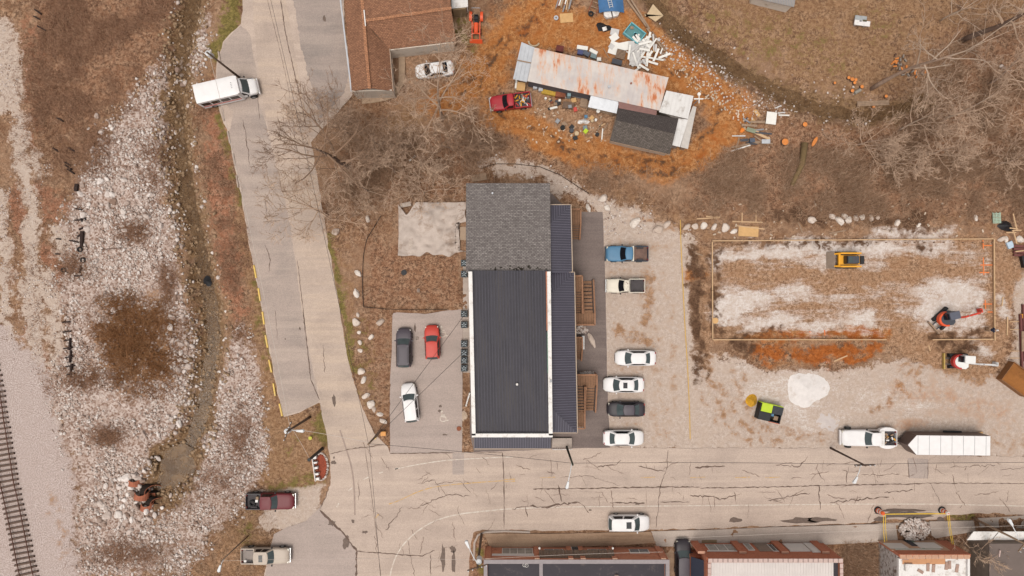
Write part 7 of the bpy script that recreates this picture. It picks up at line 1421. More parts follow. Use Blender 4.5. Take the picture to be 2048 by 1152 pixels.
# person: one continuous body, clothes as parts
def person(px, py, rz):
    t = thing('person', 'person in navy shirt and tan trousers standing at the formwork corner', 'person', (*W(px, py), .03), rz)
    bm = bpy.data.meshes.new('body'); J = {'pel': (0, 0, .95), 'sp': (.03, 0, 1.15), 'ch': (.08, 0, 1.36), 'nk': (.12, 0, 1.5), 'hd': (.16, 0, 1.62), 'hd2': (.17, 0, 1.74), 'hl': (0, .1, .9), 'kl': (.08, .12, .5), 'al': (-.02, .13, .1), 'tl': (.16, .13, .05), 'hr': (0, -.1, .9), 'kr': (.02, -.13, .5), 'ar': (-.1, -.14, .1), 'tr': (.08, -.15, .05), 'sl': (.08, .19, 1.4), 'el': (.16, .27, 1.14), 'wl': (.36, .2, 1.02), 'sr': (.08, -.19, 1.4), 'er': (.2, -.26, 1.15), 'wr': (.4, -.14, 1.05), 'fl': (.45, .17, 1.0), 'fr': (.48, -.12, 1.03)}
    E = [('pel', 'sp'), ('sp', 'ch'), ('ch', 'nk'), ('nk', 'hd'), ('hd', 'hd2'), ('pel', 'hl'), ('hl', 'kl'), ('kl', 'al'), ('al', 'tl'), ('pel', 'hr'), ('hr', 'kr'), ('kr', 'ar'), ('ar', 'tr'), ('ch', 'sl'), ('sl', 'el'), ('el', 'wl'), ('wl', 'fl'), ('ch', 'sr'), ('sr', 'er'), ('er', 'wr'), ('wr', 'fr')]
    Rd = dict(pel=.16, sp=.155, ch=.17, nk=.06, hd=.1, hd2=.08, hl=.11, kl=.075, al=.05, tl=.045, hr=.11, kr=.075, ar=.05, tr=.045, sl=.075, el=.05, wl=.035, fl=.035, sr=.075, er=.05, wr=.035, fr=.035); keys = list(J)
    def skin(name, ks, ed, rad, mat, root):
        me_ = bpy.data.meshes.new(name); me_.from_pydata([J[k] for k in ks], [(ks.index(a), ks.index(b_)) for a, b_ in ed], []); me_.materials.append(mat); o = link(name, me_, t); o.modifiers.new('skin', 'SKIN'); 
        if not me_.skin_vertices: me_.attributes.new('x', 'FLOAT', 'POINT')
        for i, k in enumerate(ks):
            me_.skin_vertices[0].data[i].radius = (rad[k], rad[k]); me_.skin_vertices[0].data[i].use_root = (k == root)
        sb = o.modifiers.new('sub', 'SUBSURF'); sb.levels = 2; sb.render_levels = 2; return o
    try:
        skin('body', keys, E, Rd, M('skin_tone', C(206, 160, 134), .6, .05), 'pel')
        up = ['pel', 'sp', 'ch', 'nk', 'sl', 'el', 'sr', 'er']; skin('shirt', up, [e for e in E if e[0] in up and e[1] in up], {k: Rd[k]+.025 for k in up}, M('navy_shirt', C(40, 48, 70), .9, .15), 'pel')
        lo = ['pel', 'hl', 'kl', 'al', 'hr', 'kr', 'ar']; skin('trousers', lo, [e for e in E if e[0] in lo and e[1] in lo], {k: Rd[k]+.022 for k in lo}, M('tan_trousers', C(176, 146, 120), .9, .12), 'pel')
    except Exception as ex: print('SKIN', ex)
    MB().cyl(.165, 0, 1.74, 1.85, .125, 14, .08).build('cap', WHITE, t); MB().box(.24, .38, -.08, .08, 1.745, 1.765).build('cap_peak', WHITE, t)
    for s in (1, -1):
        MB().box(.23, .25, s*.04-.012, s*.04+.012, 1.64, 1.66).build('eye', BLK, t)
        hand = MB()
        bx, by, bz = J['fl' if s > 0 else 'fr']
        for f in range(4): hand.tube([(bx, by+(f-1.5)*.02, bz), (bx+.05, by+(f-1.5)*.022, bz-.01), (bx+.085-.01*abs(f-1.5), by+(f-1.5)*.022, bz-.04)], .009, 5)
        hand.tube([(bx-.02, by-s*.03, bz), (bx+.03, by-s*.06, bz-.015)], .01, 5); hand.build('fingers', M('skin_tone', C(206, 160, 134)), t)
    MB().box(.225, .262, -.015, .015, 1.58, 1.63, .004).build('nose', M('skin_tone', C(206, 160, 134)), t)
    for s in (1, -1): MB().box(-.08 if s < 0 else 0, .2 if s > 0 else .12, s*.14-.05, s*.14+.05, 0, .1, .02).build('shoe', OLDWOOD, t)
person(1971, 659, .0)
# stacks at the right edge
GREENP = M('green_pallet', C(176, 196, 176), .8, .12); TARP_B = M('black_tarp', C(34, 32, 36), .5, .3, 3, bmp=.6); MAR = M('maroon_steel', C(116, 66, 62), .7, .15)
t = thing('pallet', 'pale green slatted pallet near the north-east corner of the site', 'pallet', (*W(1988, 437), .4), .05)
for k in range(7): MB().box(-.48, .48, -.62+k*.18, -.5+k*.18, .1, .14).build('slat', GREENP, t)
for k in (-.42, 0, .42): MB().box(k-.04, k+.04, -.62, .7, 0, .1).build('runner', GREENP, t)
mb = MB(); heap(mb, 2008, 452, 17, 10, .8, 33, 18, 5, .15); o = mb.build('tarp_pile', TARP_B, smooth=True); tag(o, 'lumber pile under a black tarpaulin at the right edge', 'pile')
for k, (px, py, L, a) in enumerate(((2020, 445, 2.0, -1.35), (2022, 475, 1.6, -1.3), (2024, 462, 1.1, .05), (2018, 458, 1.0, -.1), (2014, 466, 1.2, 0))): loose('board', 'new board lying over the black tarpaulin pile', 'board', px, py, L, .13, .07, a, LUMBER, 'boards on the tarpaulin pile', .6)
o = loose('cloth', 'crumpled pale blue cloth below the tarpaulin pile', 'cloth', 2019, 490, .7, .8, .25, .4, M('pale_blue_cloth', C(190, 208, 226), .8, .15))
for k in range(4): loose('steel_beam', 'maroon steel beam at the upper right edge', 'beam', 2040, 493+k*6, 1.8, .26, .3, -.08, MAR, 'maroon steel beams by the tarpaulin pile')
loose('board', 'board lying across the upper maroon beams', 'board', 2040, 502, 1.6, .14, .1, .1, LUMBER, None, .3); loose('rubbish_bag', 'black bundle at the right edge below the maroon beams', 'bag', 2046, 523, .8, 1.4, .5, .2, TARP_B)
for k in range(5): o = MB().box(-.12, .12, -3.4, 3.4, 0, .3).build('steel_beam', MAR); o.location = (*W(2040+k*5.2, 672), .06+.0*k); o.rotation_euler = (0, 0, .03); o.location.y += (-.8, .4, 0, .6, -.3)[k]; tag(o, 'long maroon steel beam in the stack at the right edge', 'beam', 'maroon beam stack')
for k, y in enumerate((643, 659, 702, 716)): loose('board', 'thin board sticking out under the maroon beam stack', 'board', 2030, y, 1.3, .09, .05, 0, LUMBER, 'boards under the maroon beams')
o = MB().box(-.5, .5, -1.2, 1.2, 0, .12).build('pallet', OLDWOOD); o.location = (*W(2046, 682), .4); tag(o, 'wooden crate on the maroon beam stack', 'crate'); loose('marker_post', 'yellow cap at the end of the maroon beam stack', 'cap', 2040, 632, .2, .5, .3, 0, YE)
t = thing('dump_bed', 'square steel bed heaped with brown soil, set at an angle at the right edge', 'container', (*W(2028, 757), .0), math.radians(-36))
MB().box(-1.75, 1.75, -1.25, 1.25, .0, .8).patch(lambda u, v: (-1.74+3.48*u, -1.24+2.48*v, .85+.75*math.sin(math.pi*u)*math.sin(math.pi*v)*(.5+.6*float(fnoise(u*5, v*4, 93)))), 20, 16).build('soil', M('brown_soil', C(158, 102, 52), .95, .12, 3, bmp=.4), t)
for x0, x1, y0, y1 in ((-1.8, 1.8, -1.3, -1.24), (-1.8, 1.8, 1.24, 1.3), (-1.8, -1.74, -1.24, 1.24), (1.74, 1.8, -1.24, 1.24)): MB().box(x0, x1, y0, y1, 0, 1.08).build('side', M('brown_steel', C(150, 104, 66), .8, .15), t)

# ------------------------------------------------------------------ mulch bed with letter sign on the grass island
t = thing('flower_bed', 'oval red mulch bed edged with stones on the grass island', 'flower bed', (*W(642, 933), .0))
mul = [(W(642+13*math.cos(a), 933+26*math.sin(a))) for a in [k*6.283/20 for k in range(20)]]; MB().prism(mul, -.05, .12, .1).build('mulch', M('red_mulch', C(158, 78, 56), .95, .35, 6, bmp=.8), t, world=True)
for k in range(26): a = -1.9+k*3.8/25; x, y = W(642+14.2*math.cos(a), 933+27*math.sin(a)); o = link('edging_stone', VAR[k % 9], t, True); o.location = Vector((x, y, .1))+o.location; o.scale = (.16, .14, .2)
mb = MB(); heap(mb, 645, 935, 5, 3, .35, 5, 10, 3); mb.build('plant', M('dry_plant', C(150, 130, 90), .9, .3, 6), t, world=True)
t = thing('welcome_sign', 'low white scalloped sign with brown base along the mulch bed', 'sign', (*W(628, 935), .05), math.radians(8))
MB().box(-.08, .08, -1.6, 1.4, 0, .25).build('base', M('terracotta_base', C(196, 140, 112), .85, .15), t)
MB().box(.12, .2, -1.5, 1.5, .1, .75).build('board', WHITE, t)
for k, (y0, y1) in enumerate(((-1.45, -1.1), (-.85, -.55), (-.1, .2), (.55, .8), (1.1, 1.5))): MB().box(.2, .65, y0, y1, .25, .65, .03).build('letter_bracket', WHITE, t)
for k, yk in enumerate((-.98, -.3, .42, .95)): MB().box(.22, .5, yk-.1, yk+.1, .1, .35).build('shadow_box', RUST, t)
o = MB().cyl(0, 0, 0, .4, .22, 10).build('pot', M('yellow_green_pot', C(196, 190, 70), .6, .3, 5)); o.location = (*W(622, 875), .02); tag(o, 'small yellow and green pot on the grass island', 'pot')

# ------------------------------------------------------------------ lawn west of the building: tarpaulin, silt fence, small covers
TP = M('grey_tarpaulin', C(200, 184, 174), .8, .1, .8, dirt=C(166, 146, 132), dirt_amt=.4, dirt_scale=.6); mb = MB()
def tarp(u, v):
    px = 797+u*134; py = 405+v*106; e = 6*fnoise(u*5, v*5, 71)-3; edge = (py-403 < 4) ; 
    px += (6*float(vnoise(v*7, 3, 2))-3)*(u > .95)-(12 if (u > .92 and .38 < v < .95) else 0); py += (12*float(vnoise(u*9, 1, 4))-8)*max(0, v-.85)/.15-(0 if v > .15 else 0); py += 26*max(0, 1-abs(u-.12)/.14)*max(0, 1-v*3)
    x, y = W(px, py, .3); return (x, y, .15+.75*abs(float(fnoise(u*4.5+v, v*3.5, 73, 4))-.5)*2.2+.12*float(vnoise(u*22, v*18, 5))+gz(px, py)*.5)
mb.patch(tarp, 44, 36, True); o = mb.build('tarpaulin', TP, smooth=True); tag(o, 'large rumpled pale grey tarpaulin spread beside the rear wing', 'tarpaulin')
loose('board', 'grey board along the left edge of the tarpaulin', 'board', 822, 492, 1.9, .5, .12, 1.5, CONC, None, .25); loose('board', 'pale narrow board at the top left of the tarpaulin', 'board', 812, 410, 1.3, .5, .1, .2, CONC, None, .25); loose('hatch_cover', 'flat brown hatch board against the rear wing wall', 'board', 926, 467, .7, 1.6, .12, 0, M('hatch_brown', C(176, 152, 130), .85, .1))
FEN = M('black_silt_fence', C(70, 56, 48), .9, .25)
def fence(label, pts, hgt=.5):
    t = thing('silt_fence', label, 'fence', (*W(*pts[0]), 0)); P = [(*W(*p), gz(*p)) for p in pts]
    for a, b_ in zip(P[:-1], P[1:]): MB().beam((a[0], a[1], a[2]+hgt/2), (b_[0], b_[1], b_[2]+hgt/2), .05, hgt).build('fabric', FEN, t, world=True)
    for a in P: MB().box(a[0]-.04, a[0]+.04, a[1]-.04, a[1]+.04, a[2], a[2]+hgt+.15).build('stake', OLDWOOD, t, world=True)
fence('black silt fence around the brown lawn beside the parking bay', [(762, 432), (748, 455), (734, 478), (727, 510), (725, 550), (726, 590), (728, 614), (770, 618), (830, 620), (895, 619)], .2)
fence('black silt fence on the slope behind the shingled rear wing', [(960, 338), (990, 328), (1030, 328), (1080, 334), (1120, 350), (1150, 370), (1178, 388)], .2)
o = MB().cyl(0, 0, 0, .08, .34, 16).build('manhole_cover', BLK); o.location = (*W(808, 545), gz(808, 545)+.06); tag(o, 'round black drain cover on the brown lawn', 'drain cover')
for k, (x, y, lb) in enumerate(((837, 581, 'grey concrete block pair on the brown lawn'), (834, 677, 'concrete block between the charcoal suv and the red hatchback'))): t = thing('concrete_block', lb, 'block', (*W(x, y), gz(x, y)+.04)); [MB().box(-.1, .1, a, a+.06, 0, .2).build('web', CONC, t) for a in (-.2, -.03, .14)]; [MB().box(a, a+.04, -.2, .2, 0, .2).build('shell', CONC, t) for a in (-.14, .1)]
o = MB().prism([W(941, 352), W(972, 346), W(974, 360), W(945, 364)], .1, .22).build('wooden_hatch', OLDWOOD); tag(o, 'weathered wooden panel on the slope behind the rear wing', 'panel')
o = MB().cyl(0, 0, 0, .1, .28, 14).build('manhole_cover', RUST); o.location = (*W(918, 857), .05); tag(o, 'small round rusty cover near the building corner', 'drain cover')
mb = MB(); heap(mb, 922, 857, 9, 14, .12, 25, 14, 4); heap(mb, 930, 832, 9, 10, .15, 26, 14, 4); o = mb.build('dirt_patch', M('pale_dirt', C(190, 168, 148), .95, .2, 3)); tag(o, 'pale dirt patch beside the building corner', 'dirt')
mb = MB(); mb.v = []; o = MB().tube([(*W(932, 812), .2), (*W(940, 785), .2)], .1, 8).build('downpipe', WHITE); tag(o, 'white pipe lying against the west wall', 'pipe')
o = link('boulder', VARB[2]); o.location = (*W(1184, 683), .2); o.scale = (.95, .5, .45); o.rotation_euler = (0, 0, -1.1); tag(o, 'pointed white stone on the dark strip beside the small stair', 'rock')
loose('white_sheet', 'white panel leaning on the small wooden stair', 'panel', 1165, 684, .3, 1.6, .9, 0, WHITE)

# ------------------------------------------------------------------ junk in the dirt yard
r = random.Random(77)
BLUE = M('blue_tarp', C(66, 112, 160), .6, .15, 1.5, bmp=.3); TEAL = M('teal_plastic', C(116, 186, 196), .5, .08, 1)
mb = MB()
def bt(u, v): x, y = W(1196+u*50+v*3, -8+v*32, .8); return (x, y, .5+.75*math.sin(math.pi*min(1, max(0, u)))*.7+.12*float(fnoise(u*4, v*4, 81)))
mb.patch(bt, 16, 12, True); o = mb.build('tarpaulin', BLUE, smooth=True); tag(o, 'blue tarpaulin over a load at the top edge of the yard', 'tarpaulin')
t = thing('boat_cushion', 'rounded white folding seat below the blue tarpaulin', 'seat', (*W(1222, 30), .1), .22)
for s in (-1, 1): MB().prism([(s*.06, -.5), (s*.7, -.45), (s*.95, -.1), (s*.9, .35), (s*.06, .5)], .1, .55, .05).build('cushion', WHITE, t)
def ladder(label, p, q, w, n, mat, z=.2, th=.07):
    a, b_ = Vector((*W(*p), 0)), Vector((*W(*q), 0)); d = (b_-a); L = d.length; c_ = (a+b_)/2; t = thing('ladder', label, 'ladder', (c_.x, c_.y, gz(*p)+z), math.atan2(d.y, d.x))
    for s in (-1, 1): MB().box(-L/2, L/2, s*w/2-th/2, s*w/2+th/2, 0, .09).build('side_rail', mat, t)
    for k in range(n): x = -L/2+L*(k+.5)/n; MB().box(x-th*.45, x+th*.45, -w/2, w/2, .02, .07).build('rung', mat, t)
ladder('aluminium ladder lying on the blue tarpaulin', (1213, -6), (1220, 23), .4, 7, GALV, 1.1)
ladder('long wooden ladder frame right of the white board heap', (1300, 66), (1331, 108), .55, 14, OLDWOOD, .15)
for k, (p, q) in enumerate((((1252, 0), (1292, 55)), ((1258, -4), (1298, 60)), ((1292, 58), (1328, 104)))): o = MB().beam((*W(*p), .3), (*W(*q), .3), .2, .2).build('beam', OLDWOOD); tag(o, 'long grey beam lying diagonally along the creek edge of the yard', 'beam', 'beams along the yard edge')
t = thing('bathtub', 'teal plastic tub lying right of the black bag', 'tub', (*W(1268, 69), .05), math.radians(-38))
MB().box(-1.05, 1.05, -.75, .75, 0, .12).build('bottom', M('teal_inside', C(92, 140, 142), .5, .15), t)
for x0, x1, y0, y1 in ((-1.15, 1.15, -.85, -.68), (-1.15, 1.15, .68, .85), (-1.15, -.98, -.68, .68), (.98, 1.15, -.68, .68)): MB().box(x0, x1, y0, y1, 0, .5, .03).build('rim', TEAL, t)
for k in range(5): MB().obox(r.uniform(-.7, .7), r.uniform(-.4, .4), .12, .3, .4, .3, r.uniform(0, 3)).build('contents', [DK, OLDWOOD, TEAL][k % 3], t)
mb = MB(); heap(mb, 1207, 55, 13, 11, .7, 41, 16, 5, .2); o = mb.build('rubbish_bag', BLK, smooth=True); tag(o, 'big black rubbish bag in the yard', 'bag'); loose('paper', 'crumpled white sheet on the big black bag', 'paper', 1208, 61, .5, .45, .1, .3, WHITE, None, .45)
WB = M('white_board', C(240, 236, 230), .7, .06, 2); WB2 = M('grey_white_board', C(206, 202, 200), .7, .12, 2)
for k in range(46):
    a = r.choice([r.gauss(.6, .5), r.gauss(2.2, .5), r.gauss(1.4, .4)]); px, py = r.gauss(1283, 17), r.gauss(107, 13)
    loose('white_board', 'white board scrap in the white heap behind the mobile home', 'board', px, py, r.uniform(.6, 2.2), r.uniform(.14, .3), .04, a, WB if k % 3 else WB2, 'white board heap', .05+.02*k)
for k, (px, py, L, w, a, m_) in enumerate(((1228, 76, 1.0, .8, .6, WB), (1229, 65, 1.0, .8, -.2, WB2), (1233, 100, 1.9, 1.5, -.3, WB), (1246, 95, 1.6, 1.0, .2, WB), (1222, 95, .6, .6, .9, WB2), (1305, 118, 2.6, .22, -.15, WB), (1287, 95, 2.8, .22, -1.0, WB), (1270, 112, 2.6, 1.0, 1.35, WB2), (1262, 105, 2.4, .7, 1.6, WB2), (1296, 95, 1.4, .3, .9, WB), (1290, 85, 1.2, .3, 1.2, WB), (1305, 128, 1.2, .25, -.3, WB))): loose('white_sheet', ('white panel lying left of the black shingled heap', 'grey-white panel below the black bag', 'large white panel at the left of the heap', 'white panel touching the lattice crate', 'small greyish panel at the far left of the heap', 'long white plank pointing right from the heap', 'long white plank crossing the heap', 'grey crumpled sheet in the middle of the heap', 'grey folded sheet at the heap centre', 'white plank at the top right of the heap', 'white plank near the teal tub', 'white plank at the lower right of the heap')[k], 'panel', px, py, L, w, .05, a, m_, None, .1+.03*k)
t = thing('crate', 'brown slatted crate on the white panels', 'crate', (*W(1240, 112), .5), -.25)
for k in range(7): MB().box(-.55, .55, -.5+k*.15, -.42+k*.15, .1, .15).build('slat', OLDWOOD, t)
MB().box(-.55, .55, -.52, .58, 0, .08).build('base', WOOD_D, t)
loose('block', 'tan block on the right side of the white heap', 'block', 1309, 102, .55, .5, .4, .1, PLY); loose('shingle_bundle', 'dark roofing bundle at the wall behind the lattice crate', 'bundle', 1233, 126, 1.2, .6, .3, -.25, DK)
TAN = M('canvas_tan', C(206, 180, 146), .85, .12); o = MB().prism([W(1290, 35), W(1305, 10), W(1326, 33), W(1310, 45), W(1288, 30)], .2, .3).build('canvas_sheet', TAN); tag(o, 'tan canvas sheet near the creek at the top of the yard', 'sheet')
for k in range(12): x = 1110+k*2.4+r.uniform(-1, 1); o = MB().beam((*W(x, 20+r.uniform(-8, 8)), .2+.05*k), (*W(x+9+r.uniform(-3, 3), -14+r.uniform(-6, 6)), .25+.05*k), .14, .08).build('board', [OLDWOOD, STEEL, RUST, WB, LUMBER][k % 5]); tag(o, 'long board or rail in the stack at the top edge of the yard', 'board', 'lumber stack at the top edge')
loose('plywood_sheet', 'square plywood sheet below the lumber stack in the yard', 'plywood', 1133, 36, 1.55, 1.1, .08, .08, PLY); o = MB().ring(0, 0, .1, .3, .2, 14, .35).build('reel', GALV); o.location = (*W(1112, 37), .1); tag(o, 'white wheel left of the square plywood sheet', 'wheel')
t = thing('trailer_frame', 'dark frame with wheels left of the blue tarpaulin', 'frame', (*W(1190, 12), .2), 1.2)
for s in (-.5, .5): MB().box(-1.1, 1.1, s-.05, s+.05, .2, .3).build('rail', RUST, t)
for k in range(4): MB().box(-1+k*.6, -.92+k*.6, -.5, .5, .2, .28).build('crossbar', OLDWOOD, t)
MB().ring(-1.2, .1, .2, .35, .2, 14, .4).build('wheel', TYRE, t)
mb = MB(); [mb.tube([(*W(1068+11*math.cos(a), 84+10*math.sin(a)), .3) for a in [k*.45 for k in range(1, 8)]], .12, 5)]; o = mb.build('pipe_arc', M('tan_hose', C(206, 184, 154), .7, .1)); tag(o, 'curved tan pipe at the north-west corner of the mobile home', 'pipe')
def jbox(name, label, cat, px, py, L, w, hgt, a, mat, z=0): return loose(name, label, cat, px, py, L, w, hgt, a, mat, None, z)
MARF = M('maroon_frame', C(110, 52, 46), .8, .2); NAVY = M('navy_plastic', C(70, 76, 120), .5, .1); SLATE = M('slate_plastic', C(84, 90, 104), .5, .1); SEA = M('sea_plastic', C(120, 138, 142), .5, .1)
jbox('bin', 'maroon wire frame behind the mobile home', 'frame', 1119, 100, .9, .7, .6, -.2, MARF); jbox('cooler', 'long white cooler behind the mobile home', 'cooler', 1164, 98, 1.3, .45, .5, -.15, WB); jbox('bin', 'navy storage bin under the long white cooler', 'bin', 1160, 107, .7, .5, .5, -.2, NAVY); jbox('bin', 'slate storage bin beside the navy bin', 'bin', 1172, 110, .8, .5, .5, -.5, SLATE); jbox('bin', 'sea grey storage bin nearest the roof edge', 'bin', 1186, 115, .7, .5, .5, -.3, SEA); jbox('cooler', 'small white cooler right of the slate bin', 'cooler', 1186, 106, 1.0, .4, .45, -.5, WB); jbox('box', 'small white box at the roof edge', 'box', 1197, 121, .5, .4, .4, 0, WB)
o = MB().beam((*W(1206, 98), .3), (*W(1218, 118), .3), .1, .06).build('board', OLDWOOD); tag(o, 'thin stick leaning between the bins and the white heap', 'stick')
# south side of the home
jbox('pallet', 'stacked plywood pallet below the west lean-to', 'pallet', 1042, 176, 1.0, 1.0, .6, -.15, PLY); jbox('board', 'white board left of the plywood pallet', 'board', 1032, 170, .22, 1.1, .5, -.1, WB); jbox('bin', 'left white bin under the mobile home wall', 'bin', 1070, 177, .5, .45, .7, 0, GALV); jbox('bin', 'right white bin under the mobile home wall', 'bin', 1081, 181, .5, .45, .7, 0, GALV)
jbox('rack', 'yellow rack of tools under the mobile home wall', 'rack', 1097, 187, 1.7, .5, .5, -.2, M('yellow_rack', C(196, 158, 60), .7, .3, 5)); jbox('sheet', 'rusty square sheet leaning on the mobile home', 'sheet', 1121, 188, 1.2, 1.1, .8, -.15, RUST); jbox('cabinet', 'pale teal cabinet beside the rusty sheet', 'cabinet', 1137, 191, .42, .8, 1.2, -.1, M('teal_cabinet', C(140, 166, 172), .6, .1)); jbox('steps', 'brown wooden steps at the small lean-to', 'steps', 1167, 206, .8, 1.1, .4, -.15, OLDWOOD); jbox('pallet', 'tan pallet pile beside the brown steps', 'pallet', 1147, 202, .6, .5, .4, .3, PLY)
for k, (px, py, rr_, m_, lb) in enumerate(((1091, 198, .16, WB, 'pale bucket nearest the red pickup'), (1099, 200, .16, TAN, 'tan bucket beside the dark planter'), (1119, 202, .17, WB, 'pale bucket at the rusty sheet'), (1129, 196, .15, WB, 'white reel beside the cabinet'), (1184, 243, .18, TAN, 'tan bucket near the shed'), (1191, 241, .17, WB, 'pale bucket near the shed'), (1153, 268, .3, TAN, 'round tan drum on the gravel patch'), (1194, 270, .24, BLK, 'black bucket south of the shed corner'), (1125, 256, .3, TYRE, 'old wheel on the gravel patch'), (1143, 262, .28, DK, 'dark drum beside the tan drum'))): o = MB().cyl(0, 0, 0, .4, rr_, 12, rr_*.9).build('bucket', m_); o.location = (*W(px, py), gz(px, py)+.04); tag(o, lb, 'bucket')
for k in range(8): o = jbox('scrap', 'small dark scrap item on the ground below the rusty sheet', 'scrap', 1103+r.uniform(-4, 16), 204+r.uniform(-5, 6), r.uniform(.2, .5), r.uniform(.15, .35), .25, r.uniform(0, 3), [DK, BLK, OLDWOOD, RUST][k % 4]); o['group'] = 'scrap below the rusty sheet'
o = MB().tube([(*W(1098, 219), .3), (*W(1114, 215), .3)], .14, 10).build('cylinder_tank', WB); tag(o, 'white and black tube lying in front of the mobile home', 'tube'); o = MB().tube([(*W(1096, 220), .3), (*W(1099, 218.5), .3)], .16, 10).build('tube_cap', BLK); tag(o, 'black end cap of the white tube', 'cap')
jbox('cart', 'brown flat cart with a red can in the yard', 'cart', 1136, 212, 1.3, .75, .45, -.12, M('brown_cart', C(120, 96, 80), .8, .2)); jbox('fuel_can', 'red fuel can beside the brown cart', 'can', 1150, 220, .4, .5, .4, .4, PR); jbox('engine', 'small grey engine on the brown cart', 'engine', 1139, 216, .4, .35, .35, .2, STEEL, .45)
mb = MB(); heap(mb, 1168, 243, 12, 7, .5, 51, 14, 4, .25); o = mb.build('white_sheet', WHITE, smooth=True); tag(o, 'crumpled white sheet in the yard in front of the shed', 'sheet'); jbox('box', 'blue box on the crumpled white sheet', 'box', 1171, 235, .35, .35, .4, 0, PB, .2)
for k, (px, py, m_, lb) in enumerate(((1170, 256, SEA, 'grey tub below the crumpled white sheet'), (1171, 263, LIME, 'green and yellow pot below the grey tub'), (1143, 255, BLK, 'black pot on the gravel patch'), (1150, 277, BLK, 'black boot shaped scrap on the gravel patch'), (1115, 243, STEEL, 'flat grey plate on the gravel patch'), (1128, 249, OLDWOOD, 'brown box above the old wheel'), (1183, 237, PLY, 'tan carton near the buckets'))): jbox('container', lb, 'container', px, py, .5, .45, .3, r.uniform(0, 1), m_)
for k, (p, q) in enumerate((((1203, 280), (1205, 258)), ((1207, 262), (1215, 247)), ((1195, 262), (1204, 245)), ((1197, 255), (1210, 248)))): o = MB().beam((*W(*p), .25), (*W(*q), .25), .14, .06).build('board', [WB, OLDWOOD, OLDWOOD, LUMBER][k]); tag(o, 'board leaning against the west side of the dark shed', 'board', 'boards beside the dark shed')
t = thing('satellite_mast', 'small white mast with round cap in front of the lean-to', 'mast', (*W(1193, 229), 0)); MB().cyl(0, 0, 0, 1.6, .04, 8).build('mast', GALV, t); MB().cyl(0, 0, 1.6, 1.7, .22, 14).build('cap', WB, t)
t = thing('antenna', 'white cross shaped antenna beside the white carport', 'antenna', (*W(1385, 211), 0)); MB().cyl(0, 0, 0, 3.0, .05, 8).build('mast', GALV, t); MB().box(-.6, .5, -.06, .06, 2.95, 3.05).build('arm', WB, t); MB().box(-.05, .05, -.5, .6, 2.95, 3.04).build('arm', WB, t); MB().cyl(0, .55, 2.95, 3.08, .2, 12).build('hub', WB, t)
# lumber heap east of the yard
for k in range(16):
    px, py = r.gauss(1512, 14), r.gauss(268, 9); loose('board', 'weathered board in the scrap heap east of the carport', 'board', px, py, r.uniform(.9, 2.6), r.uniform(.14, .3), .06, r.gauss(-.15, .25), [OLDWOOD, OLDWOOD, DK, LUMBER, STEEL][k % 5], 'boards in the eastern scrap heap', .05+.03*k)
for k, (px, py, L, a, m_, lb) in enumerate(((1477, 272, 1.6, 0, WB2, 'thin pale board pointing left from the scrap heap'), (1475, 286, 1.3, 1.35, OLDWOOD, 'brown board standing off the scrap heap'), (1480, 292, 2.2, .2, OLDWOOD, 'long brown board at the lower edge of the scrap heap'), (1480, 297, 2.5, .3, WB, 'white edged board at the bottom of the scrap heap'), (1567, 231, 1.3, -.03, WB, 'white board right of the white square sheet'), (1562, 226, .9, .1, WB2, 'short pale board above the white board'), (1556, 214, .8, .4, WB2, 'pale stick at the creek above the white square sheet'), (1492, 240, .7, 1.1, DK, 'dark plank left of the white square sheet'), (1504, 243, .8, .6, PLY, 'plywood scrap left of the white square sheet'), (1514, 226, .9, -.9, PLY, 'orange plywood scrap above the heap'))): loose('board', lb, 'board', px, py, L, .15 if 'ply' not in lb else .4, .06, a, m_)
loose('white_sheet', 'white square sheet beside the scrap heap', 'sheet', 1540, 238, 1.2, 1.45, .08, -.12, WB, None, .25); o = link('log_round', VAR[1]); o.data = VAR[1].copy(); o.data.materials.clear(); o.data.materials.append(M('bright_orange', C(240, 136, 48), .7, .1)); o.location = (*W(1483, 261), .3); o.scale = (.34, .32, .25); tag(o, 'bright orange bucket at the left tip of the scrap heap', 'bucket'); jbox('box', 'grey metal box in the scrap heap', 'box', 1502, 282, .6, .5, .6, .1, SLATE); jbox('sheet', 'pale metal sheet at the right of the scrap heap', 'sheet', 1530, 284, 1.0, .5, .1, 0, GALV, .3); jbox('sheet', 'green grey panel on the scrap heap', 'panel', 1500, 262, 1.1, .5, .1, -.3, M('sage_panel', C(140, 146, 124), .8, .12), .5)
# logs, stumps, firewood
CUT = M('cut_wood', C(226, 140, 72), .85, .15, 4); BK = M('log_bark', C(110, 82, 66), .95, .25, 4)
def roundlog(px, py, rr_, hgt, label, group=None, name='log_round'):
    t = thing(name, label, 'log', (*W(px, py), gz(px, py)), 0, group); MB().cyl(0, 0, 0, hgt, rr_, 16, rr_*.96).build('bark', BK, t); MB().cyl(0, 0, hgt, hgt+.02, rr_*.93, 16).build('cut_face', CUT, t)
roundlog(1568, 285, .42, .5, 'large fresh tree stump with orange cut face right of the scrap heap', name='stump'); roundlog(1608, 250, .3, .3, 'small orange stump above the large stump', name='stump')
t = thing('fallen_log', 'mossy fallen log pointing down the slope with an orange cut end', 'log', (*W(1600, 330), gz(1600, 330)+.3), 0); p0, p1 = W(1605, 288), W(1580, 372); c0 = W(1600, 330)
MB().tube([(p0[0]-c0[0], p0[1]-c0[1], .15), (0, 0, .05), (p1[0]-c0[0], p1[1]-c0[1], 0)], [.4, .35, .25], 10).build('trunk', M('mossy_bark', C(122, 100, 68), .95, .25, 3), t, smooth=True)
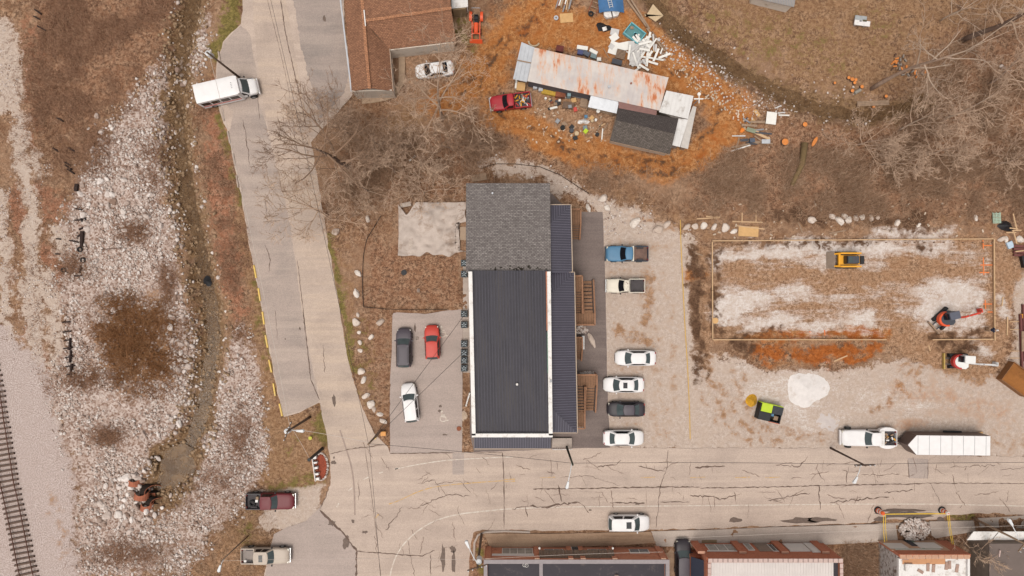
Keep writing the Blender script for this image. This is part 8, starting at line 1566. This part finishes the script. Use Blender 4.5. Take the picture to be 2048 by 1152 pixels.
o = MB().prism([(.22*math.cos(a)-.22*0, .62*math.sin(a)) for a in [k*.524 for k in range(12)]], 0, .08).build('stump', CUT); o.location = (*W(1625, 285), gz(1625, 285)+.45); o.rotation_euler = (.4, .2, -.3); tag(o, 'tall orange split face of a cut trunk right of the large stump', 'stump')
for k, (x, y, rr_) in enumerate(((1702, 160, .24), (1709, 161, .2), (1707, 167, .2), (1721, 175, .22), (1702, 183, .22), (1695, 157, .2), (1666, 168, .16), (1769, 194, .2))): roundlog(x, y, rr_, .35, 'orange log round cut beside the leaning tree' if k < 6 else ('small lone log round left of the others' if k == 6 else 'reddish log round beside the footbridge'), 'log rounds by the leaning tree' if k < 6 else None)
o = MB().tube([(-.35, -.2, .2), (.35, .2, .2)], .2, 10).build('log', M('grey_log', C(156, 148, 138), .9, .15)); o.location = (*W(1713, 184), gz(1713, 184)); tag(o, 'grey log lying beside the orange log rounds', 'log')
FW = [BK, CUT, M('grey_split', C(150, 138, 128), .9, .2)]
for k in range(44):
    if k < 26: px, py = r.gauss(1796, 9), r.gauss(128, 9)
    else: px, py = r.gauss(1822, 11), r.gauss(144, 5)
    o = MB().prism([(-.2, 0), (.2, -.05), (.22, .12), (-.18, .15)], 0, .18).build('firewood', FW[k % 3]); o.location = (*W(px, py), gz(px, py)+.05+.1*r.random()); o.rotation_euler = (r.uniform(-.3, .3), r.uniform(-.3, .3), r.uniform(0, 6)); tag(o, 'split firewood piece in the %s pile under the leaning tree' % ('left' if k < 26 else 'right'), 'firewood', 'firewood pile %s' % ('left' if k < 26 else 'right'))
t = thing('footbridge', 'grey plank footbridge over the muddy creek', 'bridge', (*W(1745, 207), gz(1745, 207)+.35), .04)
for k in range(3): MB().box(-1.9, 1.9, -.3+k*.2, -.12+k*.2, 0, .08).build('plank', OLDWOOD, t)
MB().box(-.1, .2, -.55, -.35, -.1, .1).build('block', CUT, t)
t = thing('picnic_table', 'white slab table with benches on the northern lawn', 'table', (*W(1718, 47), gz(1718, 47)), -.12)
MB().box(-.85, .55, .1, .65, .5, .62).build('bench', M('weathered_slab', C(168, 170, 172), .8, .15), t); MB().box(-.9, .95, -.55, .05, .62, .74).build('top', WHITE, t)
for x in (-.6, .5): MB().box(x-.1, x+.1, -.45, .55, 0, .5).build('leg', CONC, t)
MB().box(-.35, -.1, -.1, 0, .74, .8).build('scrap', BLK, t); MB().box(.05, .5, -.05, .15, .63, .8).build('scrap', M('moss_scrap', C(90, 84, 60), .9, .2), t)
t = thing('shed', 'grey ribbed roof edge at the top of the northern lawn', 'shed', (*W(1560, -20), 0)); rs = [R3(1508, -60, 2.6), R3(1600, -50, 2.6), R3(1588, 14, 2.3), R3(1506, -4, 2.3)]; o = MB().slab(rs, .08).build('roof', M('grey_tin', C(156, 148, 144), .6, .12), t, world=True); seam_face(rs, (.15, -1), .3, .05, .04, STEEL, o); MB().prism([W(1512, -58, 2), W(1595, -48, 2), W(1584, 12, 2), W(1510, -6, 2)], 0, 2.2).build('wall', HW, t, world=True)
for k, (x, y) in enumerate(((2005, 136), (2002, 132))): o = link('stone', VAR[k+3]); o.location = (*W(x, y), gz(x, y)+.2); o.scale = (.3, .28, .25); tag(o, 'pale stone in the thicket at the right edge, %s one' % ('lower', 'upper')[k], 'rock')
# litter, scraps
lit = MB()
for k in range(240):
    if k < 120: px, py = r.gauss(1430, 60), 0; py = 120+(px-1330)*.72+r.gauss(0, 14)
    elif k < 180: px, py = r.uniform(1050, 1230), r.uniform(200, 290)
    else: px, py = r.uniform(1380, 2000), r.uniform(400, 480)
    x, y = W(px, py); lit.obox(x, y, gz(px, py)+.03, gz(px, py)+.1, r.uniform(.1, .4), r.uniform(.06, .2), r.uniform(0, 3))
o = lit.build('litter', M('pale_litter', C(206, 186, 166), .85, .3, .8)); o['kind'] = 'stuff'; o['label'] = 'small pale scraps strewn along the creek bank, yard and slope'
o = loose('plastic_scrap', 'small white scrap in the undergrowth north of the tarpaulin', 'scrap', 825, 317, 1.0, .2, .1, .7, WB); o = loose('drain_grate', 'two brown drain grates in the pavement before the brick shop', 'grate', 1418, 1084, 1.8, .6, .02, .02, M('grate_brown', C(140, 118, 92), .8, .2)); o.location.z = .13
